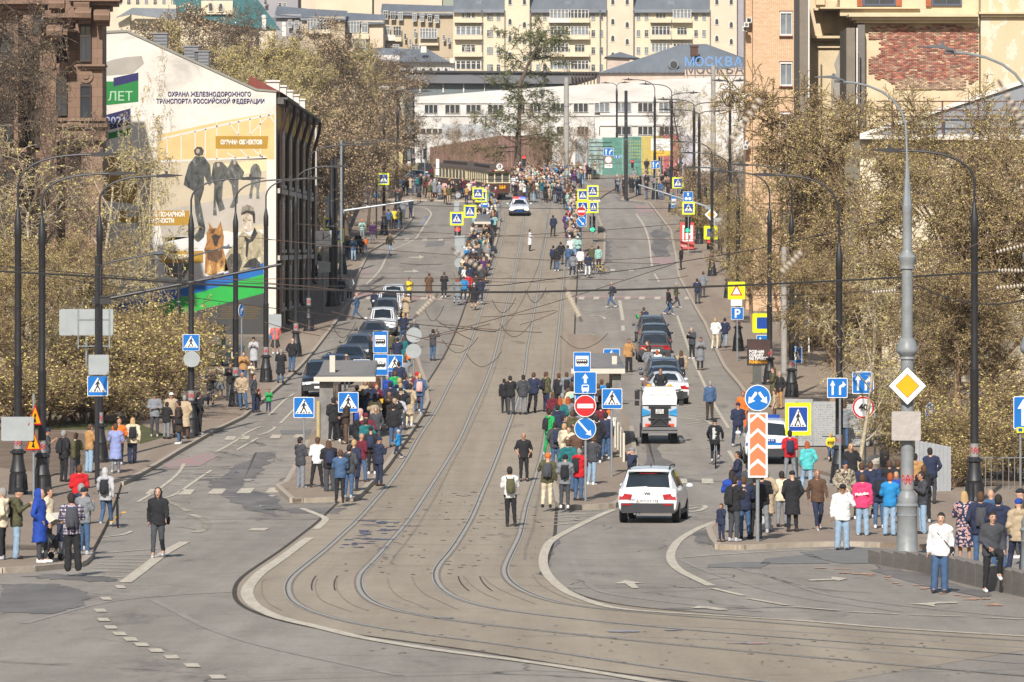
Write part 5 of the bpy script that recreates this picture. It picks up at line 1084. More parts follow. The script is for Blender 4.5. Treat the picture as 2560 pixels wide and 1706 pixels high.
def mk(kind,root,loc,w_,h_,rz=0):
 B=Board()
 if kind in('cross','crossm'):B.p(rr(1,1,.06),M_SWH,0);S_cross(B,1.0,-1 if kind=='crossm' else 1);return B.make('crossing_board',root,loc,w_,h_,rz)
 if kind=='ycross':B.p(rr(1,1,.05),M_SYE,0);S_cross(B,.76,1,M_BLUED);return B.make('crossing_board',root,loc,w_,h_,rz)
 if kind in('bus','tram'):
  B.p(rr(1,1,.05),M_SWH,0).p(rr(.95,.96,.05),M_BLUE,1).p([(-.38,-.22),(.38,-.22),(.38,.3),(-.38,.3)],M_SWH,2)
  B.p(rr(.66,.2,.04)if kind=='tram' else[(-.33,-.08),(.33,-.08),(.33,.06),(.28,.13),(-.33,.13)],M_SBK,3)
  for x in(-.24,-.13,-.02,.09,.2):B.p([(x-.04,.03),(x+.04,.03),(x+.04,.09),(x-.04,.09)],M_SWH,4)
  if kind=='bus':
   for x in(-.2,.2):B.p([(x+a*.07,-.09+b_*.07*w_/h_)for a,b_ in circ(1,10)],M_SBK,3);B.p([(x+a*.035,-.09+b_*.035*w_/h_)for a,b_ in circ(1,8)],M_SWH,4)
  else:
   B.p([(-.1,.11),(0,.18),(.1,.11),(.08,.1),(0,.15),(-.08,.1)],M_SBK,3)
   for x in(-.2,-.1,.1,.2):B.p([(x-.035,-.13),(x+.035,-.13),(x+.035,-.09),(x-.035,-.09)],M_SBK,3)
  return B.make('stop_board',root,loc,w_,h_,rz)
 if kind=='buslane':
  B.p(rr(1,1,.06),M_SWH,0).p(rr(.95,.95,.05),M_BLUE,1).p([(-.06,-.02),(.06,-.02),(.06,.2),(.14,.2),(0,.42),(-.14,.2),(-.06,.2)],M_SWH,2).p(rr(.34,.34,.05),M_SWH,2)
  B.l[-1]=([(x,z-.24)for x,z in rr(.32,.3,.05)],M_SWH,2);B.p([(-.12,-.22),(.12,-.22),(.12,-.13),(-.12,-.13)],M_BLUE,3)
  for x in(-.1,.1):B.p([(x-.03,-.44),(x+.03,-.44),(x+.03,-.38),(x-.03,-.38)],M_SWH,2)
  return B.make('lane_board',root,loc,w_,h_,rz)
 if kind=='noentry':B.p(circ(.5),M_SWH,0).p(circ(.47),M_SRED,1).p([(-.36,-.1),(.36,-.1),(.36,.1),(-.36,.1)],M_SWH,2);return B.make('no_entry_board',root,loc,w_,h_,rz)
 if kind=='keep':B.p(circ(.5),M_SWH,0).p(circ(.47),M_BLUE,1).p([(-.34,.30),(-.28,.36),(.17,-.14),(.24,-.04),(.28,-.32),(0,-.24),(.1,-.2)],M_SWH,2);return B.make('keep_right_board',root,loc,w_,h_,rz)
 if kind=='both':
  B.p(circ(.5),M_SWH,0).p(circ(.47),M_BLUE,1)
  for s in(-1,1):B.p([(0+s*.02,.2),(s*.1,.24),(s*.26,.0),(s*.34,.06),(s*.37,-.22),(s*.1,-.12),(s*.19,-.05),(s*.04,.12)],M_SWH,2)
  return B.make('both_sides_board',root,loc,w_,h_,rz)
 if kind=='right':B.p(circ(.5),M_SWH,0).p(circ(.47),M_BLUE,1).p([(-.16,-.3),(-.04,-.3),(-.04,.02),(.1,.02),(.1,-.08),(.32,.1),(.1,.28),(.1,.16),(-.16,.14)],M_SWH,2);return B.make('turn_board',root,loc,w_,h_,rz)
 if kind=='diamond':B.p([(.5,0),(0,.5),(-.5,0),(0,-.5)],M_SBK,0).p([(.48,0),(0,.48),(-.48,0),(0,-.48)],M_SWH,1).p([(.31,0),(0,.31),(-.31,0),(0,-.31)],M_SBK,2).p([(.295,0),(0,.295),(-.295,0),(0,-.295)],M_SAMB,3);return B.make('priority_board',root,loc,w_,h_,rz)
 if kind=='chevron':
  B.p(rr(1,1,.02),M_SWH,0)
  for i in range(4):z=-.47+i*.235;B.p([(-.4,z),(.4,z),(.4,z+.1),(0,z+.2),(-.4,z+.1)]if i==0 else[(-.4,z-.08),(0,z+.03),(.4,z-.08),(.4,z+.1),(0,z+.21),(-.4,z+.1)],M_ORG,1)
  B.p([(-.4,.40),(-.05,.48),(-.4,.48)],M_ORG,1).p([(.4,.40),(.4,.48),(.05,.48)],M_ORG,1);return B.make('chevron_board',root,loc,w_,h_,rz)
 if kind=='up':B.p(rr(1,1,.06),M_SWH,0).p(rr(.93,.95,.05),M_BLUE,1).p([(-.1,-.4),(.1,-.4),(.1,.12),(.3,.12),(0,.42),(-.3,.12),(-.1,.12)],M_SWH,2);return B.make('one_way_board',root,loc,w_,h_,rz)
 if kind=='lanes':B.p(rr(1,1,.06),M_SWH,0).p(rr(.94,.93,.05),M_BLUE,1).p([(-.28,-.35),(-.18,-.35),(-.18,.12),(-.1,.12),(-.23,.38),(-.36,.12),(-.28,.12)],M_SWH,2).p([(.08,-.35),(.18,-.35),(.18,0),(.26,.1),(.26,.0),(.42,.16),(.26,.34),(.26,.22),(.08,.08)],M_SWH,2);return B.make('lane_board',root,loc,w_,h_,rz)
 if kind=='bike':B.p(rr(1,1,.06),M_SWH,0).p(rr(.94,.94,.05),M_BLUE,1).p([(-.05,.05),(.05,.05),(.05,.25),(.14,.25),(0,.42),(-.14,.25),(-.05,.25)],M_SWH,2).p([(x*.16-.18,z*.16-.2)for x,z in circ(1,10)],M_SWH,2).p([(x*.16+.18,z*.16-.2)for x,z in circ(1,10)],M_SWH,2);return B.make('cycle_board',root,loc,w_,h_,rz)
 if kind=='parking':B.p(rr(1,1,.06),M_SWH,0).p(rr(.94,.94,.05),M_BLUE,1).p([(-.2,-.34),(-.06,-.34),(-.06,-.1),(.14,-.08),(.26,.08),(.24,.26),(.1,.36),(-.2,.36)],M_SWH,2).p([(-.06,.04),(.06,.04),(.12,.1),(.1,.22),(-.06,.24)],M_BLUE,3);return B.make('parking_board',root,loc,w_,h_,rz)
 if kind=='limit':
  B.p(circ(.5),M_SWH,0).p(circ(.49),M_SRED,1).p(circ(.41),M_SWH,2);return B.make('limit_board',root,loc,w_,h_,rz)
 if kind=='ywarn':B.p(rr(1,1,.05),M_SYE,0).p([(-.36,-.28),(.36,-.28),(0,.36)],M_SRED,1).p([(-.24,-.21),(.24,-.21),(0,.22)],M_SWH,2);return B.make('warning_board',root,loc,w_,h_,rz)
 if kind=='works':B.p([(-.5,-.43),(.5,-.43),(0,.43)],M_SRED,0).p([(-.4,-.37),(.4,-.37),(0,.32)],M_SAMB,1).p([(-.12,-.3),(.1,-.34),(.02,-.12),(.1,-.02),(-.02,.08),(-.08,-.06),(-.04,-.14)],M_SBK,2);return B.make('roadworks_board',root,loc,w_,h_,rz)
 if kind=='back':B.p(rr(1,1,.05),M_BACK,0);return B.make('board_back',root,loc,w_,h_,rz)
 if kind=='rback':B.p(circ(.5),M_BACK,0);return B.make('board_back',root,loc,w_,h_,rz)
 if kind=='dback':B.p([(.5,0),(0,.5),(-.5,0),(0,-.5)],M_BACK,0);return B.make('board_back',root,loc,w_,h_,rz)
 if kind=='white':B.p(rr(1,1,.05),M_SWH,0);return B.make('plate',root,loc,w_,h_,rz)
 if kind=='warrow':B.p(rr(1,1,.05),M_SWH,0).p([(-.35,-.06),(.15,-.06),(.15,-.2),(.38,0),(.15,.2),(.15,.06),(-.35,.06)],M_SBK,1);return B.make('plate',root,loc,w_,h_,rz)
 if kind=='yellow':B.p(rr(1,1,.03),mat('yellow_notice',(236,190,50),.6,var=.04),0);return B.make('notice',root,loc,w_,h_,rz)
 if kind=='yback':B.p(rr(1,1,.05),M_SYE,0).p(rr(.55,.6,.05),M_BLUED,1);return B.make('board',root,loc,w_,h_,rz)
 raise ValueError(kind)
def post(px,by,boards,label,name='sign_post',group=None,r=.04,m=None,top=None,h=.13,cat='road sign',nopole=False,D=None):
 g0=G(px,by,h)if D is None else Vector(((px-1280)*D/F,D,gz(D)+h));D=g0.y;s=F/D;o=empty(name,g0,0,label,cat,group)
 ty=top if top is not None else min(b[2]-b[4]/2 for b in boards)-2
 if not nopole:mb=MB();mb.tube([(0,0,0),(0,0,(W(px,ty,D).z-g0.z))],r,8);mb.build('pole',m or M_GALV,o,True)
 for i,b in enumerate(boards):
  kind,cx,cy,w_,h_=b[:5];rz=b[5]if len(b)>5 else 0
  mk(kind,o,(W(cx,cy,D)-g0)+Vector((0,-r-.035-.03*(b[6]if len(b)>6 else i%2),0)),w_/s/max(.25,math.cos(rz)),h_/s,rz)
 return o
GX='pedestrian crossing signs'
post(243,1211,[('cross',245,965,52,51),('back',248,912,51,50,0,3)],'blue crossing sign under a grey back plate, on the dark pole near the left',group=GX,r=.085,m=M_BLK,top=640)
post(478,1089,[('cross',478,857,42,42),('rback',480,898,42,40,0,5)],'blue crossing sign fixed to the fourth left lamp post, grey disc below','lamp_post_sign',GX,nopole=True,D=G(478,1089,.13).y-.2)
post(760,1132,[('cross',760,1019,52,52)],'blue crossing sign before the left tram shelter, leftmost of the shelter signs',group=GX)
post(870,1112,[('cross',871,1006,51,51)],'blue crossing sign in front of the left tram shelter opening',group=GX)
post(904,990,[('cross',904,920,43,42)],'blue crossing sign half hidden behind the left shelter roof',group=GX)
post(983,993,[('cross',987,908,41,41)],'blue crossing sign right beside the tram stop board',group=GX)
post(954,1060,[('bus',951,855,37,55),('tram',952,912,37,54),('yellow',953,1009,19,27,R(12))],'bus stop and tram stop boards stacked on one pole with a yellow notice','stop_sign_post')
post(1034,978,[('rback',1035,838,39,38),('rback',1034,878,39,37)],'two grey round sign backs on one pole behind the left platform')
post(1464,1256,[('bus',1455,905,43,50),('buslane',1463,957,56,55,0,2),('cross',1462,993,50,40,0,-1),('noentry',1463,1015,55,55,0,3),('keep',1463,1072,55,55)],'tall pole stacked with bus stop, bus lane, no entry and keep-right boards')
post(1529,1010,[('cross',1529,892,41,40)],'blue crossing sign rising behind the right shelter roof',group=GX)
post(1529,1194,[('cross',1530,997,51,51)],'blue crossing sign on a slim pole before the right tram shelter',group=GX)
post(1894,1354,[('both',1894,995,65,66),('chevron',1894,1113,49,162)],'blue two-way arrow disc above an orange and white chevron board on the island',r=.05)
post(1992,1198,[('ycross',1995,1048,64,82)],'large fluorescent yellow framed crossing sign behind the island crowd',group=GX,r=.05)
g0=G(2268,1388,.13)
post(2268,1388,[('diamond',2268,965,97,98)],'yellow and white priority diamond hung on the grey ornate pole','priority_sign',nopole=True,D=g0.y-.2)
o=post(2265,1388,[('back',2265,1065,73,73)],'square sign wrapped in crumpled grey plastic on the grey ornate pole','wrapped_sign',nopole=True,D=g0.y-.24)
o.children[0].data.materials[0]=mat('crumpled_plastic',(182,174,168),.5,var=.08,scale=6,bump=.8,bscale=5)
o=post(2163,1170,[('limit',2158,1019,55,56),('lanes',2157,957,54,56)],'speed limit disc reading 40 under a blue lane board');q=W(2158,1019,o.location.y-.085);put_text('40',.32,M_SBK,q-o.location+Vector((0,-.02,0)),o,bold=.01,name='numeral')
post(2100,1212,[('lanes',2093,970,51,50)],'blue lane board half hidden by the second right lamp post')
post(2325,1175,[('right',2325,1034,27,54,R(55))],'blue turn-right disc seen edge-on right of the yellow diamond')
post(2551,1216,[('up',2558,1032,50,82),('yback',2550,1075,18,14)],'blue one-way arrow board cut by the right edge')
post(1990,985,[('cross',1990,888,30,41)],'small blue crossing sign tangled in budding branches',group=GX)
post(1843,904,[('ywarn',1841,727,43,44),('white',1841,757,28,16),('parking',1843,784,31,31)],'yellow warning, white plate and blue parking boards on one pole under the branches')
post(1905,950,[('yback',1905,808,48,48),('lanes',1908,856,34,36)],'yellow framed board over a blue one among the branches')
post(941,597,[('ycross',959,448,28,30)],'yellow framed crossing sign left of the upper pavement crowd',group=GX,m=M_BLK,r=.06,top=364)
post(962,560,[('back',953,478,11,30),('back',965,478,12,30)],'pair of grey plates below a crossing sign on the upper left pavement')
post(823,700,[('ycross',824,560,30,30),('dback',822,502,32,34),('rback',824,532,20,26,R(50))],'yellow crossing sign half hidden left of the thick tram poles',group=GX);post(853,700,[('ycross',850,589,20,34,R(40))],'yellow crossing sign just right of the thick tram poles',group=GX)
post(1206,600,[('ycross',1203,491,29,30),('ycross',1195,484,28,29,0,3),('bus',1211,506,19,28,0,-2)],'two overlapping yellow crossing signs with a stop board before the tram',group=GX,h=.16)
post(1175,640,[('ycross',1175,529,32,32)],'yellow crossing sign right of the far left traffic light',group=GX,h=.16);post(1143,700,[('ycross',1142,547,34,34),('rback',1145,488,13,15),('rback',1142,510,14,15),('back',1141,524,13,12),('back',1149,603,25,27),('rback',1147,629,26,26),('rback',1149,658,26,26)],'yellow crossing sign over grey plates on the far left platform',group=GX,h=.16,r=.05)
post(1215,560,[('yellow',1211,538,10,13,R(10))],'small yellow notice on the far left platform',h=.16,top=500)
post(1456,634,[('ycross',1457,488,28,28),('ycross',1457,518,31,31),('noentry',1453,529,24,24,0,3),('up',1456,550,21,34,0,-1),('keep',1453,555,24,25,0,2)],'pole with two yellow crossing signs, no entry and keep-right discs',group=GX,h=.16)
post(1480,610,[('ycross',1482,478,29,29),('ycross',1484,518,24,30)],'pole with two yellow crossing signs above the far green light',group=GX,h=.16,r=.05)
post(1696,560,[('ycross',1695,458,29,29)],'yellow crossing sign high on the upper right corner',group=GX);post(1721,640,[('bike',1720,492,25,25),('ycross',1721,521,32,32)],'blue cycle board above a yellow crossing sign at the right traffic light',group=GX)
post(1684,584,[('bus',1684,506,13,28)],'narrow blue and white stop board on the upper right pavement');post(1780,640,[('diamond',1778,537,34,34),('back',1793,555,20,20,0,3)],'tilted priority diamond beside the right traffic lights');post(1778,660,[('yback',1777,582,35,34)],'yellow framed board behind budding twigs at the right corner')
for x,w_ in((1056,13),(1188,13)):post(x,422,[('ycross',x,353,w_*1.0,25)],'narrow yellow crossing sign %s'%('above the two dark cars' if x<1100 else 'behind the tram roof'),group=GX)
post(1293,425,[('ycross',1305,354,22,25),('diamond',1305,328,22,25)],'yellow crossing sign under a priority diamond beyond the tram',group=GX,top=345)
post(1097,430,[('keep',1100,384,12,18),('noentry',1089,383,7,16)],'small keep-right and no-entry discs left of the tram roof');post(1521,482,[('lanes',1521,380,25,20),('limit',1521,400,19,19),('warrow',1521,415,19,10)],'blue lane board, round limit disc and white arrow plate on one pole')
post(1639,500,[('lanes',1638,412,21,20)],'blue lane board on the black lamp post before the far steps');post(1546,440,[('lanes',1545,392,18,7)],'small blue street name plate before the teal hoarding')
o=post(1652,470,[('white',1652,362,49,30),('yellow',1652,384,49,12)],'white and yellow direction board before the red hoarding',r=.06)
for i,(t,dx,dy,sz)in enumerate((('ВЫСТАВКА',-9,351,3.6),('АКАДЕМИКА',-8,362,3.6),('ТУПОЛЕВА',-9,367,3.6),('набережная',-10,371,2.8),('0.1',14,365,3.4),('Б.КАМЕНЩИКИ   0.1',-4,384,3.2))):
 q=W(1652+dx,dy,o.location.y-.14);put_text(t,sz*o.location.y/F,M_SBK,q-o.location,o,ext=.001)
post(604,938,[('right',604,777,13,33,R(62))],'blue turn disc seen edge-on left of the paved yard',top=760);post(687,928,[('back',688,803,31,34)],'grey plate back on a pole beside the pink coated woman');post(811,788,[('back',806,668,20,29),('back',819,668,14,26)],'grey double plate back on a slim pole left of the queue of cars')
post(84,1246,[('works',88,1037,32,60,R(35)),('works',84,1099,36,62,R(30)),('back',45,1072,81,60,0,4)],'two orange roadworks triangles and a grey plate at the left lamp posts',top=984)
o=post(216,1060,[('back',216,806,135,66)],'large grey back of an information board behind the third lamp post',r=.05,top=775)
D_=o.location.y;mb=MB()
for x in(196,274):a=W(x,774,D_)-o.location;b=W(x,872,D_)-o.location;mb.tube([a+Vector((0,-.09,0)),b+Vector((0,-.09,0))],.035,6)
for y in(799,866):a=W(196,y,D_)-o.location;b=W(276,y,D_)-o.location;mb.tube([a+Vector((0,-.1,0)),b+Vector((0,-.1,0))],.03,6)
mb.build('frame',M_GALV,o)
def boom(p0,p1,D,label,m,r=.09,name='boom_arm',cat='boom',bracket=True):
 a=W(p0[0],p0[1],D);b=W(p1[0],p1[1],D);o=empty(name,a,0,label,cat);mb=MB();mb.tube([(0,0,0),b-a],[r,r*.7],8);mb.build('arm',m,o,True)
 if bracket:mb=MB();mb.box(-.3,.35,-.16,.16,-.14,.1);mb.box(-.1,.3,-.2,.2,.1,.16);mb.build('bracket',m,o)
 return o
boom((252,751),(704,661),G(243,1211).y+.1,'long dark boom reaching right from the near left sign pole',M_BLK,.065);boom((447,712),(560,684),G(447,1003).y,'short dark boom fixed to the slim pole before the mural',M_BLK,.07)
for px,by,sh,tip,lab in((252,1211,695,(404,634),'small curved lamp arm on the near left sign pole'),(453,1003,690,(572,619),'small curved lamp arm before the painted dog')):
 g0=G(px,by);s=F/g0.y;o=empty('arm_lamp',W(px,sh,g0.y),0,lab,'lamp');dx=(tip[0]-px)/s;dz=(sh-tip[1])/s
 mb=MB();mb.tube([(0,0,-.5),(0,0,dz*.35),(dx*.06,0,dz*.55),(dx*.2,0,dz*.68),(dx*.85,0,dz*.97)],.035,7);mb.build('arm',M_BLK,o,True)
 mb=MB();mb.ball((dx*.95,0,dz),(.28,.1,.07),8,5);mb.box(dx*.97,dx*.97+.1,-.04,.04,.05,.14)if hasattr(mb,'x')else mb.box(dx*.97,dx*.97+.1,-.04,.04,dz+.04,dz+.14);mb.build('lamp_head',mat('lamp_grey',(98,102,108)),o,True)
boom((1773,519),(1595,462),G(1775,640).y,'pale steel traffic boom reaching left over the upper right lanes',M_GALV,.09);boom((849,529),(1034,502),G(853,700).y,'pale steel traffic boom reaching right over the upper left lanes',M_GALV,.09)
boom((1188,275),(1292,330),560,'slanting grey traffic boom left of the far priority diamond',M_GALV,.06,bracket=False)
def tlight(px,py,w_,h_,D,lit,label,pole=None):
 s=F/D;o=empty('traffic_light',W(px,py,D)-Vector((0,.12,0)),0,label,'traffic light','traffic lights');W_=w_/s;H_=h_/s
 mb=MB();mb.box(-W_/2,W_/2,0,.22,-H_/2,H_/2);mb.build('housing',mat('housing_dark',(58,62,62),.6,var=0),o)
 for i,c in enumerate(('red','amber','green')):
  z=H_/3*(1-i);mb=MB();mb.tube([(0,-.015,z),(0,.01,z)],min(W_*.4,H_*.15),14)
  m=mat('lit_'+c,{'red':(255,60,50),'green':(40,235,170)}.get(c,(255,170,20)),.4,var=0,emit=1.6)if c==lit else mat('unlit_lens',(50,48,46),.3,var=0)
  mb.build('lens',m,o);mb=MB();mb.box(-W_*.42,W_*.42,-.16,0,z+H_*.14,z+H_*.155);mb.build('visor',mat('housing_dark',(58,62,62)),o)
 if pole:mb=MB();mb.tube([(0,.14,-H_/2),(0,.14,gz(D)-o.location.z)],.05,8);mb.build('pole',M_GALV,o)
 return o
tlight(1144,588,16,44,G(1143,700).y,'red','red traffic light in front of the far left platform sign pole');tlight(1481,561,15,40,G(1480,610).y,'green','green traffic light on the far right platform',True);tlight(1719,563,14,40,G(1721,640).y,'green','green traffic light before the red and white poster')
tlight(1310,403,10,29,530,'red','far red traffic light right of the tram',True);tlight(1581,410,7,20,520,'red','tiny red traffic light left of the direction board',True);tlight(1651,400,10,30,525,'red','red traffic light under the direction board',True);tlight(1772,612,10,24,G(1778,660).y,'red','red pedestrian light behind budding twigs')
tlight(1062,385,8,26,520,'','dark back of a traffic light above the two dark cars',True)
D=G(812,790).y;o=empty('street_clock',W(808,597,D),0,'square white street clock showing ten past twelve','clock');s=D/F
mb=MB();mb.box(-21*s,21*s,0,.2,-21*s,21*s);mb.build('case',M_GALV,o);mb=MB();mb.box(-19*s,19*s,-.01,.01,-19*s,19*s);f=mb.build('dial',M_SWH,o)
mb=MB()
for i in range(12):
 a=2*PI*i/12;r=15*s;w_=.035 if i%3 else.06;mb.cbox((r*math.sin(a),-.018,r*math.cos(a)),(w_,.01,w_*1.3),M_SBK if i%3 else M_REDM)
mb.build('hour_mark',None,f)
for ang,L,w_ in((R(2),.34,.03),(R(62),.5,.022)):
 mb=MB();mb.box(-w_,w_,-.035,-.02,-.06,L);h_=mb.build('hand',M_SBK,o);h_.rotation_euler.y=ang
mb=MB();mb.tube([(0,.1,-21*s),(0,.1,gz(D)-o.location.z)],.06,8);mb.build('pole',M_GALV,o)
M_SHR=mat('shelter_roof_grey',(118,118,120),.7,var=.1,scale=2);M_SHW=mat('shelter_fascia',(214,206,190),.5,var=.04);M_SHC=mat('shelter_pillar_concrete',(136,132,128),.7,var=.25,scale=2.5);M_SHG=mat('shelter_glass',(66,72,74),.15,var=.3,scale=.5,spec=.6)
def shelter(px0,px1,yfront,colx,colw,D,L,label,mirror=1):
 s=F/D;x0=(px0-1280)/s;x1=(px1-1280)/s;z=W(0,yfront,D).z;g_=gz(D)+.16;o=empty('tram_shelter',((x0+x1)/2,D,g_),0,label,'tram shelter','tram shelters');w_=x1-x0;H=z-g_;cx=(colx-1280)/s-o.location.x;cw=colw/s
 slope=(gz(D+L)-gz(D))/L
 def P(x,y,z_):return(x,y,z_+slope*y)
 mb=MB();vs=[P(-w_/2,0,H),P(w_/2,0,H+.05),P(w_/2-.1,L,H+.35),P(-w_/2+.25,L,H+.3),P(-w_/2,0,H+.16),P(w_/2,0,H+.22),P(w_/2-.1,L,H+.5),P(-w_/2+.25,L,H+.46)]
 mb.add(vs,[(0,1,2,3),(4,7,6,5),(0,4,5,1),(1,5,6,2),(2,6,7,3),(3,7,4,0)],M_SHR);r_=mb.build('roof',None,o)
 mb=MB();mb.box(-w_/2-.02,w_/2+.02,-.12,-.01,H-.02,H+.17);mb.build('fascia',M_SHW,r_)
 mb=MB()
 for i in range(14):y=.3+i*(L-.6)/13;mb.box(-w_/2+.12,w_/2-.12,y,y+.05,H+.19+(slope+.04)*y,H+.235+(slope+.04)*y)
 mb.build('roof_rib',M_SHR,r_)
 for k in range(3):
  y=.25+k*(L-.9)/2;mb=MB();mb.box(cx-cw/2,cx+cw/2,y,y+.3,slope*y-.3,H+slope*y+.03);mb.box(cx-cw/2-.01,cx+cw/2+.01,y-.01,y+.31,H*.52+slope*y,H*.52+.02+slope*y);mb.build('pillar',M_SHC,o)
 mb=MB();xg=cx+mirror*cw*.42;mb.add([P(xg,.5,.25),P(xg,L-.5,.25),P(xg,L-.5,H-.1),P(xg,.5,H-.1),P(xg+.04,.5,.25),P(xg+.04,L-.5,.25),P(xg+.04,L-.5,H-.1),P(xg+.04,.5,H-.1)],[(0,1,2,3),(4,7,6,5),(0,3,7,4),(1,5,6,2),(3,2,6,7),(0,4,5,1)]);mb.build('glass_wall',M_SHG,o)
 mb=MB();mb.box(min(xg,xg+mirror*.5),max(xg,xg+mirror*.5),1.2,L-1.2,.42+slope*2,.47+slope*2);mb.build('bench',mat('bench_wood',(120,96,70),.7),o)
 return o
o=shelter(786,938,953,815,34,G(800,1110).y,7.5,'near left tram shelter, flat grey roof on grey concrete pillars')
mb=MB();q=W(831,900,G(800,1110).y+1.5)-o.location;mb.box(q.x-.11,q.x+.11,1.4,1.7,q.z-.5,q.z+.18);mb.build('roof_post',M_SHW,o)
mb=MB();q=W(795,1050,G(800,1110).y)-o.location;mb.box(q.x-.06,q.x+.06,.1,.5,q.z-.9,q.z+.75);mb.build('yellow_edge_panel',mat('yellow_grey_panel',(186,168,120),.6),o)
o=shelter(1429,1561,933,1542,22,G(1540,1130).y,7.0,'near right tram shelter, flat grey roof with a cream fascia',-1)
mb=MB();q=W(1536,903,G(1540,1130).y+1.5)-o.location;mb.box(q.x-.1,q.x+.1,1.4,1.6,q.z-.4,q.z+.2);mb.build('roof_post',M_SHW,o)
shelter(1186,1226,560,1200,12,G(1190,640).y,5,'far left tram shelter hidden in the crowd');shelter(1470,1500,505,1490,9,G(1480,590).y,6,'far right tram shelter with a dark roof')
mb=MB();g0=G(1570,1155,.16);o=empty('guard_rail',g0,0,'narrow pale guard panel along the right platform kerb','railing')
mb.add([(-.15,0,.05),(-.15,0,1.05),(-.28,9,1.35),(-.28,9,.35),(-.13,0,.05),(-.13,0,1.05),(-.26,9,1.35),(-.26,9,.35)],[(0,1,2,3),(4,7,6,5),(0,4,5,1),(1,5,6,2),(3,2,6,7)]);mb.build('panel',M_SHW,o)
for y in(0,3,6,9):mb=MB();mb.box(-.2-.015*y,-.12-.015*y,y-.04,y+.04,-.1+.03*y,1.08+.033*y);mb.build('post',M_SHW,o)
g0=G(1512,1135,.16);o=empty('litter_bin',g0,0,'pale box bin with a dark foot beside the right shelter','bin');mb=MB();mb.box(-.22,.22,-.2,.2,.2,.85);mb.build('body',mat('bin_beige',(166,152,118),.6),o);mb=MB();mb.box(-.24,.24,-.22,.22,0,.2);mb.build('foot',M_BLK,o)
M_GRN=mat('bin_green',(44,74,50),.5,var=.1);M_BING=mat('bin_dark_grey',(74,80,86),.5,var=.1)
for x,m,lab in((528,M_GRN,'green wheeled refuse container standing in the paved yard'),(582,M_BING,'dark grey wheeled refuse container beside the green one')):
 g0=G(x,916,.14);o=empty('refuse_container',g0,0,lab,'refuse container','wheeled refuse containers');mb=MB()
 mb.add([(-.5,-.4,.15),(.5,-.4,.15),(.5,.4,.15),(-.5,.4,.15),(-.6,-.5,1.0),(.6,-.5,1.0),(.6,.5,1.0),(-.6,.5,1.0)],[(0,3,2,1),(0,1,5,4),(1,2,6,5),(2,3,7,6),(3,0,4,7)])
 for i in range(-3,4):mb.box(i*.15-.015,i*.15+.015,-.5,-.43,.3,.95)
 mb.build('body',m,o);mb=MB();mb.box(-.64,.64,-.54,.54,1.0,1.08);mb.box(-.55,.55,-.4,.5,1.08,1.15);mb.build('lid',m,o)
 for sx in(-.45,.45):mb=MB();mb.tube([(sx-.03,-.3,.09),(sx+.03,-.3,.09)],.09,10);mb.build('wheel',M_BLK,o)
 mb=MB();mb.cbox((.1,-.515,.62),(.3,.01,.3));mb.build('label_sticker',mat('sticker_cream',(220,206,176)),o)
g0=G(556,914,.14);o=empty('gate_leaf',g0,0,'dark green metal gate leaf standing open between the containers','gate');mb=MB();mb.box(-.06,.06,0,2.2,0,2.2);mb.build('panel',M_GRN,o)
for x,lab in((508,'stone ball bollard at the edge of the paved yard'),(572,'stone ball bollard behind the walking couple')):
 g0=G(x+5,960,.13);mb=MB();mb.ball((0,0,.28),.3,12,8);mb.lathe([(.2,0),(.16,.1)],10);tag(mb.build('stone_bollard',mat('bollard_stone',(170,156,134),.9),smooth=True,loc=g0),lab,'bollard','round stone bollards')
D=G(1893,962).y;o=empty('poster_board',G(1893,962,.13),0,'dark city poster board with white and yellow lettering under the branches','poster board');s=D/F;c=W(1891,880,D)-o.location
mb=MB();mb.box(c.x-30*s,c.x+30*s,-.12,.12,c.z-31*s,c.z+34*s);mb.build('frame',M_BLK,o);mb=MB();mb.box(c.x-27*s,c.x+27*s,-.14,-.122,c.z-28*s,c.z+31*s);mb.build('poster',mat('poster_brown',(74,50,46),.5,var=.3,scale=2),o)
mb=MB();mb.box(-11*s,11*s,-.1,.1,0,c.z-30*s);mb.build('stand',mat('stand_grey',(92,92,88),.7),o)
for i,(t,mm)in enumerate((('ВОЗЬМИ',M_SWH),('СОБАКУ',M_SWH),('ИЗ ПРИЮТА',M_SWH),('FUND4DOGS',M_SAMB))):put_text(t,9.5*s,mm,(c.x-25*s,-.146,c.z+(3-i*8.5)*s),o,bold=.01,align='LEFT',ext=.001,sx=.9)
D=G(1718,626).y;o=empty('poster_board',G(1718,626,.13),0,'red and white poster board behind the right green traffic light','poster board');s=D/F;c=W(1718,590,D)-o.location
mb=MB();mb.box(-17*s,17*s,-.1,.1,c.z-33*s,c.z+33*s);mb.build('frame',mat('poster_red',(214,76,66),.5,var=.1),o);mb=MB();mb.box(-12*s,14*s,-.12,-.102,c.z-14*s,c.z+26*s);mb.build('poster',M_SWH,o)
mb=MB();mb.box(-8*s,-4*s,-.13,-.122,c.z-12*s,c.z+20*s);mb.box(2*s,8*s,-.13,-.122,c.z-8*s,c.z+2*s);mb.build('print',mat('poster_red',(214,76,66)),o);put_text('ВСЁ',8*s,M_SWH,(-8*s,-.13,c.z-26*s),o,ext=.001)
tp=[(2195,1378),(2294,1390),(2430,1412),(2560,1434),(2720,1462)];bt=[(2187,1410),(2306,1430),(2466,1470),(2560,1490),(2720,1528)]
root=empty('low_wall',G(2187,1410),0,'low grey concrete wall of blocks curving along the road at the lower right','wall');A=[G(*p).to_2d()for p in bt];A=resamp(A,1.35)
M_CBL=mat('wall_concrete',(142,134,126),.9,var=.16,scale=1.4,bump=.15,vec=(1,1,2));blk=MB().box(-.5,.5,-.16,.16,-.3,1).mesh('block',[M_CBL])
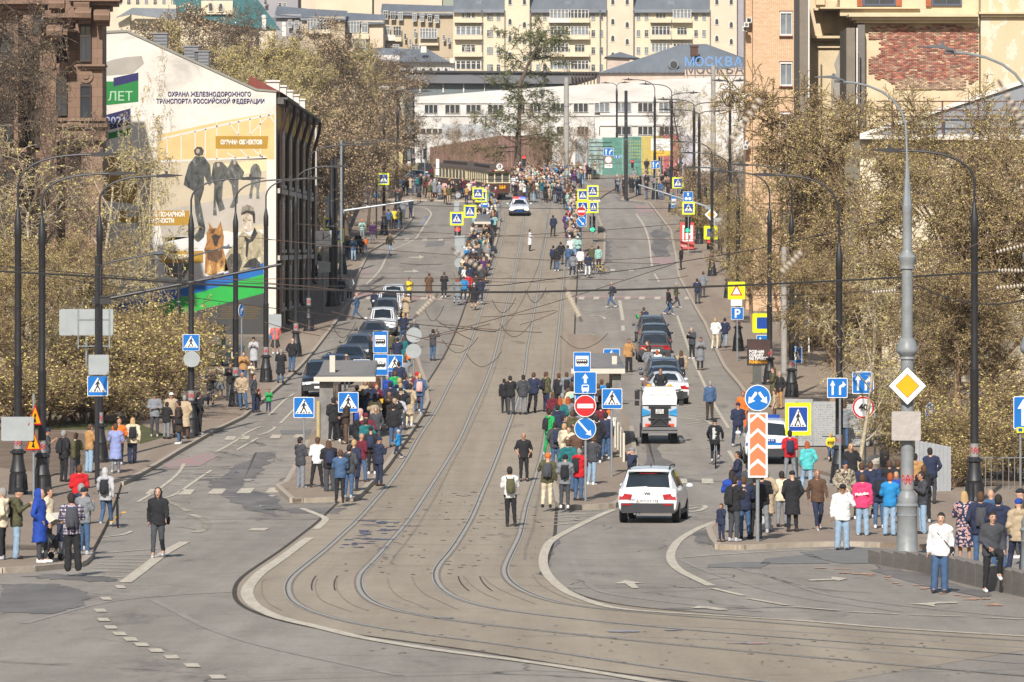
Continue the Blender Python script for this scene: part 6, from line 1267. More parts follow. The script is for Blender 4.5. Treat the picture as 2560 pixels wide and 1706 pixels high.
for i,(a,b)in enumerate(zip(A,A[1:])):
 d=b-a;m_=(a+b)/2;hh=.33+.18*min(1,i/6);k=ob('block',blk,root);k.matrix_world=Matrix.Translation(on(m_.x,m_.y+.18))@Matrix.Rotation(math.atan2(d.y,d.x),4,'Z')@Matrix.Diagonal((d.length-.015,1,hh,1));k.matrix_parent_inverse=Matrix.Translation(-root.location)
g=N('perforated_steel',.45);vd=g.vor(9,g.vec(1,1,1),'F1');M_PERF=g.out(g.mix(g.ramp(g.noise(.7,4),(.3,0.0),(.7,1.0)),(150,152,152),(186,188,188)))
D=G(2060,1118,.13).y;o=empty('steel_wall',G(2060,1118,.13),0,'perforated stainless steel wall behind the second right lamp post','wall');c0=W(1962,998,D)-o.location;c1=W(2175,1118,D)-o.location
for i in range(3):
 xa=c0.x+(c1.x-c0.x)*i/3;xb=c0.x+(c1.x-c0.x)*(i+1)/3;mb=MB();mb.box(xa,xb-.02,.02*i,.08+.02*i,0.05,c0.z-.1*i);p_=mb.build('panel',M_PERF,o);mb=MB();rnd=random.Random(i)
 for yy in range(17):
  for xx in range(15):
   if rnd.random()<.75:
    x=xa+.08+xx*(xb-xa-.16)/14;z=.25+yy*(c0.z-.5)/16;r=rnd.choice((.01,.014,.018));mb.prism([(x+r*math.cos(t),z+r*math.sin(t))for t in(0,1.05,2.1,3.14,4.2,5.24)],-.003+.02*i,.001+.02*i)
 q=mb.build('perforation',M_SBK,p_);q['kind']='stuff'
g0=G(2211,1168,.13);o=empty('litter_bin',g0,0,'dark upright litter bin right of the perforated wall','bin');mb=MB();mb.box(-.17,.17,-.17,.17,.03,.72);mb.build('body',M_BLK,o);mb=MB();mb.box(-.18,.18,-.18,.18,.76,.84);mb.box(-.16,-.13,-.16,-.13,.7,.78);mb.box(.13,.16,-.16,-.13,.7,.78);mb.build('hood',M_BLK,o)
g0=G(2187,1160,.13);o=empty('concrete_foot',g0,0,'white painted concrete foot holding a slim post','post base');mb=MB();mb.lathe([(.34,0),(.34,.12),(.12,.34)],4);mb.build('block',M_SHW,o);mb=MB();mb.tube([(0,0,.2),(0,0,1.9)],.035,6);mb.build('pole',M_GALV,o)
g0=G(2050,1100,.13);o=empty('planter_beam',G(2300,1100,.13),0,'long pale concrete beam lying under the budding branches','concrete beam');o.location=G(2210,1110,.13);mb=MB();mb.box(-.6,1.6,0,.4,0,.35,None,Matrix.Rotation(R(-14),4,'Y'));mb.build('beam',M_SHW,o)
D=176.;o=empty('corrugated_fence',Vector(((2330-1280)*D/F,D,gz(D)+.13)),0,'corrugated sheet fence behind the grey ornate pole','fence')
for i in range(9):
 x=(2288+i*10.6-2330)*D/F;mb=MB();n=4
 for k in range(n):xx=x+k*.036;mb.box(xx,xx+.02,-.05+i*.12,i*.12,0,1.75-i*.03)
 mb.box(x,x+.14,i*.12,.02+i*.12,0,1.75-i*.03);mb.build('sheet',M_CORR,o)
D=178.;o=empty('low_railing',Vector(((2500-1280)*D/F,D,gz(D)+.13)),0,'thin grey railing among the shrubs at the right edge','railing')
for i in range(9):mb=MB();x=-.7+i*.2;mb.tube([(x,0,0),(x,0,1.1)],.014,5);mb.build('upright',M_GALV,o)
mb=MB();mb.tube([(-.75,0,1.08),(1.2,0,1.08)],.018,5);mb.build('top_rail',M_GALV,o)
M_RET=mat('retaining_concrete',(176,172,166),.9,var=.12,scale=.6)
o=empty('retaining_wall',G(880,600),0,'grey concrete retaining wall below the brown trees at the upper left','wall');pts=[G(863,598).to_2d(),G(885,540).to_2d(),G(908,492).to_2d()];Q=resamp(pts,4.0)
for a,b in zip(Q,Q[1:]):
 za,zb=gz(a.y),gz(b.y);t=(a.y-Q[0].y)/(Q[-1].y-Q[0].y);h0=1.0+1.0*t
 mb=MB();mb.add([(a.x,a.y,za),(b.x,b.y-.03,zb),(b.x,b.y-.03,zb+h0+.3),(a.x,a.y,za+h0+.3),(a.x-.4,a.y,za),(b.x-.4,b.y-.03,zb),(b.x-.4,b.y-.03,zb+h0+.3),(a.x-.4,a.y,za+h0+.3)],[(0,1,2,3),(4,7,6,5),(3,2,6,7),(0,3,7,4),(1,5,6,2)])
 k=mb.build('wall_section',M_RET,o);k.matrix_parent_inverse=Matrix.Translation(-o.location)
sheet([(1585,478),(1640,478),(1560,410),(1530,412)],.10,M_PAVE,'path')
o=empty('handrail',on(0,500),0,'thin grey handrail along the path beyond the right crossing','railing');mb=MB()
for(x0,y0),(x1,y1)in(((1540,412),(1650,452)),((1545,418),(1640,462))):
 a,b=G(x0,y0),G(x1,y1);mb.tube([a+Vector((0,0,1)),b+Vector((0,0,1))],.03,4)
 for t in range(7):p=a.lerp(b,t/6);mb.tube([p,p+Vector((0,0,1))],.025,4)
k=mb.build('rail',M_GALV,o);k.matrix_parent_inverse=Matrix.Translation(-o.location)
post(1094,490,[('white',1094,418,8,40)],'red and white striped board post left of the tram',top=395)
M_TYRE=mat('tyre_rubber',(38,38,40),.9,var=.1);M_RIM=mat('wheel_rim',(150,152,156),.35,.7,var=0);M_CGL=mat('car_glass',(40,48,54),.06,var=.3,scale=1.2,spec=.8);M_PLAS=mat('dark_car_plastic',(54,55,58),.6,var=.08)
M_TAIL=mat('red_tail_lamp',(176,24,30),.2,var=0,emit=0);M_HEAD=mat('headlamp_glass',(206,214,220),.1,var=0,spec=.8);M_LIT=mat('lit_headlamp',(255,250,235),.2,var=0,emit=3)
def paintm(n,c,metal=.3):return mat('car_paint_'+n,c,.3,metal,var=.05,scale=1.5,coat=.8)
WH,DG,GB,OR,BK,NB=paintm('white',(234,236,238),0),paintm('dark_grey',(82,86,92)),paintm('grey_blue',(96,108,126)),paintm('orange',(222,92,56),0),paintm('black',(44,46,52)),paintm('navy',(52,62,86))
SUV=[(-2.2,.80,.42,.75,.78,.62),(-2.18,.88,.36,.98,1.0,.7),(-2.08,.90,.32,1.04,1.08,.74),(-1.78,.905,.3,1.06,1.56,.66),(-1.6,.905,.3,1.05,1.63,.66),(-.9,.905,.28,1.03,1.68,.67),(-.2,.905,.28,1.02,1.67,.67),(.3,.905,.28,1.01,1.6,.65),(1.05,.905,.3,1.0,1.06,.72),(1.5,.90,.32,.95,.99,.7),(1.95,.86,.34,.88,.9,.66),(2.15,.78,.38,.72,.74,.6),(2.2,.70,.42,.6,.62,.55)]
SED=[(-2.35,.80,.45,.7,.72,.6),(-2.33,.87,.36,1.0,1.02,.7),(-2.1,.9,.3,1.04,1.07,.74),(-1.65,.905,.28,1.02,1.09,.72),(-.95,.905,.26,1.0,1.4,.6),(-.6,.905,.26,.98,1.45,.6),(0,.905,.26,.97,1.46,.6),(.45,.905,.26,.96,1.38,.6),(1.2,.905,.28,.95,1.0,.72),(1.7,.9,.3,.9,.93,.7),(2.15,.86,.32,.82,.84,.66),(2.33,.78,.36,.66,.68,.6),(2.37,.7,.4,.56,.58,.55)]
_car={}
def car_mesh(kind,pm):
 if(kind,pm.name)in _car:return _car[(kind,pm.name)]
 S=SUV if kind=='suv' else SED;b=MB();gl={'windscreen':MB(),'rear_window':MB(),'side_window':MB()};rings=[]
 for y,w_,zb,zl,zt,wr in S:
  h=[(0,zb),(w_*.86,zb),(w_*.97,zb+.1),(w_,(zb+zl)*.5),(w_*.985,zl-.08),(w_*.95,zl),(wr,max(zl+.01,zt-.05)),(wr*.8,max(zl+.015,zt)),(0,max(zl+.02,zt+.02))]
  rings.append([(x,y,z)for x,z in h]+[(-x,y,z)for x,z in h[-2:0:-1]])
 n=len(rings[0]);gi=[i for i,s in enumerate(S)if s[4]>s[3]+.3];a,e=gi[0],gi[-1]
 for i in range(len(rings)-1):
  for j in range(n):
   q=[rings[i][j],rings[i][(j+1)%n],rings[i+1][(j+1)%n],rings[i+1][j]]
   b.add(q,[(0,3,2,1)],pm)
 for r_,fl in((rings[0],0),(rings[-1],1)):b.add(r_,[tuple(range(n))]if not fl else[tuple(range(n-1,-1,-1))],pm)
 def inset(q,k,out):
  c=sum((Vector(p)for p in q),Vector())/4;nn=(Vector(q[1])-Vector(q[0])).cross(Vector(q[3])-Vector(q[0])).normalized();nn=nn if nn.dot(c-Vector((0,0,.8)))>0 else-nn
  return[c+(Vector(p)-c)*k+nn*out for p in q]
 for i in range(a-1,e+1):
  for j in(5,n-6):
   q=[rings[i][j],rings[i][(j+1)%n],rings[i+1][(j+1)%n],rings[i+1][j]]
   if a<=i<e:gl['side_window'].add(inset(q,.9,.012),[(0,1,2,3)],M_CGL)
   else:
    t=[q[0],q[2],q[3]]if i==a-1 else[q[0],q[1],q[3]]
 for i,nm in((a-1,'rear_window'),(e,'windscreen')):
  A0,A1=rings[i],rings[i+1]
  q=[A0[6],A0[8],A0[-6],A1[-6],A1[8],A1[6]];c_=sum((Vector(p)for p in q),Vector())/6;ou=Vector((0,-.025 if i<5 else.025,.02));gl[nm].add([c_+(Vector(p)-c_)*.9+ou for p in q],[(0,1,4,5),(1,2,3,4)],M_CGL)
 body=b.mesh('body',None,True)
 rb=MB();rb.box(-.8,.8,S[0][0]-.04,S[0][0]+.1,.34,.62);fb=MB();fb.box(-.8,.8,S[-1][0]-.1,S[-1][0]+.03,.3,.52);mi=MB();mi.ball((1.02,S[e][0]+.45,1.05),(.11,.07,.08),8,5);mj=MB();mj.ball((-1.02,S[e][0]+.45,1.05),(.11,.07,.08),8,5);ts=[]
 for s in(-1,1):q=MB();q.box(s*.9-.02,s*.9+.02,-1.0,1.0,.26,.36);ts.append(q.mesh('sill',[M_PLAS]))
 _car[(kind,pm.name)]=dict(body=body,gl={k:v.mesh(k)for k,v in gl.items()},trim=[rb.mesh('bumper',[M_PLAS]),fb.mesh('bumper',[M_PLAS])]+ts,mirror=[mi.mesh('mirror',[pm],True),mj.mesh('mirror',[pm],True)],S=S,e=e)
 return _car[(kind,pm.name)]
_w=MB();_w.tube([(-.11,0,0),(-.1,0,0),(.1,0,0),(.11,0,0)],[.3,.33,.33,.3],18);TYRE=_w.mesh('tyre',[M_TYRE],True);_w=MB();_w.tube([(-.115,0,0),(.115,0,0)],.2,10);RIM=_w.mesh('rim',[M_RIM])
def car(px,by,rz,kind,pm,label,group=None,plate='',cat='car',lit=False,back=True,name='parked_car',extra=None):
 g0=G(px,by);c=car_mesh(kind,pm);y0=g0.y+2.0*math.cos(rz);x0=g0.x-2.0*math.sin(rz)*(1 if abs(rz)<1.6 else-1);
 if abs(rz)>1.6:y0=g0.y+2.0;x0=g0.x
 pit=math.atan2(gz(y0+2)-gz(y0-2),4);o=empty(name,on(x0,y0),rz,label,cat,group);o.rotation_euler=(pit if abs(rz)<1.6 else-pit,0,rz)
 ob('body',c['body'],o);[ob(k.name.split('.')[0],k,o)for k in c['trim']+c['mirror']]
 for k,m in c['gl'].items():ob(k,m,o)
 for sx in(-.8,.8):
  for y in(-1.35,1.35):w_=ob('wheel',TYRE,o,(sx,y,.33));ob('rim',RIM,w_)
 S=c['S'];yr=S[0][0];yf=S[-1][0];zt=.92
 for s in(-1,1):
  m=MB();m.add([(s*.9,yr+.22,zt),(s*.9,yr+.22,zt-.2),(s*.86,yr-.005,zt-.2),(s*.84,yr+.03,zt),(s*.46,yr-.02,zt-.04),(s*.5,yr-.03,zt-.18)],[(0,1,2,3),(3,2,5,4)],M_TAIL);m.build('tail_lamp',None,o)
  m=MB();m.box(min(s*.48,s*.84),max(s*.48,s*.84),yf-.22,yf-.02,.58,.72);m.build('headlamp',M_LIT if lit else M_HEAD,o)
 m=MB();m.box(-.26,.26,yr-.035,yr-.02,.62,.74);pl=m.build('number_plate',M_SWH,o)
 if plate:put_text(plate,.12,M_SBK,(0,yr-.04,.675),pl,ext=.001)
 m=MB();m.box(-.26,.26,yf+.02,yf+.04,.42,.53);m.build('number_plate',M_SWH,o);m=MB();m.box(-.42,.42,yf-.03,yf+.015,.54,.66);m.build('grille',M_PLAS,o)
 if extra:extra(o,S)
 return o
def vw(o,S):
 m=MB()
 for s in(-1,1):m.tube([(s*.6,-1.5,1.62),(s*.6,-1.3,1.72),(s*.6,.1,1.73),(s*.6,.3,1.66)],.02,5)
 m.build('roof_rail',M_PLAS,o);m=MB();m.box(-.26,.26,-1.9,-1.8,1.5,1.535);m.build('brake_lamp',M_TAIL,o)
 m=MB();m.box(-.62,.62,-1.98,-1.76,1.565,1.6);m.build('spoiler',WH,o);put_text('VW',.11,M_SBK,(0,-2.215,.9),o,ext=.004,bold=.004,name='badge');put_text('TIGUAN',.06,M_SBK,(-.5,-2.215,.72),o,ext=.002);put_text('TSI',.05,M_SBK,(.55,-2.215,.74),o,ext=.002)
 m=MB()
 for x in(-.38,-.28):m.tube([(x,-2.2,.3),(x,-2.0,.3)],.04,8)
 m.build('tailpipe',M_RIM,o);m=MB();m.box(-.02,.55,-2.08,-2.06,1.1,1.13);m.build('wiper',M_PLAS,o);m=MB();m.box(-.02,.02,-1.1,-1.0,1.7,1.78);m.build('aerial',M_PLAS,o)
 for s in(-.62,.62):m=MB();m.box(s-.14,s+.14,-2.255,-2.24,.56,.6);m.build('reflector',M_TAIL,o)
car(1620,1309,-.12,'suv',WH,'white hatchback SUV driving away in the near right lane, red tail lamps',plate='А397НМ 777',name='car',extra=vw)
GQ='cars queued in the right lane'
def taxi(o,S):m=MB();m.add([(-.925,-1.9,.5),(-.925,1.5,.5),(-.925,1.2,.96),(-.925,-1.9,.98)],[(0,1,2,3)]);m.build('orange_side',OR,o)
def rails(o,S):
 m=MB()
 for s in(-1,1):m.tube([(s*.6,-1.5,1.62),(s*.6,0,1.73),(s*.6,.3,1.66)],.02,5)
 m.build('roof_rail',M_PLAS,o)
def bar(o,S):rails(o,S);m=MB();m.box(-.8,.8,-2.23,-2.2,.9,.95);m.build('light_bar',M_TAIL,o)
car(1637,907,.02,'suv',DG,'dark grey SUV with a full-width red light bar, two people before it',GQ,'К512',extra=bar);car(1640,884,.02,'suv',BK,'black SUV second in front of the grey one in the right queue',GQ,extra=rails);car(1632,862,.02,'suv',DG,'grey SUV at the far head of the right queue, roof rails showing',GQ,extra=rails)
car(1661,982,.03,'suv',GB,'grey-blue SUV between the light bar car and the orange one',GQ,extra=rails);car(1668,996,.05,'sedan',NB,'dark blue car with orange flanks ahead of the white one',GQ,extra=taxi)
car(1674,1012,.06,'sedan',WH,'white sedan with orange sides right behind the street sweeper',GQ,extra=taxi)
def pol(o,S):
 m=MB();m.box(-.85,.85,-2.225,-2.2,.76,.84);m.build('blue_stripe',M_BLUE,o);m=MB();m.box(-.5,.5,-.5,-.3,1.68,1.8);m.build('light_bar',M_BLUED,o);m=MB();m.box(-.26,.26,-2.25,-2.236,.86,.98);k=m.build('number_plate',M_BLUED,o);put_text('5504 99',.12,M_SWH,(0,-2.256,.92),k,ext=.001)
car(1921,1162,0,'suv',WH,'white police SUV with blue stripe and blue plate parked behind the chevron board',name='police_car',cat='police car',extra=pol)
def dps(o,S):
 for s,m_ in((-1,'lit_blue'),(1,'lit_red')):m=MB();m.box(min(0,s*.55),max(0,s*.55),-.15,.1,1.47,1.58);m.build('beacon',mat(m_,(90,110,255)if s<0 else(255,60,60),.3,var=0,emit=1.5),o)
 put_text('ДПС',.34,M_BLUED,(0,1.62,.985),o,rz=PI,rx=8,ext=.002,sx=1.6);m=MB();m.box(-.3,.3,2.42,2.44,.42,.54);m.build('number_plate',M_BLUED,o);m=MB();m.box(-.5,.5,2.38,2.42,.4,.6);m.build('lower_grille',M_SBK,o)
car(1298,541,PI,'sedan',WH,'white police sedan with lit beacons driving down the tram track toward the viewer',lit=True,name='police_car',cat='police car',extra=dps)
GP='cars queued in the left lane facing the viewer'
for px,by,k,pm,lab in((800,993,'suv',BK,'black SUV behind the left shelter pillar, headlamp showing'),(835,962,'sedan',NB,'navy car just above the near left shelter roof'),(870,936,'sedan',BK,'black sedan with a man in a cap before its windscreen'),(896,905,'sedan',DG,'dark grey sedan left of the bus stop board'),
      (932,870,'sedan',DG,'dark grey car left of the round sign backs, orange roof edge'),(955,842,'suv',WH,'white SUV with a wide dark windscreen in the left queue'),(962,816,'suv',DG,'dark SUV between the two white cars of the left queue'),(972,796,'suv',WH,'white SUV near the head of the left queue, beside the beige coated woman'),(982,780,'suv',WH,'white car at the head of the left queue by the yellow jacket')):
 car(px,by,PI+.06 if False else PI,k,pm,lab,GP,lit=False)
car(1052,462,.25,'sedan',GB,'grey-blue sedan left of the vintage tram, crowd before it','dark cars left of the tram');car(1063,446,.2,'suv',BK,'black SUV behind the grey-blue sedan left of the tram','dark cars left of the tram')
g0=G(1649,1112);o=empty('street_sweeper',on(g0.x,g0.y+1.9),0,'white and blue street sweeper truck seen from behind with folded black rear frame','street sweeper');LG=mat('sweeper_grey',(196,198,202),.5,var=.06)
m=MB();m.prism([(-.68,1.55),(.68,1.55),(.7,1.85),(.6,2.28),(-.6,2.28),(-.7,1.85)],-1.9,-1.0);m.build('hopper_top',WH,o);m=MB();m.box(-.66,.66,-1.0,1.7,.6,2.2);m.build('hopper',LG,o);m=MB();m.box(-.68,.68,-1.88,1.6,.55,1.5);m.build('body',LG,o)
m=MB();m.box(-.72,.72,-2.0,-1.85,.42,.55);m.box(-.7,.7,-2.05,-1.9,.55,.66);m.build('rear_bumper',M_SHR,o);m=MB();m.box(-.36,.36,-1.93,-1.89,.68,1.42);m.build('rear_grille',M_SBK,o)
for s in(-1,1):
 m=MB();m.prism([(s*.7,1.42),(s*.38,1.3),(s*.38,1.16),(s*.7,1.1)][::s],-1.935,-1.885);m.build('blue_panel',paintm('sky_blue',(52,158,216),0),o)
 m=MB();m.box(min(s*.33,s*.58),max(s*.33,s*.58),-1.95,-1.9,.68,.8);m.build('tail_lamp',mat('orange_tail_lamp',(236,92,60),.3,var=0),o);m=MB();m.tube([(s*.36,-1.96,.72),(0,-1.96,1.08)],.035,6);m.build('frame_arm',M_PLAS,o)
 m=MB();m.box(min(s*.78,s*.98),max(s*.78,s*.98),-1.2,-1.1,1.75,2.1);m.box(min(s*.8,s*.98),max(s*.8,s*.98),-1.2,-1.1,1.5,1.7);m.tube([(s*.6,-1.1,2.1),(s*.88,-1.1,2.14)],.03,5);m.build('mirror',M_SBK,o)
 for y in(-1.3,1.2):w_=ob('wheel',TYRE,o,(s*.58,y,.36));w_.scale=(1.25,1.1,1.1);ob('rim',RIM,w_)
 m=MB();m.lathe([(.3,.02),(.34,.12),(.1,.22)],14,(s*.75,-.9,0));m.build('brush',mat('brush_bristle',(112,116,118),.9,var=.3,scale=20),o);m=MB();m.ball((s*.42,-1.5,2.32),(.1,.06,.05),8,4);m.build('beacon',M_SAMB,o)
m=MB()
for z in(1.46,.98,.7):m.box(-.45,.45,-1.98,-1.93,z,z+.05)
m.build('frame_bar',M_PLAS,o);m=MB();m.box(-.16,.16,-1.995,-1.98,1.2,1.38);k=m.build('number_plate',M_SWH,o);put_text('3009',.11,M_SBK,(0,-2.0,1.33),k,ext=.001);put_text('МК 77',.1,M_SBK,(0,-2.0,1.24),k,ext=.001);put_text('ВАКУУМНАЯ',.13,mat('faded_lettering',(206,200,196)),(0,-1.905,1.95),o,ext=.001)
TB=mat('tram_brown',(92,60,50),.4,var=.08,coat=.4);TC=mat('tram_cream',(232,218,178),.5,var=.05);TR_=mat('tram_roof',(92,82,76),.8,var=.12,scale=2);TG=mat('tram_window_glass',(104,102,96),.15,var=.4,scale=.8)
def tramcar(o,x,y,a,first):
 r=empty('tram_car' if 0 else 'carriage',(x,y,0),a);r.parent=o;hw=1.1;L=8.6
 def B(nm,m,*bx):
  q=MB()
  for b in bx:q.box(*b)
  return q.build(nm,m,r)
 B('underframe',M_SBK,(-.8,.8,.6,L-.6,.25,.7));B('body',TB,(-hw,hw,0,L,.7,1.62))
 for y_ in(1.9,2.7,L-2.7,L-1.9):
  for s in(-.72,.72):w_=ob('wheel',TYRE,r,(s,y_,.38));w_.scale=(.6,1.1,1.1)
 for i in range(10):B('window_post',TC,*[(s*hw-.03,s*hw+.03,.1+i*(L-.3)/9,.19+i*(L-.3)/9,1.62,2.5)for s in(-1,1)])
 for xx in(-hw+.06,-.36,.36,hw-.06):B('window_post',TC,(xx-.05,xx+.05,-.04,.06,1.62,2.5),(xx-.05,xx+.05,L-.06,L+.04,1.62,2.5))
 B('window_rail',TC,(-hw-.02,hw+.02,-.05,L+.05,2.5,2.64),(-hw-.03,hw+.03,-.05,L+.05,1.58,1.66))
 B('window_glass',TG,(-hw+.03,hw-.03,.1,L-.1,1.66,2.5))
 q=MB();q.prism([(-1.2,2.64),(1.2,2.64),(1.1,2.8),(.5,2.94),(-.5,2.94),(-1.1,2.8)],-.35,L+.3);rf=q.build('roof',TR_,r);q=MB();q.prism([(-.55,2.9),(.55,2.9),(.6,3.14),(.62,3.2),(-.62,3.2),(-.6,3.14)],1.0,L-1.0);q.build('clerestory',TR_,rf)
 if first:
  q=MB();q.tube([(0,-.5,3.12),(0,-.42,3.12)],.3,20);d=q.build('route_disc',M_SWH,r);put_text('Л',.4,M_SBK,(0,-.505,3.12),d,bold=.02)
  B('route_board',TC,(-.45,.45,-.42,-.38,2.72,2.84));put_text('164',.42,M_SAMB,(.35,-.06,1.2),r,bold=.03)
  for s in(-.62,.62):q=MB();q.ball((s,-.4,2.78),.09,8,5);q.build('red_lamp',M_TAIL,r)
  B('front_bumper',M_SBK,(-.9,.9,-.35,0,.5,.72));q=MB();q.ball((0,-.05,2.58),.08,8,5);q.build('headlamp',M_SAMB,r)
g0=G(1246,501);o=empty('vintage_tram',g0,0,'brown and cream vintage tram of two cars with number 164, coming through the crowd','tram');pt=math.atan2(gz(g0.y+15)-gz(g0.y),15)
o.rotation_euler=(pt,0,0);a1=R(13);tramcar(o,0,0,a1,True);tramcar(o,-math.sin(a1)*9.1,math.cos(a1)*9.1,R(21),False)
q=MB();q.tube([(-.3,2.0,3.3),(-.1,4.5,3.5),(-.3,6,3.3)],.03,5);q.tube([(-1.2,4.4,3.5),(.8,4.4,3.5)],.03,5);k=q.build('pantograph',M_SBK,o)
def bike(px,by,rz,m_,label,sc=1.0,group='bicycles'):
 o=empty('bicycle',G(px,by,.005),rz,label,'bicycle',group);o.scale=(sc,)*3;fr=MB()
 for y in(-.52,.52):
  w_=MB();w_.tube([(0,y+.33*math.cos(2*PI*i/18),.33+.33*math.sin(2*PI*i/18))for i in range(19)],.022,5,cap=False);k=w_.build('wheel',M_TYRE,o);q=MB()
  for i in range(8):a=2*PI*i/8;q.tube([(0,y,.33),(0,y+.31*math.cos(a),.33+.31*math.sin(a))],.003,3)
  q.build('spoke',M_RIM,k)
 P=dict(r=(0,-.52,.33),b=(0,-.1,.3),s=(0,-.22,.78),h=(0,.36,.82),f=(0,.52,.33))
 for a,b in('rb','rs','bs','sh','bh','hf'):fr.tube([P[a],P[b]],.018,6)
 fr.build('frame',m_,o);q=MB();q.tube([(0,.36,.82),(0,.34,.98)],.015,5);q.tube([(-.32,.3,1.0),(-.1,.36,.98),(.1,.36,.98),(.32,.3,1.0)],.016,5);q.build('handlebar',M_SBK,o)
 q=MB();q.ball((0,-.24,.88),(.07,.13,.035),8,4);q.tube([(0,-.22,.78),(0,-.24,.88)],.014,5);q.build('saddle',M_SBK,o);q=MB();q.tube([(-.14,-.1,.16),(-.05,-.1,.3),(.05,-.1,.3),(.14,-.1,.44)],.012,4);q.box(-.24,-.14,-.14,-.06,.15,.18);q.box(.14,.24,-.14,-.06,.43,.46);q.build('pedal',M_SAMB if 'yellow pedal' in label else M_PLAS,o);return o
YF=paintm('bike_yellow',(236,192,28),0);bike(294,1318,.1,M_SBK,'black mountain bicycle with yellow pedals wheeled by the person in the grey hoodie');bike(1789,1170,-.05,paintm('bike_blue',(30,120,190),0),'blue bicycle ridden away along the right lane edge');bike(1502,686,R(88),YF,'small yellow folding bicycle at the far right platform end',.8)
bike(1465,684,R(75),M_SBK,'dark bicycle held behind the boy at the far right platform');bike(1572,486,R(80),M_SBK,'dark bicycle leaning in the upper right crowd');bike(2076,1158,R(-4),M_SBK,'bicycle carrying the child in yellow, left of the right lamp post')
def pram(px,by,rz,hood,label):
 o=empty('pram',G(px,by,.14),rz,label,'pram','prams');q=MB()
 for s in(-.22,.22):q.tube([(s,.3,.08),(s,-.1,.5),(s,-.42,1.0)],.014,5);q.tube([(s,-.3,.08),(s,.12,.62)],.014,5)
 q.tube([(-.22,-.42,1.0),(.22,-.42,1.0)],.018,5);q.build('frame',M_SBK,o)
 for s in(-.22,.22):
  for y in(-.3,.3):q=MB();q.tube([(s-.02,y,.09),(s+.02,y,.09)],.09,10);q.build('wheel',M_TYRE,o)
 q=MB();q.prism([(-.3,.3),(.15,.3),(.32,.55),(.1,.5),(-.25,.62),(-.32,.95),(-.42,.9)],-.2,.2,None,Matrix.Rotation(R(-90),4,'Z'));q.build('seat',M_SBK,o)
 q=MB();q.prism([(-.42,.9),(-.3,1.12),(-.05,1.15),(.12,1.0),(-.28,.78)],-.21,.21,None,Matrix.Rotation(R(-90),4,'Z'));q.build('hood',hood,o);return o
pram(140,1400,R(60),mat('cream_cloth',(222,216,200),.9),'black pram with a cream striped hood between the two people at the lower left');pram(966,1078,0,mat('dark_cloth',(52,54,58),.9),'dark pram beside the person under the yellow notice');pram(786,702,0,mat('teal_cloth',(30,108,108),.9),'small pram with a child in teal near the street clock')
def cap(mb,a,b,ra,rb,n=10,sq=1.0):
 a=Vector(a);b=Vector(b);d=(b-a);L=d.length;d=d/L if L>1e-6 else Vector((0,0,1));P=[];Q=[]
 for t in(-.95,-.6,0):P.append(a+d*ra*t);Q.append(ra*math.sqrt(max(.02,1-t*t)))
 for t in(0,.6,.95):P.append(b+d*rb*t);Q.append(rb*math.sqrt(max(.02,1-t*t)))
 mb.tube(P,Q,n,None,True,sq)
def slab_(mb,rings,n=16):
 """stack of elliptical rings (x,y centre, z, half-width, half-depth)"""
 vs=[(x+a*math.cos(2*PI*j/n),y+b*math.sin(2*PI*j/n),z)for x,y,z,a,b in rings for j in range(n)];k=len(rings)
 mb.add(vs,[(i*n+j,i*n+(j+1)%n,(i+1)*n+(j+1)%n,(i+1)*n+j)for i in range(k-1)for j in range(n)]+[tuple(range(n-1,-1,-1)),tuple((k-1)*n+j for j in range(n))])
def fuse(mb,name,vox,tris,extra=None,wr=0.0):
 me=mb.mesh('t');o=bpy.data.objects.new('t',me)
 m=o.modifiers.new('r','REMESH');m.mode='VOXEL';m.voxel_size=vox;m=o.modifiers.new('s','SMOOTH');m.iterations=2
 me2=evalm(o);n=len(me2.polygons)*2
 if wr:
  co=np.empty(len(me2.vertices)*3);me2.vertices.foreach_get('co',co);co=co.reshape(-1,3);nn=np.empty_like(co).ravel();me2.vertices.foreach_get('normal',nn);nn=nn.reshape(-1,3)
  f=np.sin(co[:,2]*34+co[:,0]*17+3*np.sin(co[:,1]*19))*.5+np.sin(co[:,2]*61-co[:,0]*31)*.3;co+=nn*(f*wr)[:,None];me2.vertices.foreach_set('co',co.ravel())
 if n>tris:
  o=bpy.data.objects.new('t',me2);m=o.modifiers.new('d','DECIMATE');m.ratio=tris/n;me2=evalm(o)
 if extra:
  bm=bmesh.new();bm.from_mesh(me2);k=extra.mesh('e');bm.from_mesh(k);bm.to_mesh(me2);bm.free();me2.materials.clear()
 me2.name=name;me2.polygons.foreach_set('use_smooth',[True]*len(me2.polygons));
 return me2
V=Vector
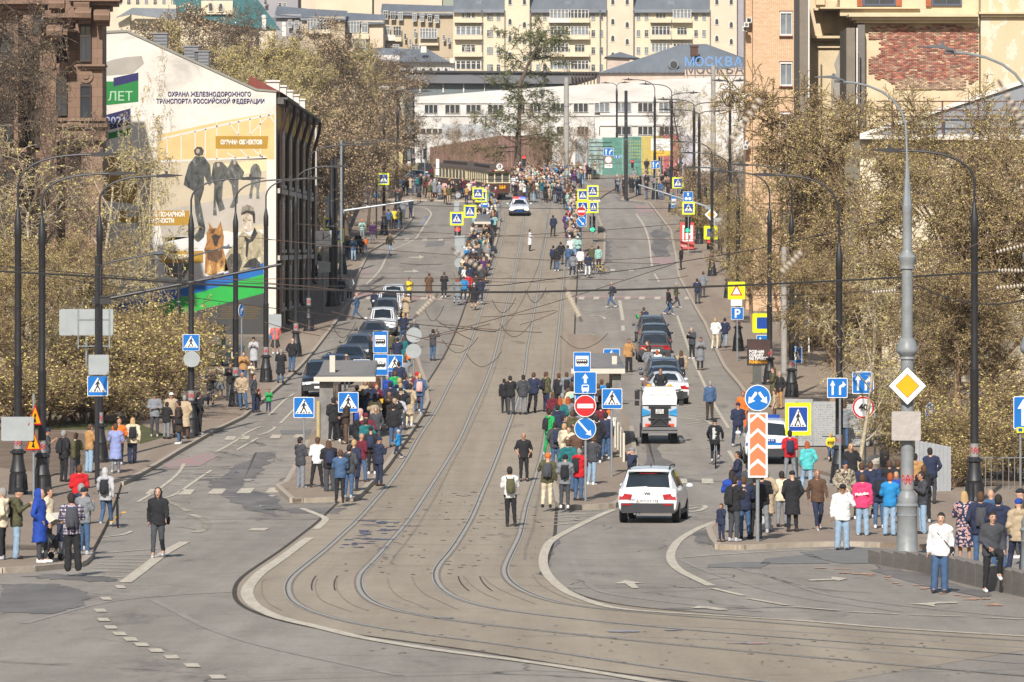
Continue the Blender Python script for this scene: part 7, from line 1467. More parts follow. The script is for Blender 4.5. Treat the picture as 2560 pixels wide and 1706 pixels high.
def pose(p):
 J=dict(sh=[(s*.185,.0,1.42)for s in(-1,1)],el=[(s*.245,.03,1.14)for s in(-1,1)],wr=[(s*.25,-.05,.9)for s in(-1,1)],hip=[(s*.088,0,.92)for s in(-1,1)],kn=[(s*.1,-.01,.5)for s in(-1,1)],an=[(s*.115,.02,.09)for s in(-1,1)],lean=0,hd=(0,-.02,1.63))
 if p=='rest':J['hip']=[(-.07,0,.92),(.11,0,.9)];J['kn']=[(-.1,0,.5),(.17,-.12,.5)];J['an']=[(-.07,.02,.09),(.22,-.04,.09)];J['el']=[(-.3,.08,1.17),(.24,.04,1.14)];J['wr']=[(-.16,-.06,1.0),(.22,-.12,.93)];J['sh']=[(-.19,.02,1.44),(.18,-.02,1.4)];J['hd']=(.02,-.03,1.63)
 if p=='pocket':J['el']=[(s*.29,.07,1.16)for s in(-1,1)];J['wr']=[(s*.19,-.08,.98)for s in(-1,1)]
 if p=='phone':J['el']=[(-.24,-.08,1.18),(.25,-.06,1.17)];J['wr']=[(-.07,-.3,1.34),(.06,-.3,1.33)];J['hd']=(0,-.06,1.62)
 if p=='raise':J['el']=[(-.26,-.2,1.38),(.27,-.2,1.4)];J['wr']=[(-.1,-.3,1.62),(.09,-.3,1.62)]
 if p=='cross':J['el']=[(-.26,-.05,1.16),(.26,-.05,1.16)];J['wr']=[(.08,-.2,1.17),(-.08,-.19,1.13)]
 if p=='call':J['el']=[(-.25,.03,1.14),(.27,-.1,1.2)];J['wr']=[(-.26,-.06,.9),(.13,-.12,1.52)]
 if p=='walk':J['kn']=[(-.09,-.16,.53),(.09,-.02,.5)];J['an']=[(-.09,-.26,.12),(.09,.3,.16)];J['el']=[(-.25,.12,1.16),(.24,-.06,1.15)];J['wr']=[(-.25,.1,.92),(.24,-.26,.98)]
 if p=='wide':J['kn']=[(-.15,-.02,.5),(.14,0,.5)];J['an']=[(-.2,.02,.09),(.19,.04,.09)];J['wr']=[(-.12,-.2,1.06),(.12,-.2,1.05)]
 if p=='step':J['kn']=[(-.1,-.02,.5),(.12,-.36,.85)];J['wr']=[(-.12,-.24,1.0),(.24,-.12,.95)];J['an']=[(-.11,.02,.09),(.14,-.2,.42)]
 if p=='ride':J['hip']=[(s*.09,.2,.92)for s in(-1,1)];J['kn']=[(-.12,-.2,.74),(.12,-.16,.62)];J['an']=[(-.13,-.06,.34),(.13,-.05,.2)];J['el']=[(s*.29,-.16,1.2)for s in(-1,1)];J['wr']=[(s*.27,-.38,1.04)for s in(-1,1)];J['lean']=.12
 return J
def build_pose(p):
 J=pose(p);out={};ln=J['lean'];hipy=J['hip'][0][1]
 def head(mb):
  x,y,z=J['hd'];y-=ln*.6
  mb.ball((x,y,z+.015),(.078,.1,.118),14,10);cap(mb,(x,y-.03,z-.06),(x,y-.045,z-.085),.055,.04);cap(mb,(x,y+.02,z-.08),(0,.01-ln*.4,1.42),.055,.07)
  mb.ball((x,y-.105,z-.012),(.014,.022,.024),6,5)
  for s in(-1,1):mb.ball((x+s*.08,y+.01,z),(.012,.025,.034),6,5)
 def torso(mb,g=0,zb=.86,flare=0):
  slab_(mb,[(0,hipy,zb,.15+g+flare,.1+g+flare),(0,hipy,.95,.165+g+flare*.4,.115+g),(0,hipy*.7,1.1,.145+g,.105+g),(0,-ln*.3,1.28,.17+g,.12+g),(0,-ln*.6,1.4,.165+g,.105+g),(0,-ln*.6,1.47,.1+g*.5,.07+g*.5)])
  for s in(0,1):cap(mb,(J['sh'][s][0]*.55,J['sh'][s][1]-ln*.6,1.43),(J['sh'][s][0]*.95,J['sh'][s][1]-ln*.6,1.4),.062+g,.062+g)
 def arms(mb,g=0,full=1.0):
  for s in(0,1):
   a,b,c=(V(J[k][s])for k in('sh','el','wr'));a=a-V((0,ln*.6,0));cap(mb,a,b,.052+g,.042+g)
   if full>=1:cap(mb,b,c,.042+g,.031+g*.9)
 def legs(mb,g=0,wide=0,zmin=0):
  for s in(0,1):
   a,b,c=(V(J[k][s])for k in('hip','kn','an'));cap(mb,a,b,.085+g,.058+g+wide*.5);cap(mb,b,c+V((0,0,-.02 if wide else.02)),.055+g+wide*.5,.04+g+wide)
  cap(mb,V(J['hip'][0]),V(J['hip'][1]),.1+g,.1+g)
 mb=MB();head(mb);torso(mb,-.012);arms(mb);legs(mb)
 for s in(0,1):a=V(J['an'][s]);cap(mb,a,a+V((0,-.12,-.05)),.04,.03)
 ex=MB()
 for s in(0,1):
  c=V(J['wr'][s]);d=(c-V(J['el'][s])).normalized();u=d.cross(V((0,1,0))if abs(d.y)<.8 else V((0,0,1))).normalized();w_=d.cross(u).normalized();sg=1 if s else-1
  ex.tube([c-d*.03,c+d*.02,c+d*.075,c+d*.085],[.026,.034,.036,.02],8,None,True,.55)
  for i in range(4):
   o_=w_*((i-1.5)*.018);L=(.062,.075,.07,.052)[i];k=c+d*.078+o_;ex.tube([k,k+d*L*.55+u*.008*sg,k+d*L*.85+u*.026*sg],[.0095,.009,.006],5)
  k=c+d*.03+w_*.034;ex.tube([k,k+d*.035+w_*.022,k+d*.06+w_*.018],[.012,.0105,.008],5)
 me=fuse(mb,'person',.016,2600,ex);x,y,z=J['hd'];y-=ln*.6
 out['body']=me;f=MB()
 for s in(-1,1):f.ball((x+s*.03,y-.086,z+.018),(.016,.01,.009),6,4);f.cbox((x+s*.03,y-.09,z+.042),(.034,.012,.007))
 out['eyes']=f.mesh('eyes');f=MB();f.ball((x,y-.093,z-.052),(.024,.012,.008),6,4);out['mouth']=f.mesh('mouth')
 mb=MB();torso(mb,.035,.82,.01);arms(mb,.016);out['jacket']=fuse(mb,'jacket',.018,1500,wr=.011)
 mb=MB();torso(mb,.038,.8,.012);arms(mb,.02);mb.ball((0,.1-ln*.6,1.45),(.13,.085,.07),10,6);cap(mb,(-.1,.02-ln*.6,1.47),(.1,.02-ln*.6,1.47),.05,.05);slab_(mb,[(0,0,.79,.185,.135),(0,0,.85,.19,.14)]);out['hooded']=fuse(mb,'jacket',.018,1600,wr=.014)
 mb=MB();torso(mb,.03,.84,.0);arms(mb,.016,.5);out['tee']=fuse(mb,'shirt',.018,1000,wr=.008)
 mb=MB();torso(mb,.04,.8,.02);arms(mb,.02);slab_(mb,[(0,.02,.5,.24,.18),(0,.01,.7,.215,.16),(0,0,.95,.2,.15),(0,0,1.1,.185,.14)]);out['coat']=fuse(mb,'coat',.02,1500,wr=.011)
 for k,wd in(('slim',0),('wide',.026)):mb=MB();legs(mb,.014,wd);slab_(mb,[(0,hipy,.84,.16,.115),(0,hipy,1.0,.165,.12)]);out[k]=fuse(mb,'trousers',.018,1100,wr=.008)
 mb=MB();slab_(mb,[(0,.01,.42,.27,.2),(0,0,.7,.2,.15),(0,0,1.02,.15,.11)]);out['skirt']=fuse(mb,'skirt',.025,500,wr=.008)
 mb=MB()
 for s in(0,1):a=V(J['an'][s]);t=0.0 if a.z<.11 else.04;cap(mb,a+V((0,.03,-.045)),a+V((0,-.15,-.052-t)),.045,.042);cap(mb,a+V((0,.02,.0)),a+V((0,0,-.03)),.048,.05)
 out['shoes']=fuse(mb,'shoes',.014,500)
 def hairm(kind):
  mb=MB();c=(x,y+.014,z+.035)
  if kind in('short','long'):mb.ball(c,(.09,.112,.115),14,8);mb.ball((x,y+.05,z-.01),(.082,.075,.1),12,7)
  if kind=='long':slab_(mb,[(x,y+.09,z-.33,.085,.03),(x,y+.08,z-.15,.1,.045),(x,y+.05,z+.02,.095,.07)],12)
  if kind=='cap':mb.ball((x,y+.005,z+.055),(.093,.115,.085),14,8);mb.box(x-.07,x+.07,y-.18,y-.08,z+.05,z+.062)
  if kind=='beanie':mb.ball((x,y+.01,z+.05),(.094,.115,.11),14,8)
  if kind=='hood':mb.ball((x,y+.045,z+.01),(.108,.115,.145),14,9);cap(mb,(x,y+.06,z-.1),(x,y+.06,z-.14),.1,.11)
  me=fuse(mb,'hair' if kind in('short','long')else kind,.014,500)
  if kind in('short','long','hood'):
   bm=bmesh.new();bm.from_mesh(me);bmesh.ops.delete(bm,geom=[v for v in bm.verts if v.co.y<y-(.035 if kind!='hood' else.05)and v.co.z<z+(.062 if kind!='hood' else.085)],context='VERTS');bm.to_mesh(me);bm.free()
  return me
 if not HAIR:
  for k in('short','long','cap','beanie','hood'):HAIR['H'+k]=hairm(k)
  HAIR['at']=V((x,y,z))
 out['off']=V((x,y,z))-HAIR['at']
 mb=MB();slab_(mb,[(0,.2,1.0,.13,.06),(0,.215,1.15,.14,.075),(0,.2,1.34,.13,.07),(0,.18,1.42,.09,.045)],10);cap(mb,(0,.27,1.05),(0,.26,1.15),.07,.06)
 for s in(-1,1):mb.tube([(s*.1,.15,1.38),(s*.12,.02,1.5),(s*.13,-.14,1.38),(s*.13,-.15,1.25)],.02,5)
 out['backpack']=mb.mesh('backpack',None,True)
 mb=MB();slab_(mb,[(.24,.02,.84,.05,.12),(.25,.02,.96,.06,.14),(.25,.02,1.04,.045,.12)],8);mb.tube([(.25,.1,1.0),(.1,.14,1.3),(-.13,.02,1.5),(-.05,-.15,1.32),(.22,-.1,1.02)],.012,4);out['bag']=mb.mesh('shoulder_bag',None,True)
 for d in(out,HAIR):
  for k in d:
   if k not in('off','at')and not d[k].materials:d[k].materials.append(None)
 return out
CO=dict(bk=('black',(40,40,44)),dg=('dark grey',(72,74,80)),gr=('grey',(134,138,144)),lg=('light grey',(188,190,194)),wh=('white',(236,236,236)),cr=('cream',(226,212,184)),be=('beige',(188,168,140)),tn=('tan',(186,142,92)),br=('brown',(100,74,58)),db=('dark brown',(66,54,48)),
  ol=('olive',(90,88,62)),gn=('green',(40,168,92)),mt=('mint',(156,196,188)),te=('teal',(34,112,116)),tq=('turquoise',(92,198,200)),nv=('navy',(44,52,78)),bl=('blue',(36,74,168)),sb=('sky blue',(40,140,204)),de=('denim blue',(72,100,136)),ld=('pale denim',(150,176,200)),lv=('lilac',(146,158,206)),pu=('purple',(88,52,104)),mg=('magenta',(170,38,110)),
  pk=('pink',(232,70,120)),lp=('pale pink',(222,176,172)),rd=('red',(204,32,42)),mr=('maroon',(112,36,52)),og=('orange',(232,120,48)),ye=('yellow',(232,208,62)),ly=('lemon yellow',(222,226,70)),co=('coral pink',(226,120,112)),ca=('camouflage',(112,104,90)),fl=('floral',(90,60,80)),pl=('plaid',(140,120,140)))
HC=dict(d=('dark',(46,38,34)),b=('brown',(92,66,48)),y=('blond',(190,158,112)),r=('red',(168,84,44)),g=('grey',(150,148,146)))
M_SKIN=[mat('skin_%d'%i,c,.6,var=.04)for i,c in enumerate(((222,178,154),(206,160,134),(188,142,116)))];M_EYE=mat('eye_dark',(60,46,42),.5,var=0);M_LIP=mat('lips',(172,104,96),.6,var=0)
def cm(c):
 if c in('fl','pl','ca'):
  if 'pattern_'+c not in _M:
   g=N('pattern_'+c,.9)
   if c=='pl':g.out(g.mix(g.ramp(g.noise(1,1,g.vec(.1,.1,22)),(.48,0.0),(.52,1.0)),g.mix(g.ramp(g.noise(1,1,g.vec(22,22,.1)),(.48,0.0),(.52,1.0)),(206,200,204),(92,60,72)),(64,66,100)))
   else:v=g.vor(16,None,'F1');g.out(g.ramp(v,(.25,(206,96,96)),(.38,(228,214,208)),(.5,(44,48,78)))if c=='fl' else g.ramp(g.noise(9,3,None,.6,1),(.42,(66,54,44)),(.47,(196,184,160)),(.56,(96,82,62)),(.6,(214,206,190))))
  return _M['pattern_'+c]
 return mat('cloth_'+CO[c][0].replace(' ','_'),CO[c][1],.9,var=.14,scale=7,bump=.25,bscale=40)
HAIR={}
FACE=dict(c=0,a=180,l=-90,r=90,cl=-40,cr=40,al=-140,ar=140);POSE={};SEEN={};PPL=[]
def HYP(c):return CO[c][0].replace(' ','-')
TOPN=dict(j='jacket',h='hoodie',c='coat',t='T-shirt',p='puffer',v='vest')
_rp=random.Random(12)
def person(x,y,face,pz,top,bot,hair,ex='',place='',group='',sc=1.0,off=.13,low=None,pos=None):
 if pz=='stand':pz=_rp.choice(('stand','rest','rest','pocket','phone','cross'))
 if pz not in POSE:POSE[pz]=build_pose(pz)
 T=POSE[pz]
 if low is not None:low.append((pz,pos,FACE[face]+_rp.uniform(-25,25),top,bot,hair,sc));return
 loc=pos or G(x,y,off);rz=R(FACE[face]+_rp.uniform(-12,12));s=sc*_rp.uniform(.965,1.03)
 kid=sc<.86;o=bpy.data.objects.new('person',T['body']);C.objects.link(o);o.location=loc;o.rotation_euler=(R(_rp.uniform(-2,1.5)),R(_rp.uniform(-2,2)),rz);o.scale=(s*_rp.uniform(.98,1.08),s*1.02,s)
 def put(key,name,m,pa=None):
  q=bpy.data.objects.new(name,T[key]if key in T else HAIR[key]);q.location=T['off']if key[0]=='H' else(0,0,0);q.rotation_euler.z=0;C.objects.link(q);q.parent=pa or o;q.material_slots[0].link='OBJECT';q.material_slots[0].material=m;return q
 o.material_slots[0].link='OBJECT';o.material_slots[0].material=_rp.choice(M_SKIN)
 if face[0]!='a':put('eyes','eyes',M_EYE);put('mouth','mouth',M_LIP)
 tk,tc=top[0],top[1:];key='coat' if tk=='c' else 'tee' if tk=='t' else 'hooded' if tk in 'hp' or _rp.random()<.4 else 'jacket';jk=put(key,'coat' if tk=='c' else 'shirt' if tk=='t' else 'jacket',cm(tc))
 bk,bc=bot[0],bot[1:];put({'s':'slim','w':'wide','k':'skirt'}[bk],'skirt' if bk=='k' else 'trousers',cm(bc));put('shoes','shoes',cm(_rp.choice(('wh','bk','bk','lg','db')))if tc!='mt' else cm('wh'))
 hd=''
 if hair[0]in 'sl':put('Hshort' if hair[0]=='s' else 'Hlong','hair',mat('hair_'+HC[hair[1]][0],HC[hair[1]][1],.8,var=.2,scale=30));hd='%s %s hair'%('long' if hair[0]=='l' else 'short',HC[hair[1]][0])
 elif hair[0]in 'kno':nm={'k':'cap','n':'beanie','o':'hood'}[hair[0]];put('H'+nm,nm,cm(hair[1:]));hd='%s %s'%(HYP(hair[1:]),nm)
 else:hd='bald head'
 lab='%s in %s %s, %s %s, %s, '%('child' if kid else 'person',HYP(tc),TOPN[tk],HYP(bc),{'s':'trousers','w':'flares','k':'skirt'}[bk],hd)
 o['category']='person';o['group']=group or place;PPL.append((o,lab,place,x))
 for e in ex.split():
  if e[0]in 'BS' and e[1:]in CO:
   q=bpy.data.objects.new('backpack' if e[0]=='B' else 'shoulder_bag',T['backpack' if e[0]=='B' else 'bag']);C.objects.link(q);q.location=loc;q.rotation_euler=o.rotation_euler;q.scale=o.scale
   q.material_slots[0].link='OBJECT';q.material_slots[0].material=cm(e[1:]);q['category']=q.name.split('.')[0].replace('_',' ');q['group']='bags carried by bystanders';PPL.append((q,'%s %s of the person in %s %s, '%(HYP(e[1:]),q['category'],HYP(tc),TOPN[tk]),place,x))
  if e[0]=='L':o['_n']=1;lab2=e
  if e[0]=='T':t=e[1:];bag=t=='adidas';ob('lettering',text_mesh(t,.2 if bag else.11,cm('wh'),.002,'CENTER',.006),q if bag else jk,(0,.335,1.18)if bag else(0,.165,1.2),(R(90),R(90)if bag else R(-8),PI))
  if e=='ph':f=MB();f.cbox((0,-.33 if pz=='phone' else-.34,1.40 if pz=='phone' else 1.7),(.075,.012,.15));q=f.build('phone',M_SBK,loc=loc,rot=o.rotation_euler.copy());q.scale=o.scale;q['category']='phone';q['group']='phones held by bystanders';PPL.append((q,'black phone raised by the person in %s %s, '%(HYP(tc),TOPN[tk]),place,x))
 return o
def rows(txt,place,off=.13):
 for ln in txt.strip().split('\n'):
  for it in ln.split(';'):
   t=it.split()
   if not t:continue
   sc=1.0
   if t[-1][0]=='*':sc=float(t.pop()[1:])
   t_=t;o_=off
   person(float(t[0]),float(t[1]),t[2],t[3],t[4],t[5],t[6],' '.join(t[7:]),place,'',sc,o_)
rows('''4 1400 l stand jcr sbk sg; 41 1398 r phone jol wld kbk Bdb; 102 1409 r stand cbl sdg obl; 118 1388 r pocket jcr sdg sd; 183 1428 a phone jpl wbk sd Bdg; 152 1402 r stand jnv sgr sd *.62; 212 1388 ar phone jgr sde kbk; 204 1376 ar pocket jnv sbk sg; 196 1312 a wide jrd sbr sb''','at the lower left kerb')
rows('''266 1318 a walk hlg sde olg Bbk; 395 1395 c walk jbk sdg obk Sbk''','on the lower left roadway',.005)
rows('''160 1205 ar pocket pbk sbk sg Bbk; 187 1205 a stand tol wdg sb; 223 1182 ar phone jtn wld sb; 289 1183 a stand clv sgr sb Sbr; 296 1163 a stand jog sbk b; 330 1160 a walk jcr wnv ly Bbk; 118 1192 r phone tdg sdg nnv; 386 1092 c cross jgr sdg kol; 416 1098 ar phone jbk sgr sd *.85; 428 1092 c stand jbe sbk kwh; 448 1111 l pocket cdb sde sd Sbk; 462 1098 a pocket cbe sbr sg; 497 1087 ar pocket jbk sbk sd Bbk
526 1017 c phone jbk snv sg; 550 996 c phone jcr kgr lb; 574 1002 c phone jbk sdg sd; 607 966 c stand jtn sde sb; 628 963 c stand jcr slp nlp *.62; 635 926 c phone clg sbk nbk; 606 1026 c stand jbe sde b; 636 1032 r stand jdg wnv ld; 648 1030 r stand jbr sbe nrd *.58; 671 1031 c phone jgn snv sb *.6; 688 886 a stand jco kdb sb Ssb; 701 958 a stand cbk sde sg; 729 931 ar pocket jbk sde b
759 655 r stand jbe sdg sb; 785 690 a stand jnv sde sd; 799 675 r stand jol sdg sg; 873 751 a pocket hlg snv sg; 854 759 a stand jnv sdg sd; 884 653 c stand jde sld sg; 871 650 c stand jbk sdg lb; 895 639 c stand jbk sbk ld; 905 637 c stand jnv sdg sd *.7; 914 630 a stand jog sde sb *.66; 906 602 c phone tmt sgr nog; 931 610 c stand jpu sgr b; 866 647 c pocket jdb sdg ld; 973 574 a stand jde sbk sd; 984 573 a stand jye sbk sb; 990 572 a stand cbk sdg sd; 1000 573 a pocket jol sde sd; 1008 549 a stand jgr sde sg; 1027 545 ar stand jnv snv kmt; 919 517 r phone jdg sbk sd; 938 515 a stand jsb sdg sb; 903 470 r stand jrd sdg kgr; 916 462 r stand jbk sde sd; 926 472 c stand jde sde sb''','on the left pavement')
rows('''975 639 cr walk jol sld lb; 892 799 l walk jde sde b; 1024 757 cr phone jye sbk sd; 1015 802 c phone cbe sbe lb; 938 792 a stand jnv sdg sb; 1072 747 a stand cbr kdg sb Stn; 1110 744 a stand cbk sbk sb; 868 977 c pocket jdg sdg kbe; 929 921 r phone jbk sbk sb; 976 907 a stand jol sdg sd; 992 927 a stand jnv snv sd; 1010 921 ar stand cte sbk lb; 1022 922 a walk jog ste sb *.6; 1018 897 a raise jnv sdg sd; 1034 872 a stand jdg sdg sg; 1008 858 a stand jnv sde sy; 1082 902 ar raise jdg sde sd ph''','near the left car queue',.005)
rows('''752 1221 ar cross jdg wgr sd; 791 1221 a wide twh sbk sb; 825 1231 a phone jbk wdg lb Bnv; 849 1258 a phone jde sbk sb; 871 1246 ar pocket jdg sde sd Bbk; 886 1230 ar pocket cnv snv sy; 905 1207 ar wide jmr sde b; 930 1187 a pocket jbk sbk nbk Bnv; 949 1216 ar phone jnv snv knv; 989 1107 a raise jbk sbr kbe; 917 1162 a stand hte sde sd; 943 1127 c pocket jdg sdg sg; 892 1150 r phone jbk sbk obl; 901 1140 r stand jcr sbe nlp; 920 1150 a stand jmr sdg nmr; 863 1112 l wide pdb sbr ndb; 847 1102 l wide pbk sbk nbk; 836 1106 a wide jbk sbk sd
1023 1066 ar pocket cbe scr sd Bdg; 1048 1037 a stand jde sde sy Blp; 1000 1062 a phone cmt sde sy; 1011 1036 ar phone jnv snv sd; 976 1062 a stand hnv snv sd; 940 1060 c phone jmr sdg lr; 968 1037 a stand hbl sde slg *1.0; 911 1052 c stand jbe sbe lb; 924 1062 a stand jnv sdg sb; 921 1090 ar stand jde sde sb; 936 1097 a stand jbe sol ld; 905 1082 a stand cnv sdg sy; 997 1050 ar stand jde sbk sy; 986 1027 a stand jgn sdg sb; 1042 1030 a stand cmr sdg nrd; 1025 1030 a raise jca sdg oca; 976 1082 c stand jdb sdg sd; 994 1097 a stand jlg sde sd Bdg; 955 1000 a stand jdg sdg sd; 968 985 a stand jbl sde sb; 1000 1000 a stand jnv sdg sd; 1015 985 a raise jgr sde sb; 935 1012 a stand jbr sdg lb; 893 1070 a stand jte sdg sd; 1005 1078 a raise jbk sdg kbk; 985 1120 a stand jbk sde sd'''.replace('slg','sg'),'on the near left platform')
rows('''994 1147 l walk psb snv nlg *.62''','leaping off the near left platform',.005)
rows('''1262 1033 a stand jbk sbk sd *.85; 1278 1037 a phone jbk sdg sd; 1307 1037 a pocket jdg sgr sd; 1333 1032 a stand jnv sbk sb; 1366 1030 ar stand jol snv sb Bbk; 1401 1032 a stand jbk sbk sb; 1310 1204 c stand tbk sbk b Sbk; 1278 1317 a phone twh sbk sd Bol; 1325 628 r stand cwh sbk sd; 1384 592 a stand jnv sbk sd; 1529 770 l walk jdg sde sg Bnv; 1671 788 r walk jbk sde sd; 1674 787 r walk jnv sde kye Bbl *.72; 1690 771 r walk jol sdg sg''','out on the open roadway',.005)
rows('''1415 1027 a stand hgr sdg sb Bbk; 1428 1040 a stand jbr sdg sb *.8; 1428 1067 a stand jcr sbe sd Bmt; 1409 1087 a stand ctn sbr sg Sbk; 1422 1102 a stand jgr sdg lr; 1371 1139 ar wide jgn sgn sd Bbk; 1393 1125 a stand jnv sdg sd; 1408 1157 r phone jnv sdg sd; 1391 1173 a pocket jdg sde sd Bnv; 1411 1177 ar stand jcr sdg sy; 1424 1187 c phone jcr sdg sb; 1443 1197 a stand cbr sbr lb; 1431 1142 a stand jol sdg sb; 1423 1232 a stand hte sde sb; 1446 1254 ar phone prd sde sg Bbk; 1366 1270 a call jol scr nog Bdg; 1411 1272 a stand pgr sdg nbk Bbk; 1478 1214 ar phone jdg sld sb; 1492 1159 a pocket jbk sbk sd Sbk; 1490 1150 a stand hlg sde sb; 1522 1142 ar stand jwh sde nog; 1506 1052 a stand jsb sdg sb; 1497 1060 a stand jdb sdg sb; 1519 1062 a stand jbk sdg sd; 1515 1150 a stand jnv sde sd; 1505 1120 a stand jmr sdg sd; 1498 1100 a stand jnv sdg sb; 1518 1095 a stand jbk sbk sd; 1448 1120 a stand jbk sdg sd; 1440 1090 a stand jdb sdg sb; 1455 1140 a stand jgr sdg sb; 1445 1030 a raise jnv sdg sd; 1470 1040 a stand jte sdg sb; 1485 1080 a stand jgr sbk ly; 1475 1120 a stand jbk sbk sd; 1402 1110 a stand cte sdg lr; 1382 1092 a stand jmr sde lb'''.replace('jmr sdg sd;','jmr sdg sd;'),'on the near right platform')
rows('''1578 1252 l call jnv sgr kgr; 1572 931 c call jtn wbk sb Sbk; 1620 932 l phone tbk sbk sb *.95; 1621 952 a stand jgr sdg lb; 1644 950 a stand jwh sdg lr *.9; 1659 948 a stand jol sdg sd *.8; 1704 966 a stand jbe sbk lb Bbk; 1650 1018 c pocket jbk sbk sb Bdg; 1774 1052 a stand jde sdb sg; 1602 852 l raise jgn sdg sb; 1611 842 a stand jnv sdg sb; 1730 898 cl phone jdg sbk sg; 1750 926 c phone cgr sbk sd; 1844 1117 a wide jnv snv knv; 1857 1082 c stand jog sog sr; 1842 1260 l stand jnv snv sd''','near the right car queue',.005)
rows('''1790 872 a stand jwh scr sy; 1811 870 a stand jnv sld sd; 1948 1024 cl pocket jbk stn sg Bol; 1932 1018 l cross colcr sde lb; 1936 1060 l stand jbe sbr lb *.8; 1702 675 l stand jbk sbk sd; 1744 760 a stand jnv sdg sd; 1756 745 a stand jgr sdg sb; 1792 545 l stand jnv sdg sd; 1800 640 a stand jdb sbk sd; 1975 1202 a wide jrd sgr sd Bnv; 2019 1232 a stand jtq wld lr; 2110 1122 a stand pgr sde sb; 2129 1242 c call cbk sbk ly; 2077 1156 c ride jye sde oye *.6'''.replace('colcr','col'),'on the right pavement')
rows('''1828 1331 a phone jbl wgr ld; 1835 1355 ar phone jbk sdg sd Bbk; 1804 1355 cl call jnv snv sb *.6; 1863 1349 a stand jnv sde sb; 1890 1348 a stand jbk sbk sd; 1918 1328 a stand cbe slg sg; 1908 1334 a stand jbk sgr sd Bbk; 1981 1330 a stand cbk sbk kbk; 2046 1326 c walk jbr snv b; 2110 1302 c pocket jca sbr nnv; 2156 1339 a down jpk wld sb TPinkvibe; 2156 1300 a stand jnv sbk sb; 2176 1296 a stand jnv sbk sb; 2198 1322 a stand hnv sde onv Bbk; 2223 1340 a stand jsb wld sr; 2241 1310 c stand jbl sde ly *.9; 2227 1290 a stand jbk sbk sb; 2243 1292 a stand jbk sbk sb; 2306 1335 l phone jdg wld sd; 2313 1308 a stand jbk sbk sb Bbk; 2291 1270 a stand jtn sbe sd; 1875 1300 a stand jdg sdg sd; 1955 1318 a stand jcr sgr sd *.95; 2330 1260 a stand jnv sdg sd'''.replace('slg','slg'),'on the right island')
rows('''2105 1376 c call jwh wld kbk; 2348 1483 c down jwh wde sd Sbk; 2475 1482 c step jdg sbk sd''','on the lower right roadway',.005)
rows('''2412 1411 a stand cfl kfl ly; 2453 1422 a stand hnv sde sb Bdg; 2498 1428 a stand jnv sde sd; 2482 1402 a stand jde sgr b; 2549 1397 l stand jol sdg kbk; 2545 1440 a stand jbe snv kbl''','behind the low grey wall')
tops=['jbk','jbk','jnv','jdg','jbe','cbe','jbr','jcr','jwh','jgr','cbk','jol','jde','jmr','jsb','jpu','jlp','jte','jtn','cgr','jmt','hlg','jdb','jdg','jbk'];bots=['sbk','sdg','snv','sde','sbk','sde','wgr','sbr','wld','sbe','kbk'];hs=['sd','sb','sd','ld','lb','ly','sg','sy','kbk','nbk','b','nwh','kbe']
for x,y,t,b,h in((1384,674,'jnv','sbk','sd'),(1392,679,'jbk','sde','sd'),(1403,662,'jbk','sdg','sd'),(1420,672,'jde','sde','sb'),(1433,693,'pgr','snv','sd'),(1451,679,'hwh','sbk','sd'),(1471,692,'jnv','swh','sd'),(1481,672,'jol','sdg','kol'),(1497,676,'jmt','sbk','sd'),(1417,587,'cpu','sbk','sd'),(1421,580,'jrd','sbk','org'),
     (1144,759,'cgr','sld','lr'),(1160,754,'jsb','snv','sb'),(1171,747,'jrd','sbk','sb'),(1184,771,'cbk','kbk','nlg'),(1202,758,'jnv','snv','sd'),(1190,745,'jdb','sbk','sd'),(1212,663,'jgr','sgr','lb')):
 person(x,y,'a','stand',t,b,h.replace('org','nrd'),'','at a far platform end','',1.0,.16 if not 1384<=x<=1404 else.005)
LOW=[]
def crowd(pts,n,faces,place,off,poses=('stand','raise','phone','stand','pocket'),keep=0):
 A=[G(*p,off).to_2d()for p in pts];rnd=random.Random(len(place)+n);got=[];tries=0
 while len(got)<n and tries<9000:
  tries+=1;u,v=rnd.random(),rnd.random();p=A[0].lerp(A[1],u).lerp(A[3].lerp(A[2],u),v)
  if all((p-q).length>.46 for q in got):got.append(p)
 got.sort(key=lambda p:p.y)
 for i,p in enumerate(got):person(1280+p.x*F/p.y,0,rnd.choice(faces),rnd.choice(poses),rnd.choice(tops),rnd.choice(bots),rnd.choice(hs),'',place,'',rnd.choice((.93,.97,1,1,1.03)),off,pos=on(p.x,p.y,off),low=None if i<keep else LOW)
crowd([(1152,728),(1205,728),(1244,560),(1190,560)],100,('a','al','ar','a'),'on the far left platform',.16,keep=30);crowd([(1212,560),(1247,560),(1243,512),(1200,512)],24,('a','ar','r'),'',.1)
crowd([(1422,655),(1446,655),(1452,540),(1424,530)],62,('a','al','c','l'),'on the far right platform',.16,keep=12);crowd([(1110,512),(1218,512),(1205,496),(1070,488)],26,('a','ar'),'',.1);crowd([(985,520),(1100,500),(1085,478),(990,480)],26,('a','r','ar'),'',.1)
crowd([(1284,502),(1400,510),(1440,476),(1280,470)],100,('l','cl','c','al'),'',.1,('stand','raise','phone','phone'));crowd([(1282,468),(1450,474),(1500,444),(1290,440)],75,('l','cl','c'),'',.1,('stand','raise','phone','raise'))
crowd([(1404,518),(1440,560),(1455,520),(1425,500)],22,('l','cl','a'),'',.1);crowd([(1515,490),(1620,500),(1630,468),(1525,462)],15,('l','cl','c','a'),'',.13);crowd([(1632,500),(1745,500),(1740,442),(1645,440)],46,('l','cl','c'),'',.13,('stand','raise','phone'))
person(1470,408,'a','walk','jnv','sbk','sd','Bdg','climbing the slope before the hoarding');person(1617,436,'c','stand','jbk','sdg','sb','','alone on the far path')
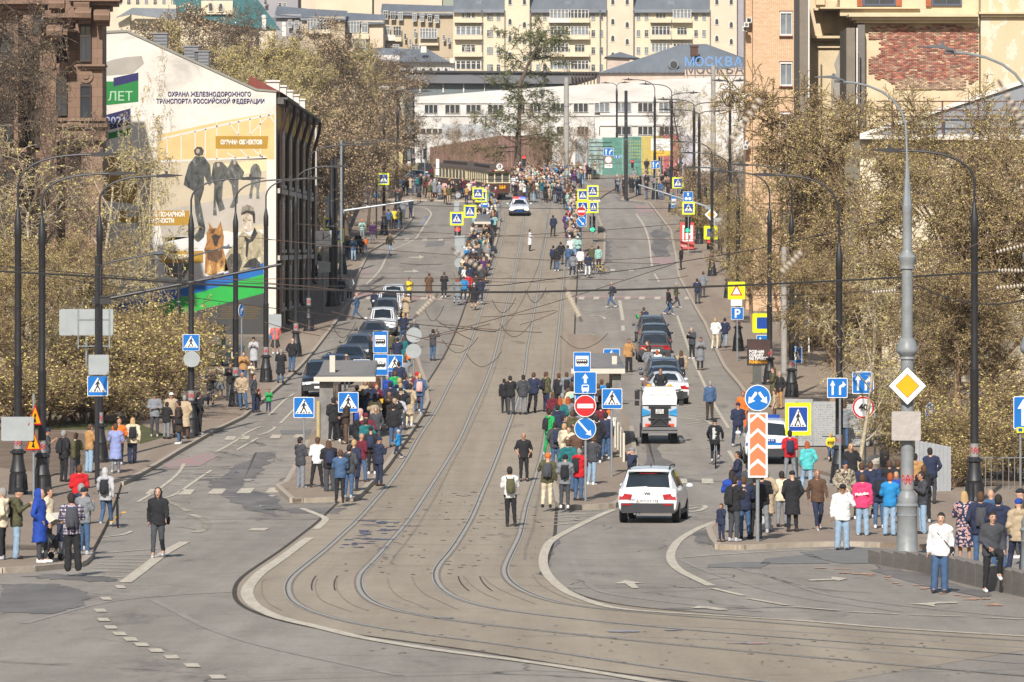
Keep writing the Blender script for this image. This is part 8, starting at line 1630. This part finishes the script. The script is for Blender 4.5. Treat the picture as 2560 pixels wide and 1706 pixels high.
q=G(1789,1164);person(1789,1164,'a','ride','hbk','sbk','kbk','Bbk Tadidas','riding the blue bicycle',pos=V((q.x,q.y+.2,q.z+.02)))
def shrink(me,r):
 o=bpy.data.objects.new('t',me);m=o.modifiers.new('d','DECIMATE');m.ratio=r;k=evalm(o)
 n=len(k.vertices);a=np.empty(n*3);k.vertices.foreach_get('co',a);fs=[tuple(p.vertices)for p in k.polygons];return a.reshape(-1,3),fs
LC={};cv=[];cf=[];cmi=[];cms=[];nb=0
for pz,pos,fz,top,bot,hair,sc in LOW:
 T=POSE[pz];ps=[('body',M_SKIN[len(cf)%3]),({'c':'coat','t':'tee'}.get(top[0],'jacket'),cm(top[1:])),({'s':'slim','w':'wide','k':'skirt'}[bot[0]],cm(bot[1:])),('shoes',cm('bk'))]
 if hair[0]!='b':ps.append(({'s':'Hshort','l':'Hlong','k':'Hcap','n':'Hbeanie','o':'Hhood'}[hair[0]],mat('hair_'+HC[hair[1]][0],HC[hair[1]][1],.8,var=.2,scale=30)if hair[0]in 'sl' else cm(hair[1:])))
 ca,sa=math.cos(R(fz))*sc,math.sin(R(fz))*sc
 for key,m in ps:
  kk=key if key[0]=='H' else(pz,key)
  if kk not in LC:LC[kk]=shrink(HAIR[key]if key[0]=='H' else T[key],.16 if key=='body' else.2)
  a,fs=LC[kk];a=a+(np.array(T['off'])if key[0]=='H' else 0);b=np.stack([a[:,0]*ca-a[:,1]*sa+pos[0],a[:,0]*sa+a[:,1]*ca+pos[1],a[:,2]*sc+pos[2]],1)
  if m not in cms:cms.append(m)
  cv.append(b);cf+=[tuple(i+nb for i in f)for f in fs];cmi+=[cms.index(m)]*len(fs);nb+=len(b)
me=bpy.data.meshes.new('crowd');me.from_pydata(np.concatenate(cv).tolist(),[],cf)
for m in cms:me.materials.append(m)
me.polygons.foreach_set('material_index',cmi);me.polygons.foreach_set('use_smooth',[True]*len(cf));tag(ob('crowd',me),'dense far crowd of onlookers round the tram and the upper crossroads',None,None,'stuff')
from collections import defaultdict
gp=defaultdict(list)
for o,lab,place,x in PPL:gp[(lab,place)].append((x,o))
for(lab,place),L in gp.items():
 L.sort(key=lambda t:t[0]);o_=L[0][1]
 for i,(x,o)in enumerate(L):
  if o['category']=='person':o['group']='people '+place
  o['label']=(lab+place if len(L)==1 else lab+('left one ' if i==0 else 'right one ' if i==len(L)-1 else 'middle one ')+place).replace('  ',' ')
M_WIRE=mat('dark_cable',(50,48,48),.8,var=0);M_COP=mat('trolley_wire',(92,84,80),.6,.3,var=0);M_RUSTW=mat('rusty_span_wire',(96,76,66),.9,var=.2,scale=3);M_INS=mat('ceramic_insulator',(206,194,176),.5,var=.12,scale=10)
def wire(pts,D,r,m,label,name='overhead_wire',sag=0,group='overhead wires',cat='wire'):
 if len(pts)==2 and sag:(x0,y0),(x1,y1)=pts;pts=[(x0+(x1-x0)*t/10,y0+(y1-y0)*t/10+sag*4*t/10*(1-t/10))for t in range(11)]
 Ds=D if hasattr(D,'__len__')else(D,D);n=len(pts)-1;P=[W(x,y,Ds[0]+(Ds[1]-Ds[0])*i/n)for i,(x,y)in enumerate(pts)];mb=MB();mb.tube([p-P[0]for p in P],r,5);o=mb.build(name,m,None,loc=P[0]);return tag(o,label,cat,group)
wire([(-60,676),(200,690),(420,706),(700,722),(1000,731),(1300,731),(1600,724),(1900,712),(2150,700),(2420,684),(2640,672)],150,.032,M_WIRE,'thick black cable sagging across the whole view above the middle of the street')
wire([(-60,662),(400,700),(800,716),(1250,714),(1600,672),(1900,622),(2230,548)],156,.014,M_WIRE,'thin greenish cable rising to the ornate pole at the right')
for i,(p,D,sg,r,lab)in enumerate((([(220,660),(1290,760)],150,6,.01,'thin wire from the second lamp post toward the middle of the street'),([(110,690),(1240,830)],150,10,.012,'thin wire from the second lamp post dropping to the switch fittings'),([(500,700),(1560,700)],190,-4,.012,'thin span wire over the middle crossing'),([(1040,850),(1700,655)],160,8,.01,'thin wire slanting up to the right over the right lane'),
  ([(590,590),(1650,660)],210,12,.014,'span wire between the fifth lamp post and the right tree line'),([(665,600),(1700,560)],240,14,.014,'span wire over the far platforms'),([(740,560),(1760,600)],270,10,.014,'span wire at the height of the far crossing signs'),([(770,500),(1735,520)],300,10,.016,'span wire under the far police sedan'),
  ([(830,475),(1735,470)],330,10,.018,'span wire across the vintage tram front'),([(855,440),(1700,440)],360,9,.02,'span wire behind the tram roof'),([(960,420),(1680,400)],400,9,.02,'highest span wire at the crossroads'),([(2290,712),(2700,690)],130,60,.02,'sagging cable right of the grey ornate pole'),([(2295,690),(2560,560)],130,-8,.012,'thin wire from the grey ornate pole to the right edge'),([(2255,720),(1880,738)],150,6,.01,'thin wire left of the grey ornate pole collar'))):
 wire(p,D,r,M_WIRE if i%2 else M_RUSTW,lab,sag=sg)
for i,P in enumerate(RP):
 if i in(1,3):continue
 Q=[((a+b)/2)for a,b in between(RP[i],RP[i+1],60)];Q=[q for q in Q if 115<q.y<430];mb=MB();o0=Vector((Q[0].x,Q[0].y,gz(Q[0].y)+5.8));mb.tube([Vector((q.x,q.y,gz(q.y)+5.8))-o0 for q in Q],.012,4);tag(mb.build('contact_wire',M_COP,None,loc=o0),'contact wire hung over the %s tram track'%('left' if i==0 else 'right'),'wire','tram contact wires')
RW=[((1098,810),(1355,832),140),((1010,835),(1160,866),140),((720,800),(850,832),150),((660,805),(800,840),150),((1205,793),(1390,776),160),((1300,812),(1395,778),150),((1060,845),(1225,810),145),((830,780),(1000,815),170),((1130,700),(1390,705),200),((1660,640),(1480,650),200),((1620,700),(1720,690),180),((1110,660),(1000,658),220),((960,540),(1060,590),300),((1180,850),(1090,800),140)]
for i,(a,b,D)in enumerate(RW):wire([a,b],D,.012,M_RUSTW,'short rusty span wire over the street, %s from the left'%ORD[sorted(q[0][0]for q in RW).index(a[0])],sag=3,group='short rusty span wires')
def insul(a,b,D,n,r,label):
 if 'blurred' in label:D*=.45;r*=.42
 A,B=W(a[0],a[1],D),W(b[0],b[1],D);o=empty('strain_insulator',A,0,label,'insulator','strain insulators');mb=MB();mb.tube([Vector(),B-A],r*.35,6);mb.build('rod',M_RUSTW,o);mb=MB()
 d=B-A;q=d.to_track_quat('Z','Y').to_matrix().to_4x4()
 for i in range(n):
  k=MB();t=.18+.64*i/max(1,n-1);k.lathe([(r*.4,-r*.55),(r,-r*.2),(r,r*.2),(r*.4,r*.55)],8,(0,0,0));c=k.build('disc',M_INS,o);c.matrix_local=Matrix.Translation(d*t)@q
insul((1412,720),(1455,805),84,9,.05,'blurred close insulator string hanging above the right track');insul((1915,228),(1815,372),74,7,.06,'blurred close insulator string before the brick block');insul((2012,622),(1945,690),74,6,.05,'blurred close insulator string before the budding trees');insul((2495,200),(2570,330),70,6,.055,'blurred close insulator string at the upper right')
insul((1128,620),(1215,682),80,6,.045,'blurred close insulator string before the far left platform');insul((1095,735),(1035,795),84,7,.045,'blurred close insulator string over the left queue of cars');insul((2168,733),(2252,725),133,9,.045,'white ribbed insulator left of the grey ornate pole');insul((2475,635),(2580,608),128,9,.05,'white ribbed insulator at the right edge, upper one');insul((2480,676),(2580,678),128,9,.05,'white ribbed insulator at the right edge, middle one');insul((2475,722),(2580,712),128,9,.05,'white ribbed insulator at the right edge, lower one')
for k,(x,y,w_)in enumerate(((1085,790,25),(1150,870,45),(1210,905,45),(1260,770,30),(1290,830,40),(860,832,30),(1340,745,26),(1460,860,60))):wire(cr([(x-w_,y-20),(x-w_*.5,y+6),(x,y+12),(x+w_*.6,y-4),(x+w_,y-26)],4),150,.009,M_WIRE,'slack jumper loop hanging above the street, %s from the left'%ORD[(1,3,4,5,6,0,7,8)[k]if k!=5 else 0],group='jumper loops')
bpy.data.scenes.remove(_ts)
hm=bpy.data.materials.new('haze');hm.use_nodes=True;hn=hm.node_tree;hn.nodes.clear();ho=hn.nodes.new('ShaderNodeOutputMaterial');hv=hn.nodes.new('ShaderNodeVolumePrincipled')
hv.inputs['Color'].default_value=(.86,.9,.96,1);hv.inputs['Density'].default_value=.0001;hv.inputs['Anisotropy'].default_value=.3;hn.links.new(hv.outputs[0],ho.inputs['Volume'])
tag(MB().box(-1000,1000,-70,3100,10.3,78).build('haze',hm),kind='stuff')
